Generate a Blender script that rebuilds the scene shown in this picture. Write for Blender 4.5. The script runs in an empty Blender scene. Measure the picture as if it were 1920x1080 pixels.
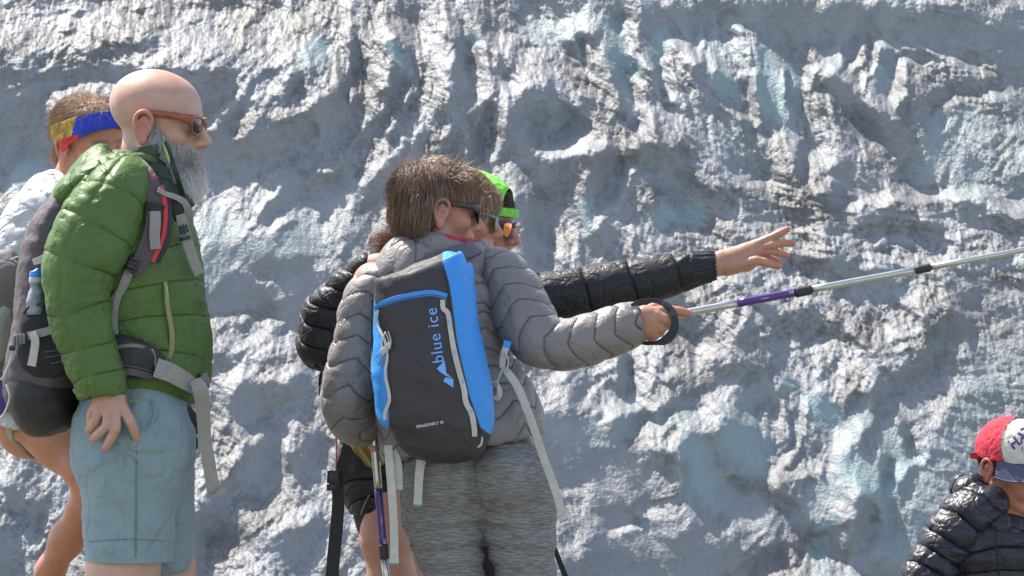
import bpy, math, random
import numpy as np
from mathutils import Vector, Matrix

C = bpy.context.scene.collection
SC = bpy.context.scene

# ---------------------------------------------------------------- camera
CAMZ = 1.29
K = 0.15 / 960.0                      # metres per photo pixel at one metre distance
cam_d = bpy.data.cameras.new('camera')
cam_d.lens = 120.0; cam_d.sensor_width = 36.0
cam_d.clip_start = 0.1; cam_d.clip_end = 3000
cam_d.dof.use_dof = True; cam_d.dof.focus_distance = 7.95; cam_d.dof.aperture_fstop = 42
cam = bpy.data.objects.new('camera', cam_d); C.objects.link(cam)
cam.location = (0, 0, CAMZ); cam.rotation_euler = (math.radians(90), 0, 0)
SC.camera = cam

# ---------------------------------------------------------------- light
SUN = np.array([-0.42, 0.36, 0.83]); SUN /= np.linalg.norm(SUN)
EL = math.asin(SUN[2]); AZ = math.atan2(SUN[0], SUN[1])
w = bpy.data.worlds.new('World'); SC.world = w; w.use_nodes = True
nt = w.node_tree
sky = nt.nodes.new('ShaderNodeTexSky'); sky.sky_type = 'NISHITA'; sky.sun_disc = False
sky.sun_elevation = EL; sky.sun_rotation = AZ; sky.altitude = 1500; sky.dust_density = 2.5; sky.ozone_density = 0.7
hs = nt.nodes.new('ShaderNodeHueSaturation'); hs.inputs['Saturation'].default_value = 0.72; hs.inputs['Value'].default_value = 1.0
nt.links.new(sky.outputs[0], hs.inputs['Color']); nt.links.new(hs.outputs[0], nt.nodes['Background'].inputs[0])
nt.nodes['Background'].inputs[1].default_value = 0.15
sl = bpy.data.lights.new('sun', 'SUN'); sl.energy = 4.3; sl.angle = math.radians(0.6); sl.color = (1.0, 0.93, 0.83)
so = bpy.data.objects.new('sun', sl); C.objects.link(so)
so.rotation_euler = Vector(-SUN).to_track_quat('-Z', 'Y').to_euler(); so.location = (0, 0, 30)
SC.view_settings.view_transform = 'Standard'; SC.view_settings.look = 'None'
SC.view_settings.exposure = 1.15; SC.view_settings.gamma = 1.0

rng = np.random.default_rng(7)
random.seed(7)

# ---------------------------------------------------------------- helpers
def P(px, py, Y):
    """world point that stands Y metres away, given in photo pixels"""
    return np.array([(px - 960) * K * Y, Y, CAMZ - (py - 540) * K * Y])

def tag(o, label=None, cat=None, group=None, kind=None):
    if label: o['label'] = label
    if cat: o['category'] = cat
    if group: o['group'] = group
    if kind: o['kind'] = kind
    return o

def thing(name, loc, label, cat, group=None):
    o = bpy.data.objects.new(name, None); C.objects.link(o)
    o.empty_display_size = 0.1
    o.location = [float(v) for v in loc]
    tag(o, label, cat, group)
    return o

def link_mesh(name, V, F, mat, parent=None, smooth=True, colors=None, uv=None, matidx=None):
    """V (n,3) world coordinates, F (m,3|4) array or list of arrays"""
    V = np.asarray(V, dtype=np.float32)
    Fs = F if isinstance(F, list) else [F]
    Fs = [np.asarray(f, dtype=np.int32) for f in Fs if len(f)]
    me = bpy.data.meshes.new(name)
    nl = sum(f.size for f in Fs); nf = sum(len(f) for f in Fs)
    if parent is not None:
        V = V - np.array(world_loc(parent), dtype=np.float32)
    me.vertices.add(len(V)); me.vertices.foreach_set('co', V.ravel())
    me.loops.add(nl); me.loops.foreach_set('vertex_index', np.concatenate([f.ravel() for f in Fs]))
    me.polygons.add(nf)
    st = []; base = 0
    for f in Fs:
        st.append(base + np.arange(len(f)) * f.shape[1]); base += f.size
    me.polygons.foreach_set('loop_start', np.concatenate(st).astype(np.int32))
    me.update(calc_edges=True)
    me.polygons.foreach_set('use_smooth', np.ones(nf, dtype=bool) if smooth else np.zeros(nf, dtype=bool))
    if matidx is not None: me.polygons.foreach_set('material_index', np.asarray(matidx, dtype=np.int32))
    if colors is not None:
        for cn, arr in colors.items():
            arr = np.asarray(arr, dtype=np.float32)
            if arr.ndim == 1:
                a = me.attributes.new(cn, 'FLOAT', 'POINT'); a.data.foreach_set('value', arr)
            elif arr.shape[1] == 2:
                a = me.attributes.new(cn, 'FLOAT2', 'POINT'); a.data.foreach_set('vector', arr.ravel())
            else:
                a = me.attributes.new(cn, 'FLOAT_VECTOR', 'POINT'); a.data.foreach_set('vector', arr.ravel())
    for m in (mat if isinstance(mat, (list, tuple)) else [mat]): me.materials.append(m)
    me.validate()
    o = bpy.data.objects.new(name, me); C.objects.link(o)
    if parent is not None: o.parent = parent
    return o

def world_loc(o):
    v = Vector(o.location)
    while o.parent is not None:
        o = o.parent; v = v + Vector(o.location)
    return tuple(v)

def norm(v): 
    v = np.asarray(v, float); return v / (np.linalg.norm(v) + 1e-12)

# --- smooth value noise, 3-D and cheap
_perm = rng.permutation(256)
_grad = rng.random(256) * 2 - 1
def vnoise(p):
    p = np.asarray(p, dtype=np.float64); i = np.floor(p).astype(int); f = p - i; f = f * f * (3 - 2 * f)
    r = 0
    for a in (0, 1):
        wa = f[..., 0] if a else 1 - f[..., 0]
        for b in (0, 1):
            wb = f[..., 1] if b else 1 - f[..., 1]
            for c in (0, 1):
                wc = f[..., 2] if c else 1 - f[..., 2]
                h = _perm[(_perm[(_perm[(i[..., 0] + a) & 255] + i[..., 1] + b) & 255] + i[..., 2] + c) & 255]
                r = r + wa * wb * wc * _grad[h]
    return r
def fbm(p, oct=3):
    r = 0; a = 1.0
    for k in range(oct):
        r = r + a * vnoise(np.asarray(p) * 2 ** k + 17.3 * k); a *= 0.5
    return r
def sstep(a, b, x):
    t = np.clip((x - a) / (b - a + 1e-12), 0, 1); return t * t * (3 - 2 * t)

# --- catmull-rom through rows of numbers
def spline(rows, n):
    R = np.asarray(rows, float); m = len(R)
    t = np.linspace(0, m - 1, n); i = np.minimum(t.astype(int), m - 2); f = (t - i)[:, None]
    p1 = R[i]; p2 = R[i + 1]
    p0 = np.where((i > 0)[:, None], R[np.maximum(i - 1, 0)], 2 * p1 - p2)
    p3 = np.where((i < m - 2)[:, None], R[np.minimum(i + 2, m - 1)], 2 * p2 - p1)
    return 0.5 * ((2 * p1) + (-p0 + p2) * f + (2 * p0 - 5 * p1 + 4 * p2 - p3) * f ** 2 + (-p0 + 3 * p1 - 3 * p2 + p3) * f ** 3)

# ---------------------------------------------------------------- materials
def mat(name, col, rough=0.6, metal=0.0, sheen=0.0, noise=0.0, nscale=20, bump=0.0, bscale=200, spec=0.5, attr=None,
        transl=0.0, coat=0.0, sss=0.0, sssc=(0.4, 0.12, 0.06), alpha=1.0, detail=4, col2=None, stretch=None, crinkle=0.0, crs=11.0):
    m = bpy.data.materials.new(name); m.use_nodes = True
    n = m.node_tree.nodes; l = m.node_tree.links; b = n['Principled BSDF']
    b.inputs['Base Color'].default_value = (*col, 1); b.inputs['Roughness'].default_value = rough
    b.inputs['Metallic'].default_value = metal; b.inputs['Specular IOR Level'].default_value = spec
    if sheen: b.inputs['Sheen Weight'].default_value = sheen; b.inputs['Sheen Roughness'].default_value = 0.4
    if coat: b.inputs['Coat Weight'].default_value = coat; b.inputs['Coat Roughness'].default_value = 0.15
    if sss:
        b.inputs['Subsurface Weight'].default_value = sss; b.inputs['Subsurface Radius'].default_value = sssc
        b.inputs['Subsurface Scale'].default_value = 0.02
    if alpha < 1: b.inputs['Alpha'].default_value = alpha
    if noise or bump or col2 or crinkle:
        tc = n.new('ShaderNodeTexCoord'); mp = n.new('ShaderNodeMapping'); l.new(tc.outputs['Object'], mp.inputs[0])
        if stretch: mp.inputs['Scale'].default_value = stretch
    if noise or col2:
        nz = n.new('ShaderNodeTexNoise'); nz.inputs['Scale'].default_value = nscale; nz.inputs['Detail'].default_value = detail
        l.new(mp.outputs[0], nz.inputs['Vector'])
        mx = n.new('ShaderNodeMix'); mx.data_type = 'RGBA'
        mr = n.new('ShaderNodeMapRange'); mr.inputs[1].default_value = 0.3; mr.inputs[2].default_value = 0.7
        l.new(nz.outputs['Fac'], mr.inputs[0]); l.new(mr.outputs[0], mx.inputs[0])
        c2 = col2 if col2 else tuple(min(1, c * (1 + noise)) for c in col)
        c1 = col if col2 else tuple(c * (1 - noise) for c in col)
        mx.inputs[6].default_value = (*c1, 1); mx.inputs[7].default_value = (*c2, 1)
        l.new(mx.outputs[2], b.inputs['Base Color'])
    if bump:
        nb = n.new('ShaderNodeTexNoise'); nb.inputs['Scale'].default_value = bscale; nb.inputs['Detail'].default_value = 3
        l.new(mp.outputs[0], nb.inputs['Vector'])
        bp = n.new('ShaderNodeBump'); bp.inputs['Strength'].default_value = bump; bp.inputs['Distance'].default_value = 0.002
        l.new(nb.outputs['Fac'], bp.inputs['Height']); l.new(bp.outputs[0], b.inputs['Normal'])
    if crinkle:
        last = bp.outputs[0] if bump else None
        for (sc_, wd, di) in ((crs, 0.05, 0.006), (crs * 2.3, 0.07, 0.003)):
            nz = n.new('ShaderNodeTexNoise'); nz.inputs['Scale'].default_value = sc_; nz.inputs['Detail'].default_value = 2.5; nz.inputs['Distortion'].default_value = 0.7
            l.new(mp.outputs[0], nz.inputs['Vector'])
            a = n.new('ShaderNodeMath'); a.operation = 'SUBTRACT'; a.inputs[1].default_value = 0.5; l.new(nz.outputs['Fac'], a.inputs[0])
            c = n.new('ShaderNodeMath'); c.operation = 'ABSOLUTE'; l.new(a.outputs[0], c.inputs[0])
            r = n.new('ShaderNodeMapRange'); r.interpolation_type = 'SMOOTHSTEP'; r.inputs[1].default_value = 0; r.inputs[2].default_value = wd; l.new(c.outputs[0], r.inputs[0])
            d = n.new('ShaderNodeMath'); d.operation = 'ADD'; l.new(r.outputs[0], d.inputs[0]); l.new(nz.outputs['Fac'], d.inputs[1])
            q = n.new('ShaderNodeBump'); q.inputs['Strength'].default_value = crinkle; q.inputs['Distance'].default_value = di
            l.new(d.outputs[0], q.inputs['Height'])
            if last is not None: l.new(last, q.inputs['Normal'])
            last = q.outputs[0]
        l.new(last, b.inputs['Normal'])
    return m
# ================================================================ glacier (the whole background slope)
def build_glacier():
    GY = 400.0; pm = K * GY                     # metres per photo pixel on the glacier
    step = 2.0
    xs = np.arange(-520, 2440, step); ys = np.arange(-340, 1420, step)
    W, H = len(xs), len(ys)
    XX, YY = np.meshgrid(xs, ys)
    T = np.zeros((H, W)); R = np.full((H, W), 0.55); TL = np.zeros((H, W))
    # wobble so that stroke edges are not smooth
    def fftn(scale, seed, p=2.0):
        r = np.random.default_rng(seed).normal(size=(H, W)); f = np.fft.fft2(r)
        ky = np.fft.fftfreq(H)[:, None] * H * step; kx = np.fft.fftfreq(W)[None] * W * step
        k = np.hypot(np.fft.fftfreq(H)[:, None], np.fft.fftfreq(W)[None]) / step   # cycles per px
        g = 1 / (1 + (k * scale) ** 2) ** p; g[0, 0] = 0
        o = np.fft.ifft2(f * g).real; return o / o.std()
    wob = fftn(40, 1) * 0.55 + fftn(14, 2) * 0.45
    wob2 = fftn(70, 31)
    wpx = 4 * fftn(45, 32) + 2.0 * fftn(12, 33, 1.2); wpy = 4 * fftn(45, 34) + 2.0 * fftn(12, 35, 1.2)
    def stroke(pts, w, v, rough=None, teal=None, soft=0.42, sh=True):
        pts = np.asarray(pts, float)
        if sh and v is not None and v >= 0.3 and 6 < w <= 40:
            stroke(pts + np.array([w * 1.15, w * 0.75]), w * 0.62, -0.5, 0.3, None, soft, False)
        mg = 2.2 * w + 50
        j0 = max(0, int((pts[:, 0].min() - mg - xs[0]) / step)); j1 = int((pts[:, 0].max() + mg - xs[0]) / step)
        i0 = max(0, int((pts[:, 1].min() - mg - ys[0]) / step)); i1 = int((pts[:, 1].max() + mg - ys[0]) / step)
        S = (slice(i0, i1), slice(j0, j1)); X, Y = XX[S] + wpx[S], YY[S] + wpy[S]
        d = np.full(X.shape, 1e9)
        for a, b in zip(pts[:-1], pts[1:]):
            ab = b - a; L = ab @ ab + 1e-9
            t = np.clip(((X - a[0]) * ab[0] + (Y - a[1]) * ab[1]) / L, 0, 1)
            d = np.minimum(d, np.hypot(X - a[0] - t * ab[0], Y - a[1] - t * ab[1]))
        d = d + wob[S] * (w * 0.15 + 1.8) + wob2[S] * w * 0.1
        a = 1 - sstep(w * (1 - soft) - 1, w * (1 + soft) + 1, d)
        if v is not None: T[S] = T[S] * (1 - a) + v * a
        if rough is not None: R[S] = R[S] * (1 - a) + rough * a
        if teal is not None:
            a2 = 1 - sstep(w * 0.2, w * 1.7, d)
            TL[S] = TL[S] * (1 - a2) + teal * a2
    # broad fields
    stroke([(-400, 40), (300, 50), (700, 25)], 70, 0.45, 0.8)
    stroke([(-400, 105), (60, 90), (250, 60)], 22, -0.1, 0.7)
    stroke([(-400, 240), (100, 220), (500, 230), (620, 280)], 95, -0.5, 0.35)
    stroke([(60, 165), (200, 130), (330, 100)], 20, 0.35, 0.8)
    stroke([(-100, 130), (120, 112), (420, 130)], 13, -0.45, 0.4)
    stroke([(380, 280), (470, 240), (600, 210)], 55, -0.6, 0.12)
    stroke([(420, 200), (480, 160), (540, 130)], 17, 0.15, 0.8)
    stroke([(480, 210), (540, 160)], 14, -0.15, 0.7)
    stroke([(1250, 10), (1450, 5), (1700, 20), (2300, 60)], 42, -0.45, 0.25, 0.2)
    stroke([(1850, 80), (2300, 160)], 60, -0.4, 0.3, 0.1)
    # left ribs
    stroke([(640, 75), (560, 120), (430, 140)], 22, 0.2, 0.6, 0.1)
    stroke([(548, 75), (556, 100)], 9, 0.3, 0.1, 0.8)
    stroke([(575, 55), (577, 66)], 16, 0.05, 0.1, 0.9)
    stroke([(460, 100), (400, 190), (330, 250)], 12, 0.35, 0.7)
    stroke([(520, 120), (480, 180), (430, 240)], 16, 0.3, 0.8)
    stroke([(600, 110), (560, 170), (500, 210)], 17, 0.15, 0.8)
    stroke([(640, 150), (580, 215), (520, 260)], 26, -0.6, 0.3)
    stroke([(675, 50), (670, 110), (668, 150)], 26, 0.45, 0.75)
    stroke([(715, 60), (700, 120), (680, 160)], 24, 0.4, 0.75)
    stroke([(655, 160), (640, 180)], 9, 0.5, 0.6)
    stroke([(645, 60), (643, 130), (632, 165)], 7, -0.7, 0.2)
    stroke([(722, 55), (740, 85), (756, 116)], 9, -0.1, 0.05, 0.8)
    stroke([(733, 45), (752, 90), (760, 108)], 4, -1.0, 0.05, 0.5)
    stroke([(742, 130), (700, 190), (650, 240)], 17, -0.7, 0.3)
    stroke([(795, 50), (800, 110), (790, 160), (740, 210)], 38, 0.4, 0.8)
    stroke([(785, 170), (735, 240), (690, 290)], 30, 0.12, 0.85)
    stroke([(700, 180), (640, 260), (590, 310)], 13, 0.3, 0.7)
    stroke([(735, 255), (690, 320), (670, 330)], 14, 0.4, 0.6)
    stroke([(768, 160), (745, 200), (730, 250)], 6, -0.6, 0.3)
    stroke([(868, 60), (874, 130), (868, 185)], 9, -0.75, 0.15, 0.15)
    stroke([(893, 50), (888, 30)], 11, -0.1, 0.1, 1.0)
    stroke([(895, 70), (905, 130), (900, 170)], 15, 0.55, 0.6)
    stroke([(935, 80), (943, 130)], 8, -0.8, 0.15)
    stroke([(915, 150), (880, 180), (860, 205)], 10, 0.4, 0.6)
    stroke([(925, 190), (930, 240), (905, 280)], 20, 0.35, 0.8)
    stroke([(905, 190), (895, 250), (880, 290)], 10, -0.75, 0.2)
    stroke([(860, 215), (830, 280), (800, 310)], 17, -0.35, 0.6)
    stroke([(830, 215), (800, 260)], 13, 0.1, 0.9)
    stroke([(960, 60), (990, 100), (1000, 150)], 34, 0.45, 0.7)
    # centre ribs falling to the lower right
    stroke([(1000, 20), (1040, 40), (1100, 10)], 24, 0.4, 0.5, 0.5)
    stroke([(1040, 90), (1085, 140), (1140, 190), (1190, 240), (1215, 300)], 36, 0.38, 0.75)
    stroke([(1005, 180), (1060, 200), (1060, 250)], 30, -0.6, 0.25, 0.25)
    stroke([(975, 200), (985, 260)], 25, -0.5, 0.3)
    stroke([(1085, 45), (1100, 90)], 5, -0.5, 0.1, 0.7)
    stroke([(1105, 45), (1110, 90), (1128, 135)], 5, 0.7, 0.5)
    stroke([(1120, 65), (1140, 120)], 9, 0.2, 0.6)
    stroke([(1165, 10), (1175, 80), (1200, 115)], 18, -0.35, 0.1, 0.9)
    stroke([(1150, 80), (1165, 130), (1200, 200)], 13, -0.5, 0.08, 0.6)
    stroke([(1155, 130), (1180, 185), (1208, 215)], 7, -1.0, 0.05, 0.2)
    stroke([(1190, 20), (1210, 60), (1225, 100)], 17, 0.55, 0.6, 0.2)
    stroke([(1200, 120), (1215, 160), (1235, 230)], 11, 0.65, 0.5)
    stroke([(1230, 160), (1270, 190), (1290, 230)], 19, 0.25, 0.8)
    stroke([(1245, 65), (1240, 110), (1250, 150), (1275, 180)], 12, -0.4, 0.06, 0.8)
    stroke([(1232, 110), (1255, 160), (1275, 185)], 5, -1.0, 0.05, 0.1)
    stroke([(1260, 30), (1255, 60)], 14, -0.1, 0.2, 0.8)
    stroke([(1270, 90), (1265, 130), (1285, 175)], 15, 0.45, 0.7)
    stroke([(1300, 100), (1330, 160), (1375, 220)], 25, -0.15, 0.85)
    stroke([(1285, 45), (1300, 75), (1320, 90)], 13, 0.6, 0.5)
    stroke([(1320, 110), (1350, 170), (1410, 225)], 12, -0.75, 0.2)
    stroke([(1340, 20), (1335, 60)], 7, 0.5, 0.2, 0.6)
    stroke([(1350, 60), (1352, 110)], 7, 0.4, 0.3, 0.4)
    stroke([(1365, 40), (1370, 120), (1380, 140)], 16, 0.2, 0.35, 0.5)
    stroke([(1390, 20), (1440, 30)], 14, 0.35, 0.5)
    stroke([(1400, 60), (1415, 110)], 14, 0.45, 0.6, 0.3)
    stroke([(1365, 130), (1390, 165)], 16, -0.5, 0.1, 0.8)
    stroke([(1432, 120), (1428, 170), (1430, 215)], 10, 0.8, 0.5)
    stroke([(1395, 180), (1420, 200), (1440, 215)], 12, 0.5, 0.6)
    stroke([(1455, 70), (1450, 150), (1460, 210)], 12, -0.35, 0.05, 0.9)
    stroke([(1470, 90), (1480, 160), (1490, 210)], 14, -0.1, 0.08, 0.9)
    stroke([(1515, 110), (1500, 160)], 12, 0.05, 0.15, 0.9)
    stroke([(1498, 120), (1508, 170), (1530, 240)], 4, -1.0, 0.1, 0.2)
    stroke([(1520, 150), (1515, 200), (1500, 240)], 9, -0.5, 0.1, 0.6)
    stroke([(1535, 80), (1548, 100)], 9, 0.6, 0.6)
    stroke([(1552, 100), (1545, 130)], 8, 0.65, 0.4, 0.3)
    stroke([(1565, 165), (1590, 220), (1640, 290), (1700, 345)], 14, 0.6, 0.65)
    stroke([(1610, 240), (1650, 300), (1740, 350)], 18, 0.2, 0.7)
    stroke([(1590, 130), (1640, 190), (1700, 230), (1740, 300), (1770, 350)], 20, -0.65, 0.25)
    stroke([(1600, 60), (1590, 100)], 14, 0.4, 0.5, 0.2)
    stroke([(1650, 50), (1640, 85), (1630, 110)], 8, 0.5, 0.4)
    stroke([(1680, 50), (1668, 100), (1650, 150)], 7, 0.75, 0.3)
    stroke([(1680, 48), (1740, 55), (1830, 80), (1900, 105)], 9, 0.55, 0.5)
    stroke([(1690, 80), (1760, 75), (1820, 90)], 11, -0.6, 0.1)
    stroke([(1690, 110), (1695, 140)], 14, -0.3, 0.05, 0.7)
    stroke([(1730, 92), (1800, 95), (1885, 110)], 8, 0.6, 0.5)
    stroke([(1735, 95), (1720, 150), (1710, 180)], 12, 0.65, 0.5)
    stroke([(1760, 120), (1840, 120), (1900, 130)], 22, 0.0, 0.85)
    stroke([(1790, 160), (1860, 140), (1920, 150)], 13, -0.6, 0.2)
    stroke([(1790, 190), (1830, 165), (1930, 160)], 12, 0.4, 0.7)
    stroke([(1760, 160), (1770, 210)], 16, -0.5, 0.2)
    stroke([(1800, 220), (1770, 290), (1760, 330)], 22, -0.15, 0.15, 0.55)
    stroke([(1850, 220), (1850, 330)], 45, 0.0, 0.45, 0.35)
    stroke([(1940, 200), (1940, 340)], 45, -0.1, 0.6, 0.2)
    # middle
    stroke([(1025, 285), (1060, 265), (1105, 255)], 20, 0.85, 0.03)
    stroke([(1000, 300), (1040, 340)], 22, -0.55, 0.3)
    stroke([(1150, 290), (1120, 360)], 20, -0.7, 0.2)
    stroke([(1200, 290), (1270, 290), (1270, 330)], 24, -0.7, 0.2)
    stroke([(1190, 310), (1165, 360), (1130, 400), (1120, 425)], 13, 0.65, 0.3)
    stroke([(1380, 240), (1440, 300)], 32, -0.35, 0.5, 0.2)
    stroke([(1480, 250), (1480, 310)], 28, 0.35, 0.7)
    stroke([(1420, 360), (1300, 380), (1240, 370)], 24, -0.2, 0.7)
    stroke([(1400, 330), (1480, 350), (1560, 340)], 20, 0.35, 0.8)
    stroke([(1580, 290), (1540, 300)], 20, 0.4, 0.6)
    stroke([(1620, 380), (1700, 365), (1860, 358)], 11, 0.8, 0.4)
    stroke([(1700, 400), (1860, 400), (1920, 420)], 22, -0.1, 0.8)
    stroke([(1880, 370), (1960, 400)], 18, 0.5, 0.6)
    stroke([(1100, 380), (1110, 410)], 17, -0.15, 0.1, 0.9)
    stroke([(1250, 405), (1320, 400)], 18, -0.3, 0.1, 0.8)
    stroke([(1200, 430), (1330, 430), (1400, 400)], 14, 0.2, 0.6)
    stroke([(1000, 400), (1010, 470)], 32, -0.65, 0.15)
    stroke([(1040, 440), (1060, 500)], 26, 0.4, 0.8)
    stroke([(1130, 450), (1170, 480)], 26, -0.3, 0.5)
    stroke([(1180, 420), (1180, 500)], 12, 0.35, 0.8)
    stroke([(1500, 400), (1600, 460), (1900, 470)], 45, 0.15, 0.95)
    stroke([(1580, 500), (1700, 550)], 20, -0.3, 0.6, 0.3)
    stroke([(1820, 560), (1880, 590)], 20, -0.45, 0.3)
    # lower right
    stroke([(1320, 520), (1480, 560), (1560, 640)], 85, 0.32, 1.0)
    stroke([(1260, 560), (1300, 620)], 20, -0.5, 0.3)
    stroke([(1740, 560), (1660, 640), (1560, 720)], 35, 0.42, 1.0)
    stroke([(1500, 600), (1560, 620)], 22, -0.15, 0.7)
    stroke([(1150, 680), (1300, 650)], 45, 0.5, 0.9)
    stroke([(1170, 660), (1160, 720)], 12, -0.7, 0.15)
    stroke([(1120, 765), (1250, 760), (1240, 745)], 12, 0.5, 0.3)
    stroke([(1040, 800), (1140, 800), (1260, 770)], 20, -0.5, 0.1, 0.35)
    stroke([(1850, 620), (1800, 700), (1720, 760), (1860, 780)], 60, 0.1, 0.5)
    stroke([(1780, 740), (1720, 770)], 18, 0.45, 0.7)
    stroke([(1750, 900), (1850, 700)], 50, -0.05, 0.45, 0.25)
    stroke([(1680, 900), (1660, 1060)], 60, -0.1, 0.35, 0.5)
    # serac group
    stroke([(1200, 820), (1260, 790), (1340, 775)], 26, 0.4, 0.8)
    stroke([(1200, 820), (1280, 800)], 16, 0.5, 0.8)
    stroke([(1480, 715), (1400, 740), (1380, 755)], 18, -0.45, 0.1, 0.5)
    stroke([(1455, 705), (1485, 720)], 6, -0.1, 0.05, 0.9)
    stroke([(1290, 830), (1300, 900)], 34, -0.35, 0.05, 0.9)
    stroke([(1370, 800), (1390, 850)], 36, -0.35, 0.06, 0.8)
    stroke([(1462, 740), (1460, 840)], 8, -0.9, 0.05, 0.3)
    stroke([(1265, 850), (1290, 930)], 8, -0.9, 0.05, 0.2)
    stroke([(1350, 885), (1370, 890)], 10, -0.9, 0.05, 0.2)
    stroke([(1515, 745), (1540, 770)], 22, -0.15, 0.05, 1.0)
    stroke([(1495, 740), (1490, 790), (1470, 830), (1420, 880)], 7, 0.6, 0.6)
    stroke([(1600, 770), (1570, 800), (1550, 830)], 18, 0.5, 0.1, 0.4)
    stroke([(1640, 800), (1660, 830)], 22, 0.1, 0.05, 0.5)
    stroke([(1500, 860), (1460, 880), (1420, 870)], 11, 0.35, 0.6)
    stroke([(1560, 860), (1600, 880), (1620, 920)], 30, -0.05, 0.08, 0.9)
    stroke([(1640, 850), (1620, 960)], 12, -0.6, 0.1, 0.5)
    stroke([(1675, 790), (1680, 850)], 6, -0.8, 0.05, 0.4)
    stroke([(1350, 920), (1400, 960)], 26, 0.1, 0.2, 0.3)
    stroke([(1480, 940), (1530, 900)], 22, -0.15, 0.1, 0.4)
    stroke([(1440, 910), (1460, 930)], 12, -0.8, 0.1, 0.1)
    stroke([(1590, 930), (1570, 990), (1540, 1040)], 16, -1.0, 0.05, 0.15)
    stroke([(1570, 1040), (1620, 1040)], 35, -0.7, 0.05, 0.2)
    stroke([(1520, 960), (1500, 1010)], 20, -0.3, 0.05, 0.8)
    stroke([(1640, 900), (1660, 860), (1700, 840)], 9, 0.35, 0.1, 0.9)
    # smooth shaded floor
    stroke([(1060, 830), (1150, 880), (1160, 980), (1300, 1030)], 62, -0.5, 0.06)
    stroke([(1180, 930), (1200, 950)], 9, -0.9, 0.05)
    stroke([(1140, 980), (1175, 960), (1190, 960)], 5, 0.3, 0.2)
    stroke([(1440, 1060), (1500, 1020), (1560, 1050)], 24, 0.4, 0.9)
    stroke([(1300, 1060), (1400, 1010), (1560, 960)], 6, -0.8, 0.1)
    stroke([(1060, 1060), (1100, 1040)], 26, -0.55, 0.1)
    # left and middle column between the people
    stroke([(640, 290), (560, 330), (500, 360), (470, 400), (430, 490)], 7, 0.55, 0.4)
    stroke([(580, 260), (500, 310), (430, 340)], 14, 0.25, 0.7)
    stroke([(540, 340), (490, 400)], 16, -0.5, 0.1, 0.2)
    stroke([(600, 400), (560, 440)], 40, -0.15, 0.15, 0.25)
    stroke([(390, 420), (430, 430)], 28, -0.1, 0.15, 0.5)
    stroke([(530, 400), (480, 450), (435, 495)], 9, 0.6, 0.3)
    stroke([(640, 350), (620, 420)], 22, 0.1, 0.35)
    stroke([(500, 500), (560, 500)], 26, -0.6, 0.15)
    stroke([(430, 560), (560, 560)], 40, -0.45, 0.08)
    stroke([(380, 640), (450, 640), (560, 650)], 20, 0.3, 0.9)
    stroke([(440, 710), (500, 700), (560, 690)], 14, 0.3, 0.8)
    stroke([(470, 755), (560, 730)], 24, -0.55, 0.1)
    stroke([(410, 780), (440, 850), (400, 900)], 26, 0.3, 0.95)
    stroke([(545, 810), (545, 850)], 9, 0.7, 0.4)
    stroke([(500, 830), (500, 890)], 30, -0.5, 0.15)
    stroke([(600, 820), (590, 870)], 26, -0.5, 0.15)
    stroke([(420, 960), (380, 1020), (380, 1040)], 24, -0.65, 0.12)
    stroke([(480, 920), (520, 960), (600, 940)], 15, 0.3, 0.9)
    stroke([(460, 1010), (500, 1050)], 35, 0.3, 0.9)
    stroke([(560, 1000), (620, 960)], 16, -0.5, 0.1)
    stroke([(30, 330), (60, 420)], 40, 0.0, 0.2, 0.7)
    stroke([(120, 250), (40, 260)], 20, -0.5, 0.2)
    stroke([(0, 900), (100, 960)], 50, 0.15, 0.9)
    stroke([(60, 900), (110, 940)], 16, -0.5, 0.2)
    stroke([(390, 500), (440, 470), (520, 460)], 24, -0.3, 0.12, 0.35)
    stroke([(520, 540), (600, 520)], 18, -0.4, 0.15)
    stroke([(400, 600), (470, 590), (520, 610)], 12, 0.35, 0.6)
    stroke([(560, 590), (640, 560)], 20, -0.45, 0.15)
    stroke([(1040, 620), (1120, 700), (1080, 760)], 20, 0.2, 0.9)
    stroke([(1100, 720), (1060, 780)], 16, -0.4, 0.25)
    stroke([(1000, 640), (1080, 640)], 16, -0.5, 0.2)
    stroke([(1340, 690), (1420, 700)], 14, -0.45, 0.4)
    stroke([(1400, 560), (1460, 600), (1440, 640)], 11, -0.4, 0.6)
    stroke([(1600, 640), (1640, 700), (1620, 760)], 9, -0.4, 0.5)
    stroke([(1700, 580), (1740, 640), (1740, 700)], 8, -0.5, 0.4)
    stroke([(1800, 600), (1830, 660)], 8, -0.4, 0.4)
    stroke([(1560, 440), (1640, 420), (1760, 430)], 9, -0.55, 0.5)
    stroke([(1450, 480), (1540, 500), (1640, 520)], 10, -0.45, 0.5)
    stroke([(0, 460), (40, 440)], 30, -0.4, 0.2)
    stroke([(0, 980), (60, 1010), (30, 1060)], 34, -0.45, 0.3)
    stroke([(1720, 960), (1780, 920)], 24, -0.4, 0.15, 0.6)
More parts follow.
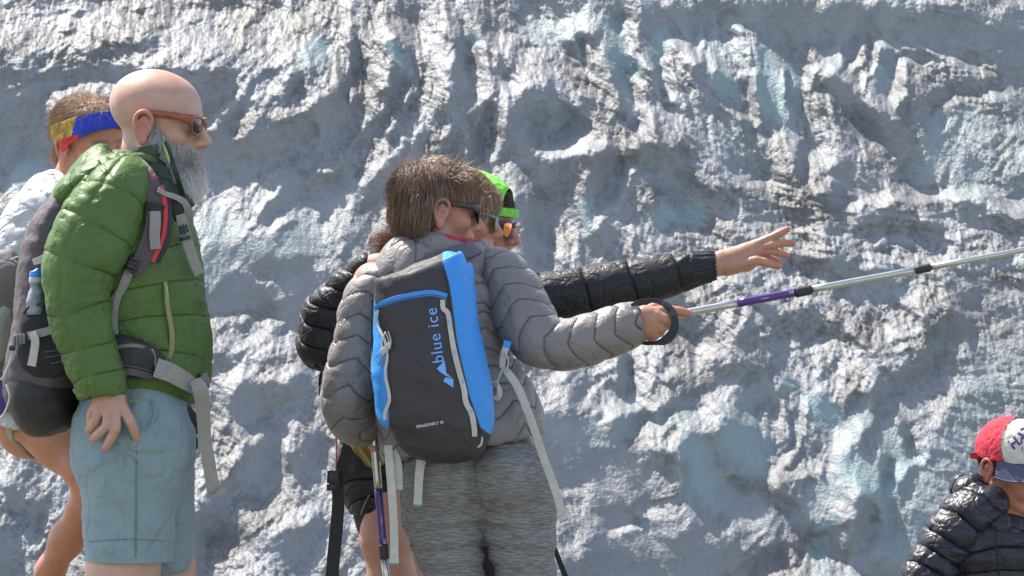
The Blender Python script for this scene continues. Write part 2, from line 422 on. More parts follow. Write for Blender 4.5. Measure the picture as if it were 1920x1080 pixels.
    # flow direction (angle in the picture plane) for the fine streaks
    dirs = [(200, 60, -15), (200, 250, -20), (500, 150, -50), (450, 250, -30), (680, 100, 80), (740, 230, -58), (800, 120, 85),
            (900, 120, 80), (940, 240, -75), (1060, 120, 8), (1150, 230, 10), (1230, 200, 55), (1330, 170, 50), (1420, 120, 90), (1500, 170, 95),
            (1600, 230, 50), (1660, 100, -65), (1820, 90, 10), (1800, 280, -60), (1060, 330, -40), (1200, 360, -50), (1320, 330, 30),
            (1450, 440, 5), (1700, 400, -3), (1850, 470, 5), (500, 420, -55), (450, 560, -40), (430, 800, -60), (560, 900, -55), (400, 1020, -35),
            (1350, 600, -52), (1500, 600, -50), (1680, 620, -45), (1150, 680, -50), (1250, 820, -30), (1380, 850, -75), (1560, 850, -70), (1800, 720, 3),
            (1760, 900, 2), (1650, 1000, -75), (1150, 930, -5), (1350, 1020, -25), (1500, 1040, -60)]
    cs = np.zeros((H, W)); sn = np.zeros((H, W)); ww = np.zeros((H, W))
    for (dx, dy, a) in dirs:
        q = 1 / (((XX - dx) ** 2 + (YY - dy) ** 2) / 90 ** 2 + 0.2) ** 1.8; a2 = math.radians(2 * a)
        cs += q * math.cos(a2); sn += q * math.sin(a2)
    ang = 0.5 * np.arctan2(sn, cs) + 0.30 * fftn(60, 3)
    ux, uy = np.cos(ang), np.sin(ang)
    jj, ii = np.meshgrid(np.arange(W), np.arange(H))
    def lic(src, length, st=1.0):
        acc = src.copy()
        for sgn in (1, -1):
            x = jj.astype(float); y = ii.astype(float); px = ux * sgn; py = uy * sgn
            for k in range(length):
                x += px * st; y += py * st
                xi = np.clip(np.rint(x).astype(int), 0, W - 1); yi = np.clip(np.rint(y).astype(int), 0, H - 1)
                nx = ux[yi, xi]; ny = uy[yi, xi]; s = np.sign(nx * px + ny * py); s[s == 0] = 1
                px = nx * s; py = ny * s
                acc += src[yi, xi] * (1 - k / length)
        acc -= acc.mean(); return acc / acc.std()
    n1 = lic(fftn(8, 5, 1.4), 5, 2.2)          # broad strands
    n2 = lic(fftn(2.4, 6, 1.0), 3, 1.5)      # fine strands
    n0 = lic(fftn(34, 15, 1.6), 8, 6.0); rd = 0.8 - np.abs(lic(fftn(22, 16, 1.5), 6, 5.0)); smth = (R - R.min())
    ux, uy = -uy, ux; n5 = lic(fftn(3.2, 41, 1.1), 7, 1.8); crk = fftn(30, 43, 1.5); ux, uy = uy, -ux
    crk = lic(crk, 6, 4.0); crk = np.exp(-np.abs(crk) / 0.05)
    n3 = fftn(7, 8, 1.05); n4 = fftn(26, 9, 1.6)
    lump = np.abs(fftn(16, 10, 1.6)); lump = 0.75 - lump
    sp = lambda v: np.tanh(v)
    T2 = 2.3 * T - 0.08 + (0.22 + 0.7 * R) * (0.24 * n0 + 0.32 * rd + 0.10 * n4) + (0.13 + 0.90 * R ** 1.3) * (0.36 * n1 + 0.46 * n2 + 0.50 * n3 + 0.32 * lump + 0.40 * n5) - 0.75 * crk * (0.2 + R) + 0.04 * n1 + 0.05 * n3
    # linear shape-from-light inversion: relief whose slope along the sun's azimuth equals T2
    wx, wz = SUN[0], SUN[2]; L = math.hypot(wx, wz); wx /= L; wz /= L
    kx = 2 * np.pi * np.fft.fftfreq(W)[None] / step; kz = -2 * np.pi * np.fft.fftfreq(H)[:, None] / step
    kw = kx * wx + kz * wz; k2 = kx ** 2 + kz ** 2
    F = np.fft.fft2(T2) * (-1j * kw) / (kw ** 2 + 0.08 * k2 + (2 * np.pi / 700) ** 2)
    rel = np.fft.ifft2(F).real                    # in photo pixels
    A = 0.93; base = 0.80
    Zw = CAMZ - (YY - 540) * pm; Xw = (XX - 960) * pm
    Yw = GY + (Zw - CAMZ) * base + A * rel * pm + 0.05 * np.abs(Xw) * 0
    # bend back outside the frame to make a continuous slope
    Yw += 0.004 * np.clip(YY - 1100, 0, None) ** 1.2 * -pm
    V = np.stack([Xw, Yw, Zw], -1).reshape(-1, 3)
    idx = np.arange(W * H).reshape(H, W)
    Fq = np.stack([idx[:-1, :-1], idx[1:, :-1], idx[1:, 1:], idx[:-1, 1:]], -1).reshape(-1, 4)
    dirt_blue_shade = np.clip(0.42 + 0.34 * lic(fftn(50, 21), 6, 6.0) + 0.22 * fftn(6, 22) + 0.25 * lic(fftn(12, 23), 6, 3.0) * R, 0, 1) * np.clip(R * 1.3, 0.25, 1)  # dirty bands on rough ice; smooth shaded ice keeps the painted blue
    m = bpy.data.materials.new('glacier_ice'); m.use_nodes = True
    n = m.node_tree.nodes; l = m.node_tree.links; b = n['Principled BSDF']
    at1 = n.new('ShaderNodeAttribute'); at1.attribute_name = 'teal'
    at2 = n.new('ShaderNodeAttribute'); at2.attribute_name = 'dirt_blue_shade'
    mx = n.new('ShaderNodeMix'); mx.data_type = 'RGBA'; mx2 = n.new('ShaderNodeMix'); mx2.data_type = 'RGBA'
    mx.inputs[6].default_value = (0.252, 0.260, 0.274, 1); mx.inputs[7].default_value = (0.140, 0.136, 0.130, 1)  # bluish colour paints the shade into smooth ice; the greyer one is grime
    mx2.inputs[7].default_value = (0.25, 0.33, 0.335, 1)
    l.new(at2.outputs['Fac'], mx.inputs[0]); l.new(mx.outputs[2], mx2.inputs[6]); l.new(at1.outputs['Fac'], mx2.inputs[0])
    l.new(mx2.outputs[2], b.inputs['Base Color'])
    b.inputs['Roughness'].default_value = 0.52; b.inputs['Specular IOR Level'].default_value = 0.33
    tc = n.new('ShaderNodeTexCoord'); nz = n.new('ShaderNodeTexNoise'); nz.inputs['Scale'].default_value = 3.2; nz.inputs['Detail'].default_value = 5
    l.new(tc.outputs['Object'], nz.inputs['Vector'])
    bp = n.new('ShaderNodeBump'); bp.inputs['Strength'].default_value = 0.55; bp.inputs['Distance'].default_value = 0.30
    l.new(nz.outputs['Fac'], bp.inputs['Height']); l.new(bp.outputs[0], b.inputs['Normal'])
    # the slope goes on to both sides and upwards, coarser
    teal = np.clip(TL, 0, 1); Vs = [V]; Fs = [Fq]; TLs = [teal.ravel()]; DTs = [dirt_blue_shade.ravel()]; off = len(V)
    bi = np.unique(np.concatenate([np.arange(0, H, 4), [H]])) ; bj = np.unique(np.concatenate([np.arange(0, W, 4), [W]]))
    for (ti, tj) in ((-1, -1), (-1, 0), (-1, 1), (0, -1), (0, 1)):
        I, J = np.meshgrid(bi, bj, indexing='ij'); Im, Jm = I % H, J % W
        py = ys[0] + (I + ti * H) * step; px = xs[0] + (J + tj * W) * step
        z = CAMZ - (py - 540) * pm; x = (px - 960) * pm
        y = GY + (z - CAMZ) * base + A * rel[Im, Jm] * pm - pm * 0.004 * np.clip(py - 1100, 0, None) ** 1.2
        Vs.append(np.stack([x, y, z], -1).reshape(-1, 3)); id2 = np.arange(I.size).reshape(I.shape) + off; off += I.size
        Fs.append(np.stack([id2[:-1, :-1], id2[1:, :-1], id2[1:, 1:], id2[:-1, 1:]], -1).reshape(-1, 4))
        TLs.append(teal[Im, Jm].ravel()); DTs.append(dirt_blue_shade[Im, Jm].ravel())
    o = link_mesh('glacier', np.concatenate(Vs), np.concatenate(Fs), m, colors={'teal': np.concatenate(TLs), 'dirt_blue_shade': np.concatenate(DTs)})
    o['kind'] = 'structure'

def build_ground():
    n = 160
    xs = np.concatenate([-np.geomspace(600, 6, 40), np.linspace(-5.5, 5.5, 60), np.geomspace(6, 600, 40)])
    ys = np.concatenate([np.linspace(-60, 4, 20), np.linspace(4.3, 14, 70), np.geomspace(14.5, 420, 50)])
    X, Y = np.meshgrid(xs, ys)
    edge = 9.6 - 0.02 * X ** 2 * (np.abs(X) < 20) - 8 * (np.abs(X) >= 20)
    d = np.clip(Y - edge, 0, None)
    Z = -np.minimum(0.55 * d, 48 + 0.0 * d) * sstep(0, 1.0, d) - 0.04
    Z = Z + 0.03 * fbm(np.stack([X, Y, 0 * X], -1) * 0.8) * (1 + d * 0.2) - 0.10 * sstep(1.0, 3.0, X) * (Y < 30)
    W, H = len(xs), len(ys); idx = np.arange(W * H).reshape(H, W)
    Fq = np.stack([idx[:-1, :-1], idx[:-1, 1:], idx[1:, 1:], idx[1:, :-1]], -1).reshape(-1, 4)
    m = mat('hill_grass', (0.10, 0.105, 0.065), 0.9, noise=0.45, nscale=6, bump=0.8, bscale=60, col2=(0.17, 0.155, 0.12))
    o = link_mesh('ground', np.stack([X, Y, Z], -1).reshape(-1, 3), Fq, m); o['kind'] = 'structure'
build_glacier()
build_ground()
# ================================================================ modelling library
# ---- distance-field primitives: (function, smoothness, mode)
def cone(a, b, ra, rb=None, k=0.01, flat=None, sub=False):
    a = np.asarray(a, float); b = np.asarray(b, float); rb = ra if rb is None else rb
    ab = b - a; L = ab @ ab + 1e-12
    def f(p):
        t = np.clip(((p - a) @ ab) / L, 0, 1)
        q = p - a - t[..., None] * ab
        r = ra + (rb - ra) * t
        if flat is not None:
            n, s = norm(flat[0]), flat[1]
            c = q @ n; q = q + (c * (1 / s - 1))[..., None] * n
            return (np.sqrt((q * q).sum(-1)) - r) * min(1, s)
        return np.sqrt((q * q).sum(-1)) - r
    return (f, k, sub)
def ell(c, r, R=None, k=0.01, sub=False):
    c = np.asarray(c, float); r = np.asarray(r, float) * np.ones(3)
    def f(p):
        q = p - c
        if R is not None: q = q @ R            # R columns = ellipsoid axes
        k0 = np.sqrt(((q / r) ** 2).sum(-1)); k1 = np.sqrt(((q / (r * r)) ** 2).sum(-1)) + 1e-9
        return k0 * (k0 - 1) / k1
    return (f, k, sub)
def rbox(c, h, r, R=None, k=0.01, sub=False):
    c = np.asarray(c, float); h = np.asarray(h, float)
    def f(p):
        q = p - c
        if R is not None: q = q @ R
        q = np.abs(q) - h + r
        return np.sqrt((np.maximum(q, 0) ** 2).sum(-1)) + np.minimum(q.max(-1), 0) - r
    return (f, k, sub)
def chain(pts, rs, k=0.01, flat=None, sub=False):
    return [cone(pts[i], pts[i + 1], rs[i], rs[i + 1], k, flat, sub) for i in range(len(pts) - 1)]
def sdf(prims, M=None):
    """M = (R, origin): the primitives live in a local frame with axes R (columns)"""
    def f(p):
        if M is not None: p = (p - M[1]) @ M[0]
        d = None
        for (g, k, sub) in prims:
            e = g(p)
            if d is None: d = e; continue
            if sub:
                h = np.clip(0.5 - 0.5 * (d + e) / k, 0, 1); d = d * (1 - h) - e * h + k * h * (1 - h)
            else:
                h = np.clip(0.5 + 0.5 * (e - d) / k, 0, 1); d = e * (1 - h) + d * h - k * h * (1 - h)
        return d
    return f
def grad(f, V, e=0.0012):
    g = np.empty_like(V)
    for i in range(3):
        o = np.zeros(3); o[i] = e
        g[:, i] = f(V + o) - f(V - o)
    return g / (np.linalg.norm(g, axis=1, keepdims=True) + 1e-9)
def surface(f, lo, hi, h, newton=2):
    lo = np.asarray(lo, float); hi = np.asarray(hi, float)
    n = np.ceil((hi - lo) / h).astype(int) + 1
    ax = [lo[i] + h * np.arange(n[i]) for i in range(3)]
    # coarse pass
    B = 8; nb = (n + B - 1) // B
    D = np.full(nb * B, 1.0, dtype=np.float32)
    cx = [lo[i] + h * (np.arange(nb[i]) * B + (B - 1) / 2) for i in range(3)]
    G = np.stack(np.meshgrid(*cx, indexing='ij'), -1).reshape(-1, 3)
    dc = f(G); half = h * B * 0.5 * 1.9
    act = np.nonzero(np.abs(dc) < half * 1.35)[0]
    neg = np.nonzero(dc <= -half * 1.35)[0]
    o = np.stack(np.meshgrid(*[np.arange(B)] * 3, indexing='ij'), -1).reshape(-1, 3)
    bi = np.stack(np.unravel_index(act, nb), -1) * B
    for s in range(0, len(bi), 400):
        I = (bi[s:s + 400, None] + o[None]).reshape(-1, 3)
        D[I[:, 0], I[:, 1], I[:, 2]] = f(lo + I * h)
    for j in np.stack(np.unravel_index(neg, nb), -1) * B:
        D[j[0]:j[0] + B, j[1]:j[1] + B, j[2]:j[2] + B] = -1
    D = D.astype(np.float64); S = D < 0
    nx, ny, nz = D.shape
    c = np.zeros((nx - 1, ny - 1, nz - 1), int)
    for a in (0, 1):
        for b in (0, 1):
            for d in (0, 1): c += S[a:nx - 1 + a, b:ny - 1 + b, d:nz - 1 + d]
    cells = np.argwhere((c > 0) & (c < 8)); vid = np.full(c.shape, -1); vid[tuple(cells.T)] = np.arange(len(cells))
    acc = np.zeros((len(cells), 3)); cnt = np.zeros(len(cells))
    cor = [(a, b, d) for a in (0, 1) for b in (0, 1) for d in (0, 1)]
    for p in cor:
        for q in cor:
            if sum(q) - sum(p) == 1 and all(q[i] >= p[i] for i in range(3)):
                A_ = D[cells[:, 0] + p[0], cells[:, 1] + p[1], cells[:, 2] + p[2]]
                B_ = D[cells[:, 0] + q[0], cells[:, 1] + q[1], cells[:, 2] + q[2]]
                m = (A_ < 0) != (B_ < 0); t = np.where(m, A_ / (A_ - B_ + 1e-12), 0)
                pt = np.array(p) + t[:, None] * (np.array(q) - np.array(p)); acc[m] += pt[m]; cnt[m] += 1
    V = lo + (cells + acc / np.maximum(cnt, 1)[:, None]) * h
    Q = []
    for axis in range(3):
        e = [slice(None)] * 3; g = [slice(None)] * 3
        e[axis] = slice(0, -1); g[axis] = slice(1, None)
        s0 = S[tuple(e)]; s1 = S[tuple(g)]; fl = np.argwhere(s0 != s1)
        u, v = (axis + 1) % 3, (axis + 2) % 3
        ok = (fl[:, u] > 0) & (fl[:, v] > 0) & (fl[:, u] < D.shape[u] - 1) & (fl[:, v] < D.shape[v] - 1); fl = fl[ok]
        def vv(du, dv):
            w = fl.copy(); w[:, u] -= du; w[:, v] -= dv; return vid[w[:, 0], w[:, 1], w[:, 2]]
        q = np.stack([vv(1, 1), vv(0, 1), vv(0, 0), vv(1, 0)], -1)
        inside = s0[tuple(fl.T)]
        q[~inside] = q[~inside][:, ::-1]
        Q.append(q[(q >= 0).all(1)])
    Q = np.concatenate(Q)
    for _ in range(newton):
        g = grad(f, V); d = f(V); V = V - g * np.clip(d, -h, h)[:, None] * 0.8
    return V, Q
def shell_obj(name, f, lo, hi, h, mat_, parent=None, disp=None, colors=None):
    V, Q = surface(f, lo, hi, h)
    SEAM.clear()
    if disp is not None:
        N = grad(f, V, 0.003); V2 = V + N * np.asarray(disp(V, N))[:, None]
    else: V2 = V
    return link_mesh(name, V2, Q, mat_, parent, colors=colors(V) if colors else ({'seam': SEAM[-1]} if SEAM else None))

SEAM = []
# ---- tubes with shaped sections, given in photo pixels at a depth
def tube_geo(rows, Y0, ns, nr, disp=None, pw=2.0, world=False, side=None, cap=True, bound_side=None):
    """rows: px, py, dY(m), half width px, half depth px   ->  V grid (ns,nr,3)"""
    R = spline(rows, ns)
    ppm = 1 / (K * Y0)
    if world: Cn = R[:, :3]; hw = R[:, 3]; hd = R[:, 4]
    else:
        Cn = np.array([P(r[0], r[1], Y0 + r[2]) for r in R]); hw = R[:, 3] / ppm; hd = R[:, 4] / ppm
    Tn = np.gradient(Cn, axis=0); Tn /= np.linalg.norm(Tn, axis=1, keepdims=True) + 1e-9
    dv = np.array([0., 1, 0]) if side is None else norm(side)
    kk = max(3, len(Tn) // 30)
    for i in range(int(len(Tn) * 0.72), len(Tn)):      # a turned-in hem keeps the direction of the tube it closes
        if Tn[i] @ Tn[i - kk] < 0.6: Tn[i - kk:] = Tn[i - kk - 1]; break
    A = np.cross(dv, Tn); A /= np.linalg.norm(A, axis=1, keepdims=True) + 1e-9      # in picture plane, across
    B = np.cross(Tn, A)
    th = np.linspace(0, 2 * np.pi, nr, endpoint=False)
    ex = 2.0 / pw
    c = np.sign(np.cos(th)) * np.abs(np.cos(th)) ** ex; s = np.sign(np.sin(th)) * np.abs(np.sin(th)) ** ex
    V = Cn[:, None] + A[:, None] * (hw[:, None] * c)[..., None] + B[:, None] * (hd[:, None] * s)[..., None]
    S = np.concatenate([[0], np.cumsum(np.linalg.norm(np.diff(Cn, axis=0), axis=1))])
    if disp is not None:
        N = gridn(V)
        near = math.pi / 2 if B[len(B) // 2, 1] < 0 else -math.pi / 2
        thr = np.angle(np.exp(1j * (th - near)))
        circ = thr[None] * (0.5 * (hw + hd)).mean() * np.ones((ns, 1))
        V = V + N * disp(S[:, None] * np.ones((1, nr)), circ, V, thr[None] * np.ones((ns, 1)))[..., None]
    return V, S
def gridn(V):
    du = np.gradient(V, axis=0); dv = np.roll(V, -1, 1) - np.roll(V, 1, 1)
    N = np.cross(dv, du); N /= np.linalg.norm(N, axis=-1, keepdims=True) + 1e-9
    c = V.mean(1, keepdims=True)
    if ((V - c) * N).sum() < 0: N = -N
    return N
def grid_faces(ns, nr, close=True, caps=True, off=0):
    i = np.arange(ns * nr).reshape(ns, nr)
    if close: j = np.concatenate([i, i[:, :1]], 1)
    else: j = i
    Q = np.stack([j[:-1, :-1], j[:-1, 1:], j[1:, 1:], j[1:, :-1]], -1).reshape(-1, 4)
    return Q + off
def tube(name, rows, Y0, mat_, parent=None, h=0.004, disp=None, pw=2.0, nr=None, ns=None, world=False, side=None, cap=True, smooth_end=(0, 0)):
    R = np.asarray(rows, float); ppm = 1 if world else 1 / (K * Y0)
    L = np.linalg.norm(np.diff(R[:, :3] * ([1, 1, 1] if world else [1 / ppm, 1 / ppm, 1]), axis=0), axis=1).sum()
    ns = ns or max(12, int(L / h)); nr = nr or max(12, int(2 * np.pi * R[:, 3:5].mean() / ppm / h))
    SEAM.clear()
    V, S = tube_geo(rows, Y0, ns, nr, disp, pw, world, side)
    VV = V.reshape(-1, 3); Q = grid_faces(ns, nr); T = []
    sm = SEAM[-1].ravel() if SEAM else np.ones(len(VV)); cl = {'seam': np.concatenate([sm, [1, 1]]) if cap else sm}
    if cap:
        n = len(VV); VV = np.concatenate([VV, V[0].mean(0)[None], V[-1].mean(0)[None]])
        a = np.arange(nr); b = (a + 1) % nr
        T = np.concatenate([np.stack([a, b, np.full(nr, n)], -1)[:, ::-1], np.stack([a, b, np.full(nr, n + 1)], -1) + [(ns - 1) * nr, (ns - 1) * nr, 0]])
        return link_mesh(name, VV, [Q, T], mat_, parent, colors=cl)
    return link_mesh(name, VV, Q, mat_, parent, colors=cl)

# ---- flat webbing: path in photo px, width px
def ribbon_geo(rows, Y0, n=60, thick=0.0022, face=None, world=False):
    """rows: px,py,dY,width px[,twist deg]; the ribbon faces the camera unless twisted"""
    R = np.asarray([list(r) + [0] * (5 - len(r)) for r in rows], float); R = spline(R, n)
    Cn = R[:, :3] if world else np.array([P(r[0], r[1], Y0 + r[2]) for r in R])
    wd = R[:, 3] * (1 if world else K * Y0) * 0.5
    Tn = np.gradient(Cn, axis=0); Tn /= np.linalg.norm(Tn, axis=1, keepdims=True) + 1e-9
    dv = np.array([0., -1, 0]) if face is None else norm(face)
    A = np.cross(Tn, dv); A /= np.linalg.norm(A, axis=1, keepdims=True) + 1e-9
    N = np.cross(A, Tn); tw = np.radians(R[:, 4])[:, None]
    A2 = A * np.cos(tw) + N * np.sin(tw); N2 = N * np.cos(tw) - A * np.sin(tw)
    t = thick / 2; pr = [(-1, -0.6), (-0.94, -1), (0.94, -1), (1, -0.6), (1, 0.6), (0.94, 1), (-0.94, 1), (-1, 0.6)]
    V = np.stack([Cn + A2 * (wd * a)[:, None] + N2 * (t * b) for a, b in pr], 1)
    return V
def ribbon(name, rows, Y0, mat_, parent=None, n=60, thick=0.0022, face=None, world=False):
    V = ribbon_geo(rows, Y0, n, thick, face, world); k = V.shape[1]
    Q = grid_faces(n, k); VV = V.reshape(-1, 3)
    a = np.arange(1, k - 1); T = np.stack([np.zeros_like(a), a, a + 1], -1)
    return link_mesh(name, VV, [Q, np.concatenate([T, T[:, ::-1] + (n - 1) * k])], mat_, parent, smooth=False)
def cord(name, pts, r, mat_, parent=None, n=40, nr=8, world=True, Y0=None):
    if not world: pts = [P(p[0], p[1], Y0 + p[2]) for p in pts]
    R = spline(pts, n) if len(pts) > 2 else np.linspace(pts[0], pts[1], n)
    rr = np.asarray(r, float) * np.ones(n) if np.ndim(r) == 0 else np.interp(np.linspace(0, 1, n), np.linspace(0, 1, len(r)), r)
    Tn = np.gradient(R, axis=0); Tn /= np.linalg.norm(Tn, axis=1, keepdims=True) + 1e-9
    up = np.array([0.13, 0.95, 0.21]); A = np.cross(Tn, up); A /= np.linalg.norm(A, axis=1, keepdims=True) + 1e-9; B = np.cross(Tn, A)
    th = np.linspace(0, 2 * np.pi, nr, endpoint=False)
    V = R[:, None] + rr[:, None, None] * (A[:, None] * np.cos(th)[None, :, None] + B[:, None] * np.sin(th)[None, :, None])
    Q = grid_faces(n, nr); VV = np.concatenate([V.reshape(-1, 3), R[0][None], R[-1][None]])
    a = np.arange(nr); b = (a + 1) % nr; m = n * nr
    T = np.concatenate([np.stack([b, a, np.full(nr, m)], -1), np.stack([a + m - nr, b + m - nr, np.full(nr, m + 1)], -1)])
    return link_mesh(name, VV, [Q, T], mat_, parent)
def join_geo(parts):
    V = []; Q = {}; o = 0
    for v, fs in parts:
        for f in (fs if isinstance(fs, list) else [fs]):
            if len(f): Q.setdefault(np.asarray(f).shape[1], []).append(np.asarray(f) + o)
        V.append(np.asarray(v)); o += len(v)
    return np.concatenate(V), [np.concatenate(q) for q in Q.values()]
def box_geo(c, h, R=None, bev=0.15):
    h = np.asarray(h, float); b = min(h) * bev
    pts = []
    for sx in (-1, 1):
        for sy in (-1, 1):
            for sz in (-1, 1): pts += [(sx * h[0], sy * (h[1] - b), sz * (h[2] - b)), (sx * (h[0] - b), sy * h[1], sz * (h[2] - b)), (sx * (h[0] - b), sy * (h[1] - b), sz * h[2])]
    pts = np.array(pts); import bmesh
    bm = bmesh.new(); vs = [bm.verts.new(p) for p in pts]; bmesh.ops.convex_hull(bm, input=vs); bm.normal_update()
    bmesh.ops.triangulate(bm, faces=bm.faces[:]); bm.verts.index_update()
    V = np.array([v.co[:] for v in bm.verts]); F = np.array([[v.index for v in f.verts] for f in bm.faces]); bm.free()
    if R is not None: V = V @ np.asarray(R).T
    return V + np.asarray(c, float), F
def frame(fwd, up=(0, 0, 1)):
    """columns: lateral (left), forward, up"""
    f = norm(fwd); l = norm(np.cross(up, f)); u = np.cross(f, l)
    return np.stack([-l, f, u], 1)      # x = right-hand side of the head, y = forward, z = up

# ---- strands
def strands(name, pts, r, mat_, parent=None, tone=None):
    """pts (N,S,3)"""
    N, S, _ = pts.shape
    T = np.gradient(pts, axis=1); T /= np.linalg.norm(T, axis=2, keepdims=True) + 1e-9
    A = np.cross(T, np.array([0.3, 0.9, 0.31])); A /= np.linalg.norm(A, axis=2, keepdims=True) + 1e-9; B = np.cross(T, A)
    rr = np.asarray(r) * (np.ones(N) if np.ndim(r) == 0 else 1)
    prof = 1 - 0.85 * np.linspace(0, 1, S) ** 1.5
    V = np.stack([pts + (A * math.cos(a) + B * math.sin(a)) * (rr[:, None] * prof[None])[..., None] for a in (0, 2.094, 4.189)], 2)
    i = np.arange(N * S * 3).reshape(N, S, 3); j = np.roll(i, -1, 2)
    Q = np.stack([i[:, :-1], j[:, :-1], j[:, 1:], i[:, 1:]], -1).reshape(-1, 4)
    tn = np.zeros(N) if tone is None else tone
    return link_mesh(name, V.reshape(-1, 3), Q, mat_, parent, colors={'tone': np.repeat(tn, S * 3)})
def hair_mat(name, c0, c1, rough=0.35):
    m = bpy.data.materials.new(name); m.use_nodes = True; n = m.node_tree.nodes; l = m.node_tree.links; b = n['Principled BSDF']
    a = n.new('ShaderNodeAttribute'); a.attribute_name = 'tone'; mx = n.new('ShaderNodeMix'); mx.data_type = 'RGBA'
    mx.inputs[6].default_value = (*c0, 1); mx.inputs[7].default_value = (*c1, 1); l.new(a.outputs['Fac'], mx.inputs[0]); l.new(mx.outputs[2], b.inputs['Base Color'])
    b.inputs['Roughness'].default_value = rough; b.inputs['Specular IOR Level'].default_value = 0.7
    b.inputs['Transmission Weight'].default_value = 0.0
    return m
def skin_mat(name, col, red=(0.45, 0.12, 0.09), dark=(0.16, 0.14, 0.13), rough=0.45, spots=0.13):
    m = bpy.data.materials.new(name); m.use_nodes = True; n = m.node_tree.nodes; l = m.node_tree.links; b = n['Principled BSDF']
    tc = n.new('ShaderNodeTexCoord'); nz = n.new('ShaderNodeTexNoise'); nz.inputs['Scale'].default_value = 45; nz.inputs['Detail'].default_value = 7; nz.inputs['Roughness'].default_value = 0.65
    l.new(tc.outputs['Object'], nz.inputs['Vector'])
    m0 = n.new('ShaderNodeMix'); m0.data_type = 'RGBA'; m0.inputs[6].default_value = (*[c * (1 - spots * 2) for c in col], 1); m0.inputs[7].default_value = (*[min(1, c * (1 + spots)) for c in col], 1)
    l.new(nz.outputs['Fac'], m0.inputs[0])
    a = n.new('ShaderNodeAttribute'); a.attribute_name = 'red'; m1 = n.new('ShaderNodeMix'); m1.data_type = 'RGBA'; m1.inputs[7].default_value = (*red, 1)
    a2 = n.new('ShaderNodeAttribute'); a2.attribute_name = 'dark'; m2 = n.new('ShaderNodeMix'); m2.data_type = 'RGBA'; m2.inputs[7].default_value = (*dark, 1)
    l.new(m0.outputs[2], m1.inputs[6]); l.new(a.outputs['Fac'], m1.inputs[0]); l.new(m1.outputs[2], m2.inputs[6]); l.new(a2.outputs['Fac'], m2.inputs[0])
    l.new(m2.outputs[2], b.inputs['Base Color']); b.inputs['Roughness'].default_value = rough
    b.inputs['Subsurface Weight'].default_value = 0.25; b.inputs['Subsurface Radius'].default_value = (1.0, 0.3, 0.15); b.inputs['Subsurface Scale'].default_value = 0.008
    nb = n.new('ShaderNodeTexNoise'); nb.inputs['Scale'].default_value = 350; nb.inputs['Detail'].default_value = 2; l.new(tc.outputs['Object'], nb.inputs['Vector'])
    bp = n.new('ShaderNodeBump'); bp.inputs['Strength'].default_value = 0.25; bp.inputs['Distance'].default_value = 0.001; l.new(nb.outputs['Fac'], bp.inputs['Height']); l.new(bp.outputs[0], b.inputs['Normal'])
    return m

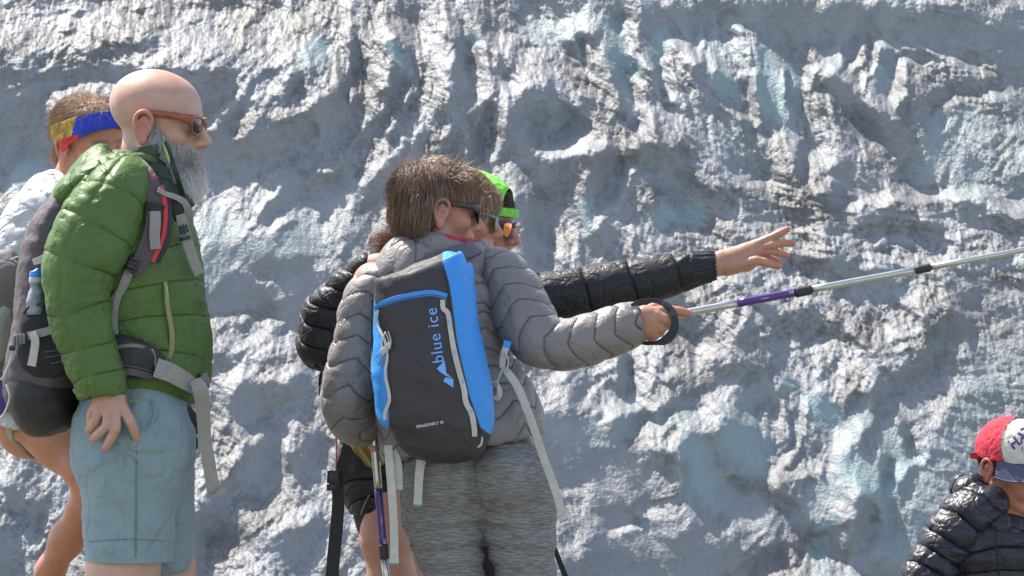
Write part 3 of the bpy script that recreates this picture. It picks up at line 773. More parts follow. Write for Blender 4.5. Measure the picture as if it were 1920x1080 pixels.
# ---- head (local metres: x right-hand side of the head, y forward, z up, origin between the ears)
def head_prims(fem=0.0, nose=1.0, chin=1.0, child=0.0, ears=True, mouth=0.0, jaw=1.0, closed=False, low=1.0):
    p = [ell((0, -0.006, 0.052 - 0.02 * (1 - low)), (0.0745, 0.094, 0.079 * low)),
         ell((0, 0.032, 0.040 - 0.02 * (1 - low)), (0.064, 0.060, 0.068 * low), k=0.02),
         ell((0, 0.034, -0.012), (0.058, 0.052, 0.062), k=0.02),
         ell((0, 0.046, -0.055), (0.040 * jaw, 0.042, 0.042), k=0.02)]
    for s in (-1, 1):
        p += [cone((s * 0.052 * jaw, 0.002, -0.042), (s * 0.016, 0.066, -0.088), 0.016, 0.014, k=0.022),
              ell((s * 0.043, 0.056, -0.010), (0.019, 0.022, 0.017), k=0.018)]
    p += [ell((0, 0.080, -0.092), (0.020 * chin, 0.016 * chin, 0.016), k=0.018)]
    p += [cone((0.010, 0.088, 0.036), (0.042, 0.072, 0.034), 0.007 - 0.003 * fem, 0.006, k=0.014), cone((-0.010, 0.088, 0.036), (-0.042, 0.072, 0.034), 0.007 - 0.003 * fem, 0.006, k=0.014)]
    for s in (-1, 1): p += [ell((s * 0.031, 0.100, 0.017), (0.017, 0.018, 0.0125), k=0.010, sub=True)]
    for s in (-1, 1): p += [ell((s * 0.031, 0.0755, 0.016), (0.0135, 0.0125, 0.0125), k=0.003)]
    if closed:
        for s in (-1, 1): p += [cone((s * 0.020, 0.0870, 0.010), (s * 0.043, 0.0835, 0.011), 0.0016, 0.0014, k=0.002)]
    n = nose
    p += [cone((0, 0.085, 0.028), (0, 0.083 + 0.025 * n, -0.010), 0.0085, 0.0115, k=0.012), ell((0, 0.085 + 0.025 * n, -0.0155), (0.0115, 0.0110, 0.0100), k=0.008), cone((0, 0.085, -0.015), (0, 0.100, -0.018), 0.012, 0.010, k=0.008)]
    for s in (-1, 1): p += [ell((s * 0.0125, 0.083 + 0.014 * n, -0.019), (0.0078, 0.0125, 0.0082), k=0.006)]
    for s in (-1, 1): p += [ell((s * 0.0065, 0.086 + 0.021 * n, -0.0265), (0.0032, 0.0055, 0.003), k=0.003, sub=True)]
    p += [ell((0, 0.080, -0.045), (0.028, 0.021, 0.024), k=0.014)]
    for s in (-1, 1):
        p += [cone((0, 0.0985, -0.0475), (s * 0.021, 0.088, -0.0515), 0.0048, 0.002, k=0.005), cone((0, 0.0975, -0.0585 - mouth), (s * 0.019, 0.088, -0.0525 - mouth * 0.5), 0.0055, 0.002, k=0.005)]
    for s in (-1, 1): p += [cone((0, 0.108, -0.0528 - mouth * 0.5), (s * 0.022, 0.093, -0.0528 - mouth * 0.3), 0.0016 + mouth * 0.5, 0.001, k=0.0025, sub=True)]
    if ears:
        for s in (-1, 1):
            x = s * 0.0735
            p += [ell((x + s * 0.003, -0.003, 0.000), (0.008, 0.015, 0.027), k=0.008)]
            arc = spline([(x + s * 0.002, 0.012, 0.002), (x + s * 0.006, 0.014, 0.016), (x + s * 0.010, 0.008, 0.029), (x + s * 0.013, -0.006, 0.033), (x + s * 0.014, -0.018, 0.024), (x + s * 0.014, -0.021, 0.008), (x + s * 0.011, -0.016, -0.008), (x + s * 0.006, -0.009, -0.020)], 18)
            p += chain(arc, np.interp(np.linspace(0, 1, 18), [0, .4, .7, 1], [0.0034, 0.0042, 0.0038, 0.0048]), k=0.003)
            p += [ell((x + s * 0.005, -0.002, -0.027), (0.0052, 0.0088, 0.0095), k=0.007)]
            p += [ell((x + s * 0.0125, 0.000, -0.001), (0.007, 0.0075, 0.0105), k=0.004, sub=True), ell((x + s * 0.0135, -0.006, 0.019), (0.0045, 0.0065, 0.0075), k=0.004, sub=True)]
            p += [ell((x + s * 0.005, 0.0105, -0.002), (0.004, 0.0036, 0.007), k=0.003)]
    return p
def head_tint(V, M, s=1.0, lips=0.8, beard=0.0, brow=0.8, ear=0.4, extra=None):
    q = ((V - M[1]) @ M[0]) / s
    x, y, z = q[:, 0], q[:, 1], q[:, 2]; ax = np.abs(x)
    g = lambda cx, cy, cz, rx, ry, rz: np.exp(-(((ax - cx) / rx) ** 2 + ((y - cy) / ry) ** 2 + ((z - cz) / rz) ** 2))
    red = lips * np.maximum(g(0.006, 0.10, -0.0465, 0.013, 0.02, 0.0036), g(0.006, 0.10, -0.0595, 0.012, 0.02, 0.0042))
    red = np.maximum(red, ear * sstep(0.070, 0.078, ax) * (np.abs(y) < 0.03) * (z > -0.04) * (z < 0.04))
    red = np.maximum(red, 0.30 * g(0, 0.115, -0.018, 0.014, 0.014, 0.014)); red = np.maximum(red, 0.2 * g(0.04, 0.07, -0.02, 0.02, 0.03, 0.018))
    nz = fbm(q * 260, 2)
    dk = brow * sstep(0.0, 0.5, 1.3 * np.exp(-((z - 0.0365 - 0.05 * (ax - 0.014) + 0.35 * np.clip(ax - 0.032, 0, 1)) / 0.0042) ** 2) * ((ax > 0.010) & (ax < 0.049)) * (y > 0.05) - 0.25 + 0.3 * nz)
    dk = np.maximum(dk, 0.6 * brow * np.exp(-((z - 0.0105) / 0.0016) ** 2) * ((ax > 0.019) & (ax < 0.044)) * (y > 0.07))
    dk = np.maximum(dk, 0.9 * g(0.0065, 0.105, -0.0275, 0.0028, 0.006, 0.0016))
    dk = np.maximum(dk, 0.7 * np.exp(-((z + 0.0528) / 0.0013) ** 2) * (ax < 0.021) * (y > 0.085))
    if beard: dk = np.maximum(dk, beard)
    red = np.maximum(red, 0.34 * sstep(-0.3, 0.8, fbm(q * 24, 4)))
    return {'red': np.clip(red, 0, 1), 'dark': np.clip(dk, 0, 1)}

# ---- cloth reliefs
def seams(u, spacing, w=0.006, sharp=0.7):
    f = u / spacing; f = f - np.floor(f); d = np.minimum(f, 1 - f) * spacing
    return 1 - np.exp(-(d / w) ** sharp), d
def wrinkle(V, sc, oct=3, M=None):
    q = V if M is None else V @ M
    return 1 - 2 * np.abs(fbm(q * sc, oct))
def fold(u, v, fu, fv, seed=0.0, warp=0.3):
    q = np.stack([u * fu, v * fv, np.zeros_like(u) + seed], -1)
    q[..., 0] += warp * vnoise(q * 0.6 + 5.1); q[..., 1] += warp * vnoise(q * 0.6 + 9.7)
    return fbm(q, 2)
MT = {}
MT['skin_fair'] = skin_mat('skin_fair', (0.52, 0.315, 0.235), rough=0.5)
MT['skin_mid'] = skin_mat('skin_mid', (0.47, 0.235, 0.155))
MT['skin_tan'] = skin_mat('skin_tan', (0.46, 0.20, 0.115))
MT['green_nylon'] = mat('green_nylon', (0.078, 0.140, 0.034), 0.5, sheen=0.0, noise=0.12, nscale=8, bump=0.12, bscale=500, spec=0.3, crinkle=0.25, crs=9)
MT['green_dark'] = mat('green_dark', (0.020, 0.042, 0.018), 0.5, noise=0.1, bump=0.1, bscale=400, crinkle=0.3, crs=10)
MT['lime'] = mat('lime_trim', (0.30, 0.42, 0.10), 0.6)
MT['zip_olive'] = mat('olive_zip', (0.25, 0.26, 0.10), 0.6, bump=0.3, bscale=900)
MT['chino'] = mat('chino_cotton', (0.225, 0.295, 0.315), 0.85, sheen=0.15, noise=0.07, nscale=14, bump=0.35, bscale=900, spec=0.25, crinkle=0.45, crs=6)
MT['seam_thread'] = mat('seam_thread', (0.13, 0.19, 0.19), 0.9)
MT['web_grey'] = mat('grey_webbing', (0.29, 0.275, 0.25), 0.7, noise=0.08, nscale=60, bump=0.5, bscale=1400, spec=0.3)
MT['web_pale'] = mat('pale_webbing', (0.52, 0.50, 0.45), 0.75, noise=0.1, nscale=60, bump=0.5, bscale=1400, spec=0.3)
MT['web_black'] = mat('black_webbing', (0.018, 0.018, 0.02), 0.6, bump=0.4, bscale=1200)
MT['pack_plum'] = mat('plum_pack_cloth', (0.085, 0.066, 0.074), 0.7, noise=0.12, nscale=30, bump=0.4, bscale=700, crinkle=0.15, crs=9)
MT['pack_black'] = mat('black_pack_cloth', (0.020, 0.019, 0.021), 0.55, noise=0.15, nscale=30, bump=0.35, bscale=700)
MT['pack_grey'] = mat('grey_pack_cloth', (0.17, 0.16, 0.15), 0.75, noise=0.12, nscale=30, bump=0.4, bscale=700, crinkle=0.2, crs=9)
MT['mesh_black'] = mat('black_mesh', (0.022, 0.023, 0.028), 0.8, noise=0.5, nscale=700, bump=0.6, bscale=1200)
MT['red_trim'] = mat('red_trim', (0.55, 0.025, 0.03), 0.55)
MT['plastic_black'] = mat('black_plastic', (0.02, 0.02, 0.022), 0.35)
MT['plastic_grey'] = mat('grey_plastic', (0.16, 0.165, 0.17), 0.4)
MT['down_grey'] = mat('grey_down_nylon', (0.195, 0.175, 0.170), 0.45, sheen=0.1, noise=0.08, nscale=10, bump=0.15, bscale=450, spec=0.5, crinkle=0.22, crs=11)
MT['plum_lining'] = mat('plum_lining', (0.10, 0.085, 0.095), 0.6, bump=0.2, bscale=600)
MT['down_black'] = mat('black_down_nylon', (0.016, 0.016, 0.018), 0.5, noise=0.1, nscale=10, bump=0.12, bscale=300, spec=0.35, crinkle=0.3, crs=10)
MT['down_navy'] = mat('dark_navy_down_nylon', (0.016, 0.016, 0.024), 0.42, noise=0.1, nscale=10, bump=0.12, bscale=300, spec=0.45, crinkle=0.3, crs=11)
MT['leggings'] = mat('melange_leggings', (0.140, 0.138, 0.135), 0.85, noise=0.0, nscale=1, col2=(0.265, 0.260, 0.253), bump=0.15, bscale=800, stretch=(1, 1, 1), spec=0.2)
MT['blue'] = mat('bright_blue_cloth', (0.035, 0.27, 0.72), 0.5, noise=0.06, nscale=30, bump=0.3, bscale=800, crinkle=0.2, crs=9)
MT['blue_pale'] = mat('pale_blue_print', (0.16, 0.40, 0.85), 0.5)
MT['pack_coal'] = mat('charcoal_pack_cloth', (0.034, 0.029, 0.032), 0.62, noise=0.15, nscale=25, bump=0.35, bscale=900, crinkle=0.15, crs=8)
MT['white_print'] = mat('white_print', (0.75, 0.75, 0.75), 0.6)
MT['pale_print'] = mat('pale_grey_print', (0.30, 0.28, 0.25), 0.7)
MT['red_cloth'] = mat('crimson_collar', (0.40, 0.03, 0.06), 0.8, bump=0.4, bscale=500)
MT['alu'] = mat('aluminium_tube', (0.50, 0.50, 0.46), 0.32, metal=0.85, noise=0.06, nscale=40)
MT['purple'] = mat('purple_lacquer', (0.075, 0.03, 0.17), 0.3, noise=0.1, nscale=60)
MT['white_shell'] = mat('pale_grey_shell', (0.50, 0.50, 0.50), 0.6, noise=0.05, nscale=12, bump=0.25, bscale=200, crinkle=0.5, crs=9)
MT['band_yellow'] = mat('yellow_band', (0.50, 0.33, 0.04), 0.85, col2=(0.16, 0.10, 0.02), nscale=60, bump=0.4, bscale=500)
MT['band_blue'] = mat('blue_band', (0.02, 0.045, 0.40), 0.85, noise=0.3, nscale=60, bump=0.4, bscale=500)
MT['band_red'] = mat('red_band', (0.50, 0.03, 0.04), 0.85, noise=0.3, nscale=60, bump=0.4, bscale=500)
MT['cap_green'] = mat('lime_green_headband', (0.20, 0.60, 0.07), 0.8, noise=0.1, nscale=60, bump=0.4, bscale=500)
MT['cap_red'] = mat('crimson_cap_cotton', (0.52, 0.025, 0.05), 0.85, noise=0.12, nscale=40, bump=0.5, bscale=700, crinkle=0.2, crs=12)
MT['cap_white'] = mat('off_white_cap_cotton', (0.60, 0.57, 0.50), 0.85, noise=0.05, nscale=40, bump=0.5, bscale=700)
MT['cap_navy'] = mat('slate_navy_cap_cotton', (0.08, 0.082, 0.15), 0.8, noise=0.1, nscale=40, bump=0.5, bscale=700)
MT['print_purple'] = mat('dark_purple_letters', (0.07, 0.03, 0.15), 0.8, bump=0.5, bscale=900)
MT['print_red'] = mat('red_letters', (0.45, 0.04, 0.05), 0.8)
MT['lens'] = mat('dark_lens', (0.022, 0.016, 0.014), 0.12, spec=0.45, coat=0.1)
MT['lens_orange'] = mat('orange_mirror_lens', (0.75, 0.20, 0.03), 0.10, metal=0.7, coat=0.5, noise=0.5, nscale=60)
MT['tortoise'] = mat('tortoiseshell', (0.36, 0.065, 0.03), 0.3, col2=(0.14, 0.055, 0.02), nscale=70)
MT['teal_frame'] = mat('teal_frame', (0.03, 0.32, 0.38), 0.4)
MT['tan'] = mat('tan_suede', (0.26, 0.14, 0.055), 0.85, noise=0.2, nscale=40, bump=0.5, bscale=400)
MT['shorts_black'] = mat('black_stretch_cloth', (0.018, 0.018, 0.02), 0.8)
MT['khaki'] = mat('pale_khaki', (0.28, 0.30, 0.24), 0.85, noise=0.08, bump=0.3, bscale=700, crinkle=0.4, crs=9)
MT['brown_cloth'] = mat('brown_cloth', (0.11, 0.085, 0.075), 0.85, noise=0.1, bump=0.3, bscale=700, crinkle=0.4, crs=12)
MT['bottle_clear'] = mat('cloudy_bottle_plastic', (0.30, 0.36, 0.42), 0.2, spec=0.6, alpha=0.75)
MT['bottle_blue'] = mat('blue_bottle_cap', (0.04, 0.22, 0.70), 0.35)
MT['violet'] = mat('violet_cloth', (0.10, 0.06, 0.30), 0.6)
MT['khaki_tip'] = mat('olive_webbing_tip', (0.10, 0.13, 0.08), 0.7)
MT['hair_brown'] = hair_mat('brown_hair', (0.062, 0.033, 0.021), (0.38, 0.235, 0.15), 0.42)
MT['hair_auburn'] = hair_mat('auburn_hair', (0.12, 0.045, 0.02), (0.32, 0.14, 0.06), 0.4)
MT['hair_light'] = hair_mat('light_brown_hair', (0.16, 0.09, 0.05), (0.50, 0.34, 0.21), 0.4)
MT['hair_dark'] = hair_mat('dark_brown_hair', (0.02, 0.011, 0.008), (0.06, 0.035, 0.022), 0.4)
MT['beard'] = hair_mat('grey_beard_hair', (0.17, 0.16, 0.15), (0.95, 0.90, 0.86), 0.5)
MT['beard_base'] = mat('beard_undercoat', (0.24, 0.225, 0.21), 0.95, noise=0.3, nscale=150)  # darkened so the shade between the strands is in its colour
MT['white_cord'] = mat('grey_cord', (0.45, 0.45, 0.43), 0.7)
MT['rubber'] = mat('black_rubber', (0.022, 0.022, 0.024), 0.55, bump=0.3, bscale=500)
MT['silver'] = mat('silver_metal', (0.6, 0.6, 0.6), 0.3, metal=0.9)
def melange(m):      # fine horizontal flecks
    n = m.node_tree.nodes
    for x in n:
        if x.type == 'MAPPING': x.inputs['Scale'].default_value = (42, 42, 520)
        if x.type == 'TEX_NOISE' and x.inputs['Scale'].default_value < 2: x.inputs['Detail'].default_value = 3; x.inputs['Distortion'].default_value = 0.25
        if x.type == 'MAP_RANGE': x.inputs[1].default_value = 0.40; x.inputs[2].default_value = 0.60
melange(MT['leggings'])

def two_tone(name, ca, cb, attr):
    m = mat(name, ca, 0.55, noise=0.1, nscale=25, bump=0.35, bscale=900, crinkle=0.15, crs=9)
    n = m.node_tree.nodes; l = m.node_tree.links; b = n['Principled BSDF']; src = b.inputs['Base Color'].links[0].from_socket
    a = n.new('ShaderNodeAttribute'); a.attribute_name = attr; r = n.new('ShaderNodeMapRange'); r.inputs[1].default_value = -0.4; r.inputs[2].default_value = 0.4
    x = n.new('ShaderNodeMix'); x.data_type = 'RGBA'; l.new(a.outputs['Fac'], r.inputs[0]); l.new(r.outputs[0], x.inputs[0]); l.new(src, x.inputs[6]); x.inputs[7].default_value = (*cb, 1)
    l.new(x.outputs[2], b.inputs['Base Color']); return m
MT['pack_two'] = two_tone('charcoal_and_blue_cloth', (0.034, 0.029, 0.032), (0.035, 0.27, 0.72), 'edge')

def stitched(m, dist=0.0045, wd=0.19):
    n = m.node_tree.nodes; l = m.node_tree.links; b = n['Principled BSDF']; last = b.inputs['Normal'].links[0].from_socket
    a = n.new('ShaderNodeAttribute'); a.attribute_name = 'seam'; c = n.new('ShaderNodeMath'); c.operation = 'ABSOLUTE'; l.new(a.outputs['Fac'], c.inputs[0])
    r = n.new('ShaderNodeMapRange'); r.inputs[1].default_value = 0; r.inputs[2].default_value = wd; l.new(c.outputs[0], r.inputs[0])
    p = n.new('ShaderNodeMath'); p.operation = 'POWER'; p.inputs[1].default_value = 0.55; l.new(r.outputs[0], p.inputs[0])
    q = n.new('ShaderNodeBump'); q.inputs['Strength'].default_value = 1.0; q.inputs['Distance'].default_value = dist
    l.new(p.outputs[0], q.inputs['Height']); l.new(last, q.inputs['Normal']); l.new(q.outputs[0], b.inputs['Normal'])
for k_ in ('green_nylon', 'green_dark'): stitched(MT[k_], 0.0032, 0.13)
for k_ in ('down_grey', 'down_black', 'down_navy'): stitched(MT[k_], 0.0038, 0.17)
# ================================================================ people helpers
def hfwd(yaw, pitch):
    """yaw: degrees from facing right in the photo towards the camera; pitch: degrees up"""
    a, b = math.radians(yaw), math.radians(pitch)
    return np.array([math.cos(a) * math.cos(b), -math.sin(a) * math.cos(b), math.sin(b)])
class Head:
    def __init__(s, px, py, Y, yaw, pitch, scale=1.0, roll=0.0, **kw):
        s.o = P(px, py, Y); f = hfwd(yaw, pitch); up = np.array([0, 0, 1.]); s.R = frame(f, up)
        if roll:
            a = math.radians(roll); c, d = math.cos(a), math.sin(a); s.R = s.R @ np.array([[c, 0, d], [0, 1, 0], [-d, 0, c]])
        s.s = scale; s.M = (s.R, s.o); s.kw = kw
        s.prims = head_prims(**kw); s.g = sdf(s.prims)
    def f(s, p): return s.g(((p - s.o) @ s.R) / s.s) * s.s
    def w(s, q): return s.o + (np.asarray(q, float) * s.s) @ s.R.T      # local to world
    def local(s, f):      # wrap another local field
        return lambda p: f(((p - s.o) @ s.R) / s.s) * s.s
    def mesh(s, neck=None, h=0.0026, **t):
        nf = sdf(neck) if neck else None
        def F(p):
            d = s.f(p)
            if nf is not None:
                e = nf(p); k = 0.018; hh = np.clip(0.5 + 0.5 * (e - d) / k, 0, 1); d = e * (1 - hh) + d * hh - k * hh * (1 - hh)
            return d
        V, Q = surface(F, s.o - 0.17 * s.s - (0, 0, 0.03), s.o + 0.17 * s.s, h)
        tint = head_tint(V, s.M, s.s, **t)
        return V, Q, tint['red'], tint['dark']
def body_obj(parent, mat_, pieces):
    """pieces: (V, Q[, red, dark]) joined into the one mesh that is the body"""
    V, Q = join_geo([(p[0], p[1]) for p in pieces])
    red = np.concatenate([p[2] if len(p) > 2 else np.zeros(len(p[0])) for p in pieces])
    dk = np.concatenate([p[3] if len(p) > 3 else np.zeros(len(p[0])) for p in pieces])
    return link_mesh('body', V, Q, mat_, parent, colors={'red': red, 'dark': dk})
def limb(pts, rs, k=0.02, h=0.005, flat=None, more=()):
    pts = [np.asarray(p, float) for p in pts]
    f = sdf(chain(pts, rs, k, flat) + list(more)); A = np.array(pts); r = max(rs) + 0.03
    for m in more: pass
    return surface(f, A.min(0) - r, A.max(0) + r, h)
def hand_mesh(prims, pts, h=0.0017, redtips=None):
    A = np.array(pts); f = sdf(prims); V, Q = surface(f, A.min(0) - 0.04, A.max(0) + 0.04, h, 2)
    red = np.zeros(len(V))
    if redtips is not None:
        for (t, r, a) in redtips: red = np.maximum(red, a * np.exp(-((V - t) ** 2).sum(1) / r ** 2))
    return V, Q, red, np.zeros(len(V))
def finger(pts, r0, r1, k=0.004):
    """knuckle, joint, joint, tip"""
    P0 = np.asarray(pts, float); m = 9; Q0 = spline(P0, m); Q0 = 0.6 * Q0 + 0.4 * np.stack([np.interp(np.linspace(0, 1, m), np.linspace(0, 1, len(P0)), P0[:, i]) for i in range(3)], -1)
    rs = np.linspace(r0, r1, m) * (1 + 0.05 * np.cos(np.linspace(0, 1, m) * (len(P0) - 1) * 2 * np.pi))
    return chain(Q0, rs, k)
def boot(parent, at, yaw=0.0, mat_=None, s=1.0):
    """hiking boot standing at `at`, toe along yaw"""
    R = frame(hfwd(yaw, 0)); f = sdf([cone((0, -0.04, 0.045), (0, 0.14, 0.035), 0.045, 0.036, k=0.02), cone((0, -0.03, 0.05), (0, -0.02, 0.14), 0.045, 0.05, k=0.03),
        rbox((0, 0.05, 0.012), (0.046, 0.145, 0.014), 0.012, k=0.006)])
    F = lambda p: f(((p - at) @ R) / s) * s
    return surface(F, np.asarray(at) - (0.22, 0.22, 0.02), np.asarray(at) + (0.22, 0.22, 0.24), 0.008)
LENS = {'wrap': [(-0.026, 0.010), (-0.018, 0.0155), (0.0, 0.0175), (0.018, 0.016), (0.027, 0.010), (0.027, -0.004), (0.019, -0.016), (0.004, -0.020), (-0.012, -0.016), (-0.023, -0.006)],
        'round': [(-0.024, 0.008), (-0.014, 0.017), (0.0, 0.019), (0.014, 0.017), (0.023, 0.008), (0.024, -0.006), (0.014, -0.019), (0.0, -0.022), (-0.014, -0.018), (-0.023, -0.007)]}
def glasses(name, H, parent, mframe, mlens, style='wrap', fr=0.0018, zc=0.012, yc=0.099, bow=0.45, temple=0.0035, label=None, rim=True, mtemple=None):
    sh = np.array(LENS[style]); n = 40; sp = spline(np.concatenate([sh, sh[:1]]), n)[:-1]
    geo = []; lens = []
    def pt(sx, a, b, dy=0):
        x = 0.034 + a; y = yc - bow * np.maximum(x - 0.02, 0) ** 1.0 * (0.25 + 6 * np.maximum(x - 0.02, 0)) + dy
        return np.stack([sx * x, y, zc + b + 0 * x], -1)
    def tubeg(c, r, closed=True, nr=8):
        T = np.roll(c, -1, 0) - np.roll(c, 1, 0) if closed else np.gradient(c, axis=0)
        T /= np.linalg.norm(T, axis=1, keepdims=True); A = np.cross(T, (0, 1, 0.01)); A /= np.linalg.norm(A, axis=1, keepdims=True); B = np.cross(T, A)
        th = np.linspace(0, 2 * np.pi, nr, endpoint=False); r = np.asarray(r) * np.ones(len(c))
        V = c[:, None] + r[:, None, None] * (A[:, None] * np.cos(th)[None, :, None] * 1.0 + B[:, None] * np.sin(th)[None, :, None])
        if closed: V = np.concatenate([V, V[:1]]); 
        return V.reshape(-1, 3), grid_faces(len(V), nr)
    for sx in (-1, 1):
        c = pt(sx, sp[:, 0], sp[:, 1]); geo.append(tubeg(c, fr))
        rings = [np.concatenate([pt(sx, sp[:, 0] * q, sp[:, 1] * q, 0.0035 * (1 - q * q))]) for q in (1, 0.8, 0.55, 0.3, 0.02)]
        V = np.concatenate(rings); m = len(sp); F = []
        for k in range(4):
            a = np.arange(m) + k * m; b = (np.arange(m) + 1) % m + k * m; F.append(np.stack([a, b, b + m, a + m], -1))
        F = np.concatenate(F); lens.append((V, F)); lens.append((V - (0, 0.0018, 0), F[:, ::-1]))
        hx = np.array([pt(sx, np.array([0.027]), np.array([0.009]))[0], (sx * 0.0765, yc - 0.030, zc + 0.013), (sx * 0.0785, 0.035, zc + 0.014), (sx * 0.0795, 0.002, zc + 0.013), (sx * 0.079, -0.018, zc + 0.0)])
        c = spline(hx, 24); Vt, Ft = tubeg(c, 1.0, False, 10)
        cc = np.repeat(c, 10, 0); dv = Vt - cc; tw = np.interp(np.linspace(0, 1, 24), [0, 0.2, 0.75, 1], [2.0, 1.3, 1.0, 0.8])
        tw = np.repeat(tw, 10)[:, None]; geo.append((cc + dv * np.array([0.0014, 0.0014, temple]) * np.concatenate([np.ones_like(tw), np.ones_like(tw), tw], 1), Ft))
    br = spline([pt(-1, np.array([-0.024]), np.array([0.006]))[0], (0, yc + 0.006, zc + 0.008), pt(1, np.array([-0.024]), np.array([0.006]))[0]], 10)
    geo.append(tubeg(br, fr * 1.2, False))
    V, F = join_geo(geo); o = link_mesh(name, H.w(V), F, mframe, parent)
    V, F = join_geo(lens); link_mesh('lens', H.w(V), F, mlens, o)
    if label: o['label'] = label
    return o
def surf_strands(name, H, hf, roots, flow, L, S, r, mat_, parent, lift=0.0, frizz=0.15, tone=None, seed=1, local=True, hug=1.0):
    """strands that lie along the field hf from roots following flow(p)->dir (all in head-local metres)"""
    g = np.random.default_rng(seed); N = len(roots); p = roots.copy(); out = [p.copy()]; Ln = L * np.ones(N)
    cl_ = np.stack([fbm(roots * 32 + 7.7 * i, 2) for i in range(3)], -1); jit = g.normal(size=(N, 3)) * frizz * 0.55 + cl_ * (frizz * 1.1 + 0.16); off = np.abs(g.normal(size=N)) * lift
    d0 = None
    for k in range(S - 1):
        d = flow(p) + jit * (0.5 + k / S) + 0.25 * frizz * g.normal(size=(N, 3))
        n = grad(hf, p, 0.002); dist = hf(p)
        d = d / (np.linalg.norm(d, axis=1, keepdims=True) + 1e-9)
        d = d - hug * n * (d * n).sum(1, keepdims=True)
        if d0 is not None: d = 0.5 * d + 0.5 * d0
        d = d / (np.linalg.norm(d, axis=1, keepdims=True) + 1e-9); d0 = d
        p = p + d * (Ln / (S - 1))[:, None] - n * ((dist - off - 0.001) * hug * 0.6)[:, None]
        out.append(p.copy())
    pts = np.stack(out, 1)
    W = H.w(pts.reshape(-1, 3)).reshape(N, S, 3)
    return strands(name, W, r, mat_, parent, tone if tone is not None else g.random(N))
def sample_surface(f, lo, hi, h, n, cond=None, seed=3):
    V, Q = surface(f, lo, hi, h, 2)
    if cond is not None: V = V[cond(V)]
    g = np.random.default_rng(seed); V = V[g.integers(0, len(V), n)] + g.normal(size=(n, 3)) * h * 0.4
    return V
def puff(sp, amp, w=0.008, wr=0.0012, fr=(55, 18), wob=0.12, vs=None, seed=0.0, micro=0.0006, phase=0.0, sharp=0.7, big=0.0):
    """quilted tube relief: seams across the tube every sp metres, optional seams along it"""
    def d(s, c, V, th):
        q = V * 5 + seed
        u = s + phase + sp * wob * 2.2 * fbm(q, 2)
        a, dist = seams(u, sp, w, sharp); SEAM.append(np.sin(np.pi * u / sp) * (np.clip(np.abs(th - vs[0]) * 0.9, 0, 1) if vs else 1))
        h = amp * a
        if vs:
            ph, amt = vs
            dd = np.abs(np.angle(np.exp(1j * (th - ph)))) * 0.07
            h = h * (1 - amt * np.exp(-(dd / 0.003) ** 0.8))
        near = np.exp(-dist / (sp * 0.22))
        h = h + 0.5 * wr * fold(c, s, fr[0], fr[1], seed) * (0.15 + near)
        for (cu, cv, fa, fb, sd) in ((c + 0.35 * s, s - 0.35 * c, 9, 22, 3.0), (c - 0.5 * s, s + 0.5 * c, 7, 26, 8.0), (c, s, 20, 34, 13.0)):
            n_ = fold(cu, cv, fa, fb, seed + sd, 0.5); m_ = sstep(-0.2, 0.5, fold(cu, cv, 4, 5, seed + sd + 1))
            h = h - wr * 0.75 * m_ * np.exp(-np.abs(n_) / 0.10) + wr * 0.35 * n_
        h = h + micro * wrinkle(V, 70, 2) + big * vnoise(V * 12 + seed)
        return h
    return d
from mathutils.bvhtree import BVHTree
def bvh_of(o):
    wl = np.array(world_loc(o)); n = len(o.data.vertices); co = np.empty(n * 3); o.data.vertices.foreach_get('co', co)
    return BVHTree.FromPolygons((co.reshape(-1, 3) + wl).tolist(), [tuple(p.vertices) for p in o.data.polygons])
CAMV = np.array([0, 0, CAMZ])
def onto(bv, px, py, off, fallback):
    """point on the surface in front of the camera at a photo pixel"""
    d = norm(P(px, py, 1.0) - CAMV); h = bv.ray_cast(Vector(CAMV), Vector(d))
    q = np.array(h[0]) if h[0] is not None else P(px, py, fallback)
    return q - d * off
def lettering(name, txt, size, cx, cy, ang, bv, Y0, mat_, parent, off=0.0012, arc=0.0, spacing=1.0, sx=1.0, bold=0.0):
    cu = bpy.data.curves.new('letters', 'FONT'); cu.body = txt; cu.size = size; cu.align_x = 'CENTER'; cu.align_y = 'CENTER'; cu.space_character = spacing; cu.offset = bold; cu.resolution_u = 4
    o = bpy.data.objects.new('letters', cu); C.objects.link(o); bpy.context.view_layer.update()
    me = bpy.data.meshes.new_from_object(o.evaluated_get(bpy.context.evaluated_depsgraph_get()))
    v = np.empty(len(me.vertices) * 3); me.vertices.foreach_get('co', v); v = v.reshape(-1, 3); F = [list(p.vertices) for p in me.polygons]
    bpy.data.objects.remove(o); bpy.data.curves.remove(cu); bpy.data.meshes.remove(me)
    a = math.radians(ang); u = v[:, 0] * sx; w_ = v[:, 1]
    if arc: th = u / arc; u, w_ = (arc + w_) * np.sin(th), (arc + w_) * np.cos(th) - arc
    ppm = 1 / (K * Y0); X = cx + (u * math.cos(a) - w_ * math.sin(a)) * ppm; Z = cy - (u * math.sin(a) + w_ * math.cos(a)) * ppm
    V = np.array([onto(bv, x, z, off, Y0) for x, z in zip(X, Z)])
    T = [np.array([f[0], f[i], f[i + 1]]) for f in F for i in range(1, len(f) - 1)]
    return link_mesh(name, V, np.array(T), mat_, parent, smooth=False)
def decal_poly(name, polys, bv, Y0, mat_, parent, off=0.0012):
    V = []; F = []
    for poly in polys:
        b = len(V); V += [onto(bv, x, y, off, Y0) for x, y in poly]
        F += [[b, b + i, b + i + 1] for i in range(1, len(poly) - 1)]
    return link_mesh(name, np.array(V), np.array(F), mat_, parent, smooth=False)
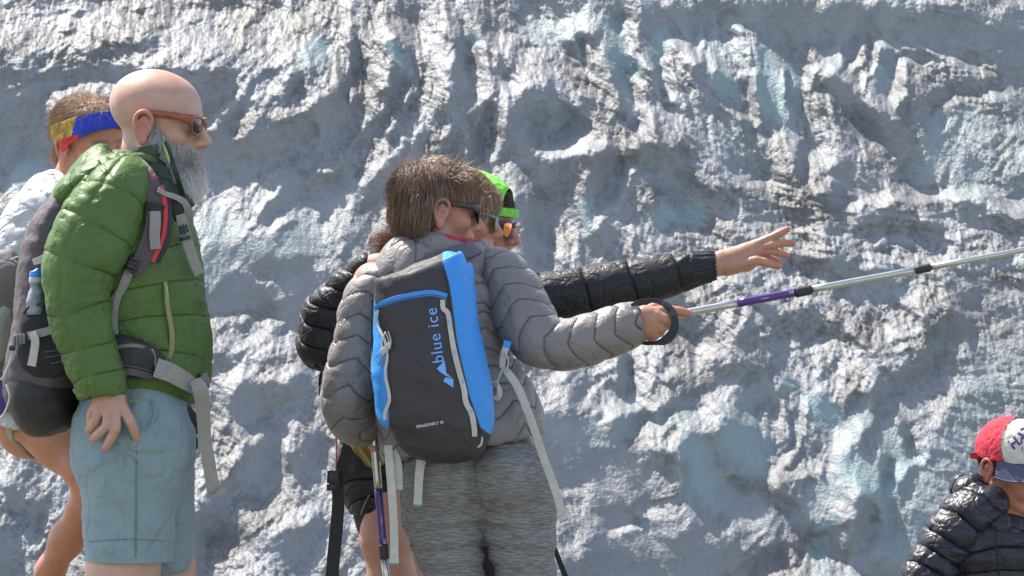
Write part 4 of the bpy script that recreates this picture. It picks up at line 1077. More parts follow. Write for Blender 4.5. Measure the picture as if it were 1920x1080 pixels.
def ribbon_on(name, pts, bv, Y0, mat_, parent, off=0.002, n=60, thick=0.002, **kw):
    R = spline(pts, n); Q = []
    for r in R:
        q = onto(bv, r[0], r[1], off, Y0); Q.append((q[0], q[1], q[2], r[2] * K * Y0))
    Q = np.array(Q); 
    for _ in range(3): Q[1:-1, 1] = 0.25 * Q[:-2, 1] + 0.5 * Q[1:-1, 1] + 0.25 * Q[2:, 1]
    return ribbon(name, Q[::max(1, n // 30)], Y0, mat_, parent, n=n, thick=thick, world=True, **kw)
def shell_patch(name, H, field, off, keep, mats, parent, h=0.0022, pick=None, thick=0.0016, relief=0.0008):
    f = lambda p: field(p) - off
    W = H.local(f); V, Q = surface(W, H.o - 0.16, H.o + 0.19, h)
    L = ((V - H.o) @ H.R) / H.s; c = L[Q].mean(1); k = keep(c)
    Q = Q[k]; used = np.unique(Q); mp = -np.ones(len(V), int); mp[used] = np.arange(len(used)); V = V[used]; L = L[used]; Q = mp[Q]
    N = grad(W, V); V1 = V + N * (relief * fbm(L * 55, 3))[:, None]; V2 = V - N * thick
    e = np.concatenate([Q[:, [i, (i + 1) % 4]] for i in range(4)]); key = np.sort(e, 1); u, inv, cnt = np.unique(key, axis=0, return_inverse=True, return_counts=True)
    be = e[cnt[inv.ravel()] == 1]; n = len(V)
    rim = np.stack([be[:, 1], be[:, 0], be[:, 0] + n, be[:, 1] + n], -1)
    mi = None
    if pick is not None:
        m0 = pick(L[Q].mean(1)); m1 = pick(L[be].mean(1)); mi = np.concatenate([m0, m0, m1])
    return link_mesh(name, np.concatenate([V1, V2]), np.concatenate([Q, Q[:, ::-1] + n, rim]), mats, parent, matidx=mi)
def down(sp, amp, zig=0.016, per=0.11, w=0.005, wr=0.0035, vs=(), seed=0.0, big=0.004, rad=0.1):
    """chevron-quilted down relief"""
    def d(s, c, V, th):
        tri = np.abs(((c + 0.014 * vnoise(V * 9 + seed)) / per) % 1 - 0.5) * 2
        u = s + zig * tri * 2 + 0.010 * fbm(V * 6 + seed, 2)
        a, dist = seams(u, sp, w, 0.75); h = amp * a; SEAM.append(np.sin(np.pi * u / sp))
        t2 = np.abs(((c / per) % 0.5) / 0.5 - 0.5) * 2          # the fold line of each chevron
        for ph in vs:
            dd = np.abs(np.angle(np.exp(1j * (th - ph)))) * rad; h = h * (1 - 0.9 * np.exp(-(dd / 0.003) ** 0.8))
        near = np.exp(-dist / (sp * 0.25))
        h = h + wr * 0.5 * fold(c, s, 55, 24, seed) * (0.3 + near)
        for (cu, cv, fa, fb, sd) in ((c + 0.4 * s, s - 0.4 * c, 12, 26, 3.0), (c - 0.5 * s, s + 0.5 * c, 10, 28, 8.0)):
            n_ = fold(cu, cv, fa, fb, seed + sd, 0.5); m_ = sstep(-0.2, 0.5, fold(cu, cv, 4, 5, seed + sd + 1))
            h = h - wr * 0.7 * m_ * np.exp(-np.abs(n_) / 0.12) + wr * 0.3 * n_
        return h + big * vnoise(V * 11 + seed)
    return d
# ================================================================ man in the green jacket
YM = 7.3; PM = 1 / (K * YM)                       # 877 px per metre
def build_man():
    o = P(245, 540, YM); o[2] = 0
    t = thing('person', o, 'bald grey-bearded man in a green quilted jacket and pale blue shorts, hand on his hip', 'person', 'hikers')
    H = Head(289, 243, YM, 8, -7, 1.03, nose=1.10, chin=1.1, ears=True, low=0.94)
    p = lambda x, y, d=0: P(x, y, YM + d)
    neck = [cone(p(276, 262), p(262, 345), 0.052, 0.052, k=0.03)]
    hd = H.mesh(neck, lips=0.55, brow=0.35, ear=0.55)
    # trunk, arms and legs under the clothes
    trunk = limb([p(250, 395), p(250, 480), p(258, 640), p(250, 760), p(250, 860)], [0.06, 0.105, 0.10, 0.10, 0.09], 0.04, 0.012, flat=((0, 1, 0), 1.35))
    lega = limb([p(246, 860, -0.09), p(230, 1075, -0.09), p(228, 1180, -0.085), p(222, 1290, -0.08), p(220, 1580, -0.08)], [0.095, 0.072, 0.062, 0.062, 0.040], 0.03, 0.006)
    legb = limb([p(280, 860, 0.09), p(305, 1075, 0.09), p(306, 1180, 0.09), p(300, 1290, 0.09), p(300, 1580, 0.09)], [0.095, 0.066, 0.058, 0.060, 0.040], 0.03, 0.006)
    arm = limb([p(215, 370, -0.18), p(140, 560, -0.22), p(178, 680, -0.235), p(192, 728, -0.235)], [0.055, 0.045, 0.034, 0.024], 0.02, 0.006)
    armf = limb([p(225, 370, 0.18), p(230, 560, 0.22), p(300, 690, 0.17)], [0.055, 0.045, 0.032], 0.02, 0.008)
    # hand on the hip
    d = -0.225
    k4, k3, k2, k1 = p(186, 768, d - 0.000), p(201, 768, d - 0.006), p(216, 768, d - 0.006), p(228, 762, d)
    W = p(193, 725, d)
    pr = [cone(W, p(196, 745, d), 0.027, 0.027, k=0.01, flat=((0, 1, 0), 0.72))]
    for q in (k4, k3, k2, k1): pr.append(cone(p(196 + (q[0] - p(207, 0)[0]) * PM * 0.5, 738, d), q, 0.016, 0.0125, k=0.012))
    pr += finger([p(180, 760, d + 0.006), p(172, 775, d + 0.012), p(169, 790, d + 0.018)], 0.010, 0.008)
    F1 = [k4, p(179, 788, d - 0.004), p(171, 799, d + 0.006), p(166, 807, d + 0.016)]
    F2 = [k3, p(201, 796, d - 0.014), p(187, 811, d - 0.002), p(175, 822, d + 0.012)]
    F3 = [k2, p(217, 802, d - 0.014), p(208, 822, d - 0.004), p(198, 839, d + 0.010)]
    F4 = [k1, p(243, 787, d - 0.004), p(251, 806, d + 0.008), p(256, 822, d + 0.026)]
    pr += finger(F1, 0.0098, 0.0078) + finger(F2, 0.0102, 0.0080) + finger(F3, 0.0105, 0.0082) + finger(F4, 0.0115, 0.0085)
    for q, r_ in ((F1, 0), (F2, 0), (F3, 0)):      # nails
        n_ = q[-1] + np.array([0.002, -0.0095, 0.004])
    hand = hand_mesh(pr, [W, F1[-1], F3[-1], F4[-1], k1, p(169, 790, d)], redtips=[(F1[-1], 0.012, 0.55), (F2[-1], 0.012, 0.55), (F3[-1], 0.012, 0.6), (F4[-1], 0.014, 0.5), (F1[1], 0.01, .3), (F2[1], 0.01, .35), (F3[1], 0.01, .35), (k1, .012, .2)])
    ground = p(0, 540)[2] - CAMZ
    zf = 0.0
    ft = [boot(t, np.array([p(222, 0)[0], YM - 0.08, zf]), 5), boot(t, np.array([p(302, 0)[0], YM + 0.09, zf]), -8)]
    body_obj(t, MT['skin_fair'], [hd, trunk, lega, legb, arm, armf, hand])
    for b in ft: link_mesh('boot', b[0], b[1], MT['brown_cloth'], t)
    # ---- beard
    bp = [ell((0, 0.062, -0.085), (0.054, 0.050, 0.048)), cone((0.055, 0.020, -0.030), (0.036, 0.050, -0.085), 0.020, 0.024, k=0.02), cone((-0.055, 0.020, -0.030), (-0.036, 0.050, -0.085), 0.020, 0.024, k=0.02),
          cone((0.060, 0.010, 0.010), (0.056, 0.018, -0.035), 0.009, 0.018, k=0.015), cone((-0.060, 0.010, 0.010), (-0.056, 0.018, -0.035), 0.009, 0.018, k=0.015),
          ell((0, 0.072, -0.100), (0.043, 0.041, 0.034), k=0.025), cone((0.012, 0.0965, -0.040), (0.030, 0.080, -0.060), 0.0065, 0.009, k=0.01), cone((-0.012, 0.0965, -0.040), (-0.030, 0.080, -0.060), 0.0065, 0.009, k=0.01),
          ell((0, 0.104, -0.053), (0.017, 0.012, 0.0065), k=0.006, sub=True)]
    for s_ in (-1, 1): bp.insert(5, cone((s_ * 0.055, 0.020, -0.018), (s_ * 0.040, 0.058, -0.052), 0.013, 0.018, k=0.016))
    for s_ in (-1, 1):
        for c_ in chain([(s_ * 0.0575, 0.014, 0.004), (s_ * 0.053, 0.040, -0.018), (s_ * 0.040, 0.066, -0.030), (s_ * 0.022, 0.088, -0.034)], [0.008, 0.010, 0.010, 0.0075], 0.010): bp.insert(6, c_)
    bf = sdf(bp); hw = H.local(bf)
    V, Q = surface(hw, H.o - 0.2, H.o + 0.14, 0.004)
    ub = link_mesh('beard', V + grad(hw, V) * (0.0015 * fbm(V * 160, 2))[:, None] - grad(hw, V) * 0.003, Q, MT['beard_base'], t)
    roots = sample_surface(bf, np.array([-0.1, -0.03, -0.17]), np.array([0.1, 0.13, 0.04]), 0.004, 19000, lambda v: (v[:, 1] > 0.0) & (bf(v) > -1) & (sdf(H.prims)(v) > -0.006))
    z = roots[:, 2]; g = np.random.default_rng(5)
    n = grad(bf, roots, 0.002)
    L = np.interp(-z, [-0.02, 0.03, 0.09, 0.15], [0.007, 0.015, 0.020, 0.023]) * (0.5 + 0.8 * g.random(len(z)))
    L = np.where((z > -0.062) & (roots[:, 1] > 0.08), 0.010, L)
    d0 = n * 0.55 + np.array([0, 0.12, -0.85]) + g.normal(size=n.shape) * 0.30
    d0 /= np.linalg.norm(d0, axis=1, keepdims=True); S = 7; pts = [roots - n * 0.003]
    cd = d0.copy(); ph = g.random(len(z)) * 6.28; ax = np.cross(d0, g.normal(size=n.shape))
    for kk in range(S - 1):
        cd = cd + np.array([0, 0, -0.10]) + ax * 0.45 * np.sin(ph + kk * 1.5)[:, None]; cd /= np.linalg.norm(cd, axis=1, keepdims=True)
        pts.append(pts[-1] + cd * (L / (S - 1))[:, None])
    pts = np.stack(pts, 1); tone = np.clip(np.interp(-z, [-0.01, 0.04, 0.08, 0.13], [0.40, 0.6, 0.9, 1.15]) + g.normal(size=len(z)) * 0.36, 0, 1)
    dkm = np.exp(-(((roots[:, 1] - 0.09) / 0.022) ** 2 + ((z + 0.06) / 0.018) ** 2)); tone = np.clip(tone - 0.55 * dkm, 0, 1)
    strands('beard_hair', H.w(pts.reshape(-1, 3)).reshape(-1, S, 3), 0.00030, MT['beard'], ub, tone)
    glasses('sunglasses', H, t, MT['tortoise'], MT['lens'], 'wrap', fr=0.0028, zc=0.018, yc=0.102, temple=0.0062)
    # ---- jacket
    rows = [(268, 308, 0, 42, 56), (264, 318, 0, 58, 74), (256, 330, 0, 78, 108), (240, 348, 0, 102, 150), (232, 380, 0, 118, 178), (234, 430, 0, 126, 182), (240, 480, 0, 130, 180), (250, 540, 0, 130, 172), (258, 600, 0, 131, 165), (268, 650, 0, 131, 162),
            (272, 690, 0, 125, 160), (266, 720, 0, 116, 156), (262, 745, 0, 112, 154), (266, 762, 0, 104, 150), (268, 765, 0, 92, 140)]
    q = puff(0.072, 0.0035, 0.006, 0.0040, (60, 20), 0.16, seed=2.0, big=0.004)
    tube('jacket', rows, YM, MT['green_nylon'], t, 0.0042, q, pw=2.15)
    J = [c for c in C.objects if c.name.startswith('jacket')][-1]
    # collar
    cr = [(272, 322, 0, 78, 92), (272, 308, 0, 72, 84), (268, 292, 0, 62, 74), (268, 280, 0, 52, 66)]
    # open collar: sheet wrapped round the neck, higher at the front
    n1, n2 = 110, 34; th = np.linspace(-2.9, 2.9, n1)           # 0 = towards the back of the neck
    cx, cy = 268, 300; VV = np.zeros((n1, n2, 3))
    for i, a in enumerate(th):
        f = 0.5 - 0.5 * math.cos(a)                              # 0 back, 1 front
        for j, v in enumerate(np.linspace(0, 1, n2)):
            base_x = cx - math.cos(a) * (68 + 12 * f) + 16 * f; top_x = cx + 4 - math.cos(a) * (44 + 2 * f) - 2 * f
            base_y = 312 + 78 * f ** 1.5; top_y = 288 - 22 * f
            x = base_x + (top_x - base_x) * v ** 0.8; y = base_y + (top_y - base_y) * v
            dd = math.sin(a) * (0.112 * (1 - v) + 0.082 * v)
            VV[i, j] = P(x, y, YM - dd)
    N = np.cross(np.gradient(VV, axis=0), np.gradient(VV, axis=1)); N /= np.linalg.norm(N, axis=-1, keepdims=True) + 1e-9
    cen = VV.mean((0, 1)); N *= np.sign(((VV - cen) * N).sum(-1, keepdims=True))
    vv = np.linspace(0, 1, n2)[None] * np.ones((n1, 1)); a_, _ = seams(vv * 0.11 + 0.01, 0.045, 0.01)
    VV = VV + N * (0.008 * a_ + 0.004 * fbm(VV * 30, 2))[..., None]
    inner = VV - N * 0.010
    Q1 = grid_faces(n1, n2, close=False); Vc = np.concatenate([VV.reshape(-1, 3), inner.reshape(-1, 3)]); off = n1 * n2
    rim = []
    for j0 in ([np.arange(n1) * n2 + n2 - 1, np.arange(n1) * n2]): rim.append(np.stack([j0[:-1], j0[1:], j0[1:] + off, j0[:-1] + off], -1))
    for i0 in ([np.arange(n2), np.arange(n2) + (n1 - 1) * n2]): rim.append(np.stack([i0[:-1], i0[1:], i0[1:] + off, i0[:-1] + off], -1))
    link_mesh('collar', Vc, np.concatenate([Q1, Q1[:, ::-1] + off] + rim), MT['green_dark'], J)
    ribbon('placket', [(308, 268, -0.075, 11), (318, 290, -0.09, 11), (330, 325, -0.10, 10), (343, 366, -0.085, 10), (350, 400, -0.07, 9)], YM, MT['green_dark'], J, thick=0.006, face=(-0.2, -1, 0.1))
    ribbon('lime_edge', [(305, 268, -0.078, 3), (313, 288, -0.098, 5), (318, 305, -0.108, 3)], YM, MT['lime'], J, thick=0.003, face=(-0.2, -1, 0.1))
    # rolled hood on the back of the shoulders
    hr = [(118, 394, 0.02, 10, 20), (126, 380, 0.0, 24, 60), (150, 354, -0.02, 30, 95), (186, 330, -0.03, 29, 108), (216, 315, -0.03, 23, 100), (238, 306, -0.03, 16, 85), (248, 306, -0.02, 8, 60)]
    tube('hood', hr, YM, MT['green_nylon'], J, 0.004, puff(0.050, 0.007, 0.007, 0.004, (60, 30), 0.2, seed=6.0, big=0.004))
    # near sleeve and far sleeve
    sr = [(244, 318, -0.10, 18, 40), (238, 332, -0.12, 38, 50), (226, 352, -0.16, 55, 58), (202, 398, -0.19, 71, 64), (174, 446, -0.205, 75, 62), (151, 496, -0.215, 68, 58), (142, 548, -0.222, 58, 54), (150, 600, -0.228, 55, 50),
          (167, 650, -0.232, 51, 46), (182, 694, -0.235, 46, 42), (191, 728, -0.235, 41, 38), (193, 739, -0.235, 39, 36), (192, 735, -0.235, 33, 30), (190, 715, -0.235, 31, 28)]
    tube('sleeve', sr, YM, MT['green_nylon'], t, 0.0036, puff(0.074, 0.0035, 0.006, 0.0048, (60, 20), 0.20, vs=(0.35, 0.8), seed=11.0, phase=0.03, big=0.006), pw=2.1)
    fr_ = [(240, 322, 0.12, 42, 50), (224, 350, 0.16, 60, 58), (215, 420, 0.20, 66, 60), (225, 540, 0.23, 60, 54), (265, 640, 0.21, 50, 46), (300, 690, 0.17, 42, 38)]
    tube('sleeve', fr_, YM, MT['green_nylon'], t, 0.006, puff(0.074, 0.011, 0.010, 0.004, seed=15.0))
    ribbon('zip', [(310, 528, -0.176, 7), (314, 570, -0.178, 8), (322, 620, -0.172, 9), (322, 655, -0.165, 9), (317, 672, -0.165, 7)], YM, MT['zip_olive'], J, thick=0.006)
    ribbon('zip_pull', [(312, 535, -0.184, 4), (315, 560, -0.186, 4)], YM, MT['lime'], J, thick=0.003)
    cord('hem_cord', [(236, 738, -0.19), (236, 748, -0.195), (246, 753, -0.20), (262, 750, -0.20), (268, 742, -0.19)], 0.0012, MT['lime'], J, world=False, Y0=YM)
    # ---- shorts
    def cloth(seed, a=0.0060):
        def d(s, c, V, th):
            pull = V[..., [0, 2]] - p(256, 835)[[0, 2]]; r = np.hypot(pull[..., 0], pull[..., 1]) + 0.02; an = np.arctan2(pull[..., 1], pull[..., 0])
            h = 0.0045 * np.exp(-r / 0.12) * np.cos(an * 9 + 2.0 * vnoise(V * 14)) * (V[..., 1] < YM)
            h = h + a * (0.55 - np.abs(fold(V[..., 0] * 0.55 + V[..., 2], V[..., 0] - V[..., 2] * 0.4, 9, 4.5, seed))) * 0.9 + 0.0035 * fbm(V * np.array([16, 10, 30]) + seed, 2)
            # side seam, hem
            dx = np.abs(V[..., 0] - (p(254, 0)[0] + 0.0 * V[..., 2])) 
            h = h - 0.0022 * np.exp(-(dx / 0.0022) ** 2) * (V[..., 1] < YM) * (V[..., 2] < p(0, 832)[2])
            zt = p(0, 1012)[2] - 0.05 * (V[..., 0] - p(250, 0)[0]); h = h - 0.002 * np.exp(-((V[..., 2] - zt) / 0.0022) ** 2) + 0.001 * (V[..., 2] < zt)
            return h * (0.25 + 0.75 * sstep(p(0, 1050)[2], p(0, 1000)[2], V[..., 2])) 
        return d
    ra = [(250, 728, -0.06, 84, 92), (249, 760, -0.075, 100, 96), (248, 800, -0.085, 114, 100), (248, 845, -0.09, 117, 98), (246, 880, -0.092, 108, 94), (246, 915, -0.092, 93, 88), (244, 960, -0.092, 86, 82), (243, 1005, -0.092, 82, 78), (242, 1045, -0.092, 81, 76), (242, 1050, -0.092, 80, 75), (242, 1044, -0.092, 76, 71), (243, 990, -0.092, 74, 69)]
    sh = tube('shorts', ra, YM, MT['chino'], t, 0.0038, cloth(3.0), pw=2.1)
    bs = bvh_of(sh)
    cord('side_seam', [onto(bs, x, y, 0.0012, YM - 0.19) for x, y in [(256 + (y - 835) * -0.008, y) for y in range(835, 1046, 15)]], 0.0013, MT['seam_thread'], sh, n=60, nr=6)
    cord('hem_stitch', [onto(bs, x, y, 0.0008, YM - 0.15) for x, y in [(x, 1016 - 5 * math.sin((x - 166) / 152 * 3.1)) for x in range(168, 318, 10)]], 0.0009, MT['seam_thread'], sh, n=60, nr=6)
    rb = [(262, 728, 0.06, 78, 92), (262, 760, 0.07, 96, 96), (262, 800, 0.08, 108, 100), (268, 850, 0.09, 98, 96), (290, 900, 0.09, 78, 88), (300, 960, 0.09, 66, 78), (306, 1010, 0.09, 60, 74), (310, 1068, 0.09, 54, 70), (310, 1062, 0.09, 50, 66), (310, 1000, 0.09, 49, 64)]
    tube('shorts_leg', rb, YM, MT['chino'], sh, 0.0042, cloth(8.0), pw=2.1)
    cord('pocket_edge', [(276, 745, -0.176), (290, 762, -0.186), (288, 785, -0.193), (274, 810, -0.196), (256, 829, -0.196)], 0.0028, MT['chino'], sh, world=False, Y0=YM)
    cord('pocket_seam', [(228, 775, -0.19), (238, 800, -0.195), (256, 829, -0.196)], 0.0018, MT['chino'], sh, world=False, Y0=YM)
    cord('back_pocket', [(129, 806, -0.05), (145, 796, -0.12), (168, 787, -0.165)], 0.0020, MT['chino'], sh, world=False, Y0=YM)
    cord('back_pocket', [(130, 814, -0.05), (147, 803, -0.125), (170, 794, -0.170)], 0.0016, MT['green_dark'], sh, world=False, Y0=YM)
    bt = [p(155, 806, -0.158), p(155, 806, -0.150)]
    cord('button', [bt[0] + (0, -0.002, 0), bt[1]], 0.0062, MT['plastic_grey'], sh, n=3, nr=20)
    ribbon('piping', [(352, 790, -0.10, 3), (365, 812, -0.085, 4), (368, 838, -0.075, 4), (356, 866, -0.08, 3)], YM, MT['web_black'], sh, thick=0.004, face=(0.6, -1, 0))
    return t, H

# ================================================================ his trekking backpack
def build_man_pack():
    o = P(85, 812, YM)
    t = thing('backpack', o, 'plum and black trekking backpack on the bald man in the green jacket', 'backpack', 'hikers\' backpacks')
    p = lambda x, y, d=0: P(x, y, YM + d)
    def wr(seed, a=0.004):
        return lambda s, c, V, th: a * (0.5 - np.abs(fbm(V * np.array([12, 12, 22]) + seed, 3))) + 0.0015 * fbm(V * 60, 2)
    rows = [(142, 352, 0.0, 8, 50), (136, 366, 0.0, 22, 90), (118, 400, 0.0, 36, 125), (100, 450, 0.0, 47, 132), (92, 500, 0.0, 52, 136), (90, 560, 0.0, 56, 138), (92, 620, 0.0, 66, 140), (88, 680, 0.0, 74, 140), (86, 722, 0.0, 74, 138)]
    bo = tube('pack_body', rows, YM, MT['pack_plum'], t, 0.005, wr(1.0), pw=2.5)
    rows = [(85, 712, 0.0, 73, 137), (84, 722, 0.0, 75, 141), (88, 750, 0.0, 70, 140), (98, 785, 0.0, 58, 122), (106, 806, 0.0, 36, 86), (108, 812, 0.0, 12, 30)]
    tube('pack_base', rows, YM, MT['pack_black'], t, 0.005, wr(4.0), pw=2.3)
    # black side pocket
    rows = [(92, 560, -0.130, 44, 14), (92, 580, -0.135, 50, 26), (92, 620, -0.138, 56, 32), (92, 660, -0.138, 58, 32), (98, 692, -0.135, 46, 26), (105, 706, -0.13, 20, 12)]
    tube('side_pocket', rows, YM, MT['mesh_black'], t, 0.005, wr(7.0, 0.003), pw=2.5)
    ribbon('pocket_hem', [(44, 588, -0.165, 6), (60, 574, -0.172, 6), (90, 568, -0.176, 6), (115, 566, -0.17, 6)], YM, MT['web_black'], t)
    for yy, x0, x1 in ((660, 82, 118), (670, 84, 114), (682, 95, 116)):
        ribbon('stitch', [(x0, yy, -0.177, 1.2), ((x0 + x1) / 2, yy - 2, -0.178, 1.2), (x1, yy - 5, -0.176, 1.2)], YM, MT['pack_grey'], t, n=10, thick=0.001)
    ribbon('side_seam', [(128, 378, -0.105, 4), (100, 420, -0.13, 4), (70, 470, -0.14, 4)], YM, MT['pack_grey'], t)
    ribbon('top_strap', [(145, 370, -0.10, 7), (112, 412, -0.14, 7), (92, 455, -0.155, 7), (84, 480, -0.15, 7)], YM, MT['web_black'], t)
    ribbon('compression_strap', [(140, 606, -0.185, 14), (115, 612, -0.185, 14), (85, 622, -0.182, 15), (52, 630, -0.170, 15)], YM, MT['web_grey'], t)
    ribbon('strap_tail', [(60, 622, -0.187, 14), (66, 640, -0.192, 15), (63, 665, -0.192, 15), (59, 686, -0.188, 16)], YM, MT['web_pale'], t)
    g = [box_geo(p(x, y, -0.184), (0.0028, 0.006, 0.0105), frame((1, 0, 0.1)) if 0 else None) for x, y in ((33, 637), (39, 636), (45, 635), (27, 640))]
    V, F = join_geo(g); link_mesh('ladder_buckle', V, F, MT['plastic_grey'], t)
    V, F = join_geo([box_geo(p(36, 636, -0.181), (0.013, 0.004, 0.009)), box_geo(p(23, 652, -0.176), (0.006, 0.005, 0.006))]); link_mesh('side_buckle', V, F, MT['plastic_black'], t)
    cord('elastic_cord', [(24, 652, -0.17), (20, 675, -0.165), (10, 700, -0.16), (2, 712, -0.15)], 0.0022, MT['white_cord'], t, world=False, Y0=YM)
    cord('elastic_cord', [(12, 722, -0.15), (18, 745, -0.16), (8, 775, -0.15), (-6, 790, -0.14)], 0.0022, MT['white_cord'], t, world=False, Y0=YM)
    ribbon('bottom_tab', [(140, 728, -0.17, 10), (144, 735, -0.18, 11), (148, 742, -0.18, 9)], YM, MT['web_grey'], t)
    ribbon('load_strap', [(98, 470, -0.165, 12), (82, 484, -0.168, 13), (62, 492, -0.165, 12)], YM, MT['web_pale'], t)
    ribbon('red_tab', [(84, 458, -0.165, 6), (88, 466, -0.165, 6)], YM, MT['red_trim'], t, n=6)
    # shoulder strap over the jacket
    A = [(238, 296, -0.115, 16), (258, 304, -0.135, 19), (276, 324, -0.165, 22), (286, 348, -0.182, 26), (290, 380, -0.192, 30), (289, 415, -0.198, 33), (282, 450, -0.202, 35), (266, 485, -0.206, 32), (250, 515, -0.208, 22)]
    ss = ribbon('shoulder_strap', A, YM, MT['pack_plum'], t, thick=0.012, n=80, face=(0.25, -1, 0.15))
    ribbon('strap_edge', [(x + w * 0.56 + 2, y + (6 if y > 470 else 0), d - 0.0, 8) for x, y, d, w in A[3:-1]], YM, MT['red_trim'], ss, thick=0.006, face=(0.4, -1, 0.1))
    ribbon('strap_back', [(x + w * 0.72 + 4, y + 6, d + 0.006, 12) for x, y, d, w in A[3:-1]], YM, MT['web_black'], ss, thick=0.006, face=(0.6, -1, 0.1))
    ribbon('strap_stitch', [(283, 330, -0.182, 3), (296, 334, -0.178, 3)], YM, MT['red_trim'], ss, n=6)
    ribbon('keeper', [(274, 386, -0.203, 16), (290, 388, -0.207, 16), (307, 394, -0.197, 16)], YM, MT['web_black'], ss, thick=0.005)
    ribbon('adjuster_tail', [(291, 396, -0.212, 20), (291, 420, -0.218, 20), (290, 445, -0.218, 19), (292, 467, -0.214, 19)], YM, MT['web_grey'], ss)
    R = frame(norm((0.55, 0, 0.83)))
    g = [box_geo(p(251 - i * 3.2, 486 + i * 7, -0.220), (0.0125, 0.004, 0.0022), np.stack([norm((0.9, 0, -0.38)), (0, 1, 0), norm((0.38, 0, 0.9))], 1)) for i in range(4)]
    V, F = join_geo(g + [box_geo(p(247, 497, -0.216), (0.0135, 0.003, 0.013), np.stack([norm((0.9, 0, -0.38)), (0, 1, 0), norm((0.38, 0, 0.9))], 1))]); link_mesh('strap_buckle', V, F, MT['plastic_black'], ss)
    ribbon('lower_web', [(244, 503, -0.214, 17), (232, 535, -0.206, 16), (214, 565, -0.198, 15), (208, 590, -0.195, 14), (213, 628, -0.19, 16)], YM, MT['web_grey'], ss)
    ribbon('lower_web', [(238, 515, -0.214, 14), (222, 555, -0.205, 12), (215, 590, -0.20, 11), (216, 628, -0.195, 12)], YM, MT['web_grey'], ss)
    # chest strap and the far shoulder strap
    ribbon('chest_strap', [(296, 356, -0.198, 9), (312, 364, -0.190, 10), (330, 370, -0.165, 12), (345, 380, -0.13, 16), (352, 396, -0.10, 19), (353, 412, -0.09, 20)], YM, MT['web_grey'], ss, face=(0.3, -1, 0.3))
    g = [box_geo(p(x, y, -0.19), (0.004, 0.004, 0.007)) for x, y in ((301, 358), (306, 361))]; V, F = join_geo(g); link_mesh('chest_buckle', V, F, MT['plastic_grey'], ss)
    fs = ribbon('far_strap', [(325, 372, -0.150, 10), (331, 392, -0.145, 17), (336, 412, -0.140, 19)], YM, MT['web_black'], t, thick=0.008, face=(0.35, -1, 0.1))
    ribbon('far_web', [(338, 402, -0.150, 19), (344, 425, -0.148, 20), (352, 455, -0.142, 21), (362, 485, -0.132, 20), (374, 514, -0.118, 20)], YM, MT['web_grey'], fs, face=(0.35, -1, 0.1))
    Rb = np.stack([norm((0.96, 0, 0.28)), (0, 1, 0), norm((-0.28, 0, 0.96))], 1)
    g = [box_geo(p(347, 447, -0.155), (0.0125, 0.005, 0.0035), Rb), box_geo(p(339, 432, -0.155), (0.002, 0.004, 0.008), Rb), box_geo(p(345, 430, -0.157), (0.0016, 0.004, 0.010), Rb), box_geo(p(351, 428, -0.155), (0.002, 0.004, 0.008), Rb)]
    V, F = join_geo(g); link_mesh('far_buckle', V, F, MT['plastic_black'], fs)
    # hip belt
    rows = [(200, 668, -0.185, 30, 14), (222, 666, -0.20, 37, 18), (250, 672, -0.203, 36, 20), (275, 680, -0.196, 31, 18), (294, 688, -0.18, 24, 14), (301, 691, -0.17, 14, 8)]
    hb = tube('hip_belt', rows, YM, MT['pack_black'], t, 0.004, wr(9.0, 0.003), pw=2.8)
    ribbon('belt_trim', [(216, 698, -0.222, 13), (245, 697, -0.226, 13), (272, 703, -0.217, 12), (294, 709, -0.196, 8)], YM, MT['pack_plum'], hb, thick=0.004)
    cord('belt_piping', [(214, 686, -0.222), (245, 687, -0.228), (272, 693, -0.221), (298, 702, -0.195)], 0.002, MT['pack_plum'], hb, world=False, Y0=YM)
    ribbon('belt_zip', [(215, 652, -0.222, 5), (240, 648, -0.228, 7), (262, 649, -0.224, 7), (282, 656, -0.208, 5)], YM, MT['pack_grey'], hb, thick=0.003)
    ribbon('zip_pull', [(285, 654, -0.212, 4), (290, 670, -0.208, 5), (291, 688, -0.203, 4)], YM, MT['web_grey'], hb, thick=0.003)
    wb = ribbon('waist_web', [(292, 689, -0.215, 36), (318, 698, -0.205, 35), (340, 710, -0.190, 33), (360, 722, -0.165, 30), (378, 730, -0.12, 26)], YM, MT['web_grey'], hb, face=(0.25, -1, 0.15))
    ribbon('waist_tail', [(366, 712, -0.185, 22), (376, 732, -0.190, 28), (381, 770, -0.17, 26), (384, 820, -0.150, 24), (392, 870, -0.148, 24), (402, 930, -0.145, 25)], YM, MT['web_grey'], wb, face=(0.1, -1, 0.05))
    ribbon('tail_fold', [(389, 931, -0.149, 7), (402, 930, -0.157, 8), (414, 922, -0.160, 11), (420, 917, -0.155, 12)], YM, MT['web_grey'], wb, thick=0.005, n=14)
    g = [box_geo(p(383, 712, -0.10), (0.006, 0.016, 0.014)), box_geo(p(389, 715, -0.10), (0.003, 0.010, 0.009))]; V, F = join_geo(g); link_mesh('waist_buckle', V, F, MT['plastic_grey'], wb)
    ribbon('under_flap', [(345, 765, -0.11, 20), (360, 785, -0.10, 22), (366, 815, -0.085, 18)], YM, MT['web_black'], t, thick=0.004, face=(0.5, -1, 0))
    # bottle in the side pocket
    b = thing('water_bottle', p(66, 575, -0.155), 'clear water bottle with a bright blue cap in the plum backpack side pocket', 'bottle')
    rows = [(66, 590, -0.158, 15, 15), (66, 560, -0.158, 15.5, 15), (67, 548, -0.158, 13, 13), (67, 538, -0.158, 11, 11), (67, 530, -0.158, 10.5, 10.5)]
    tube('bottle_wall', rows, YM, MT['bottle_clear'], b, 0.003, lambda s, c, V, th: 0.002 * np.sin(s * 300) * 0.5 + 0.002 * fbm(V * 60, 2))
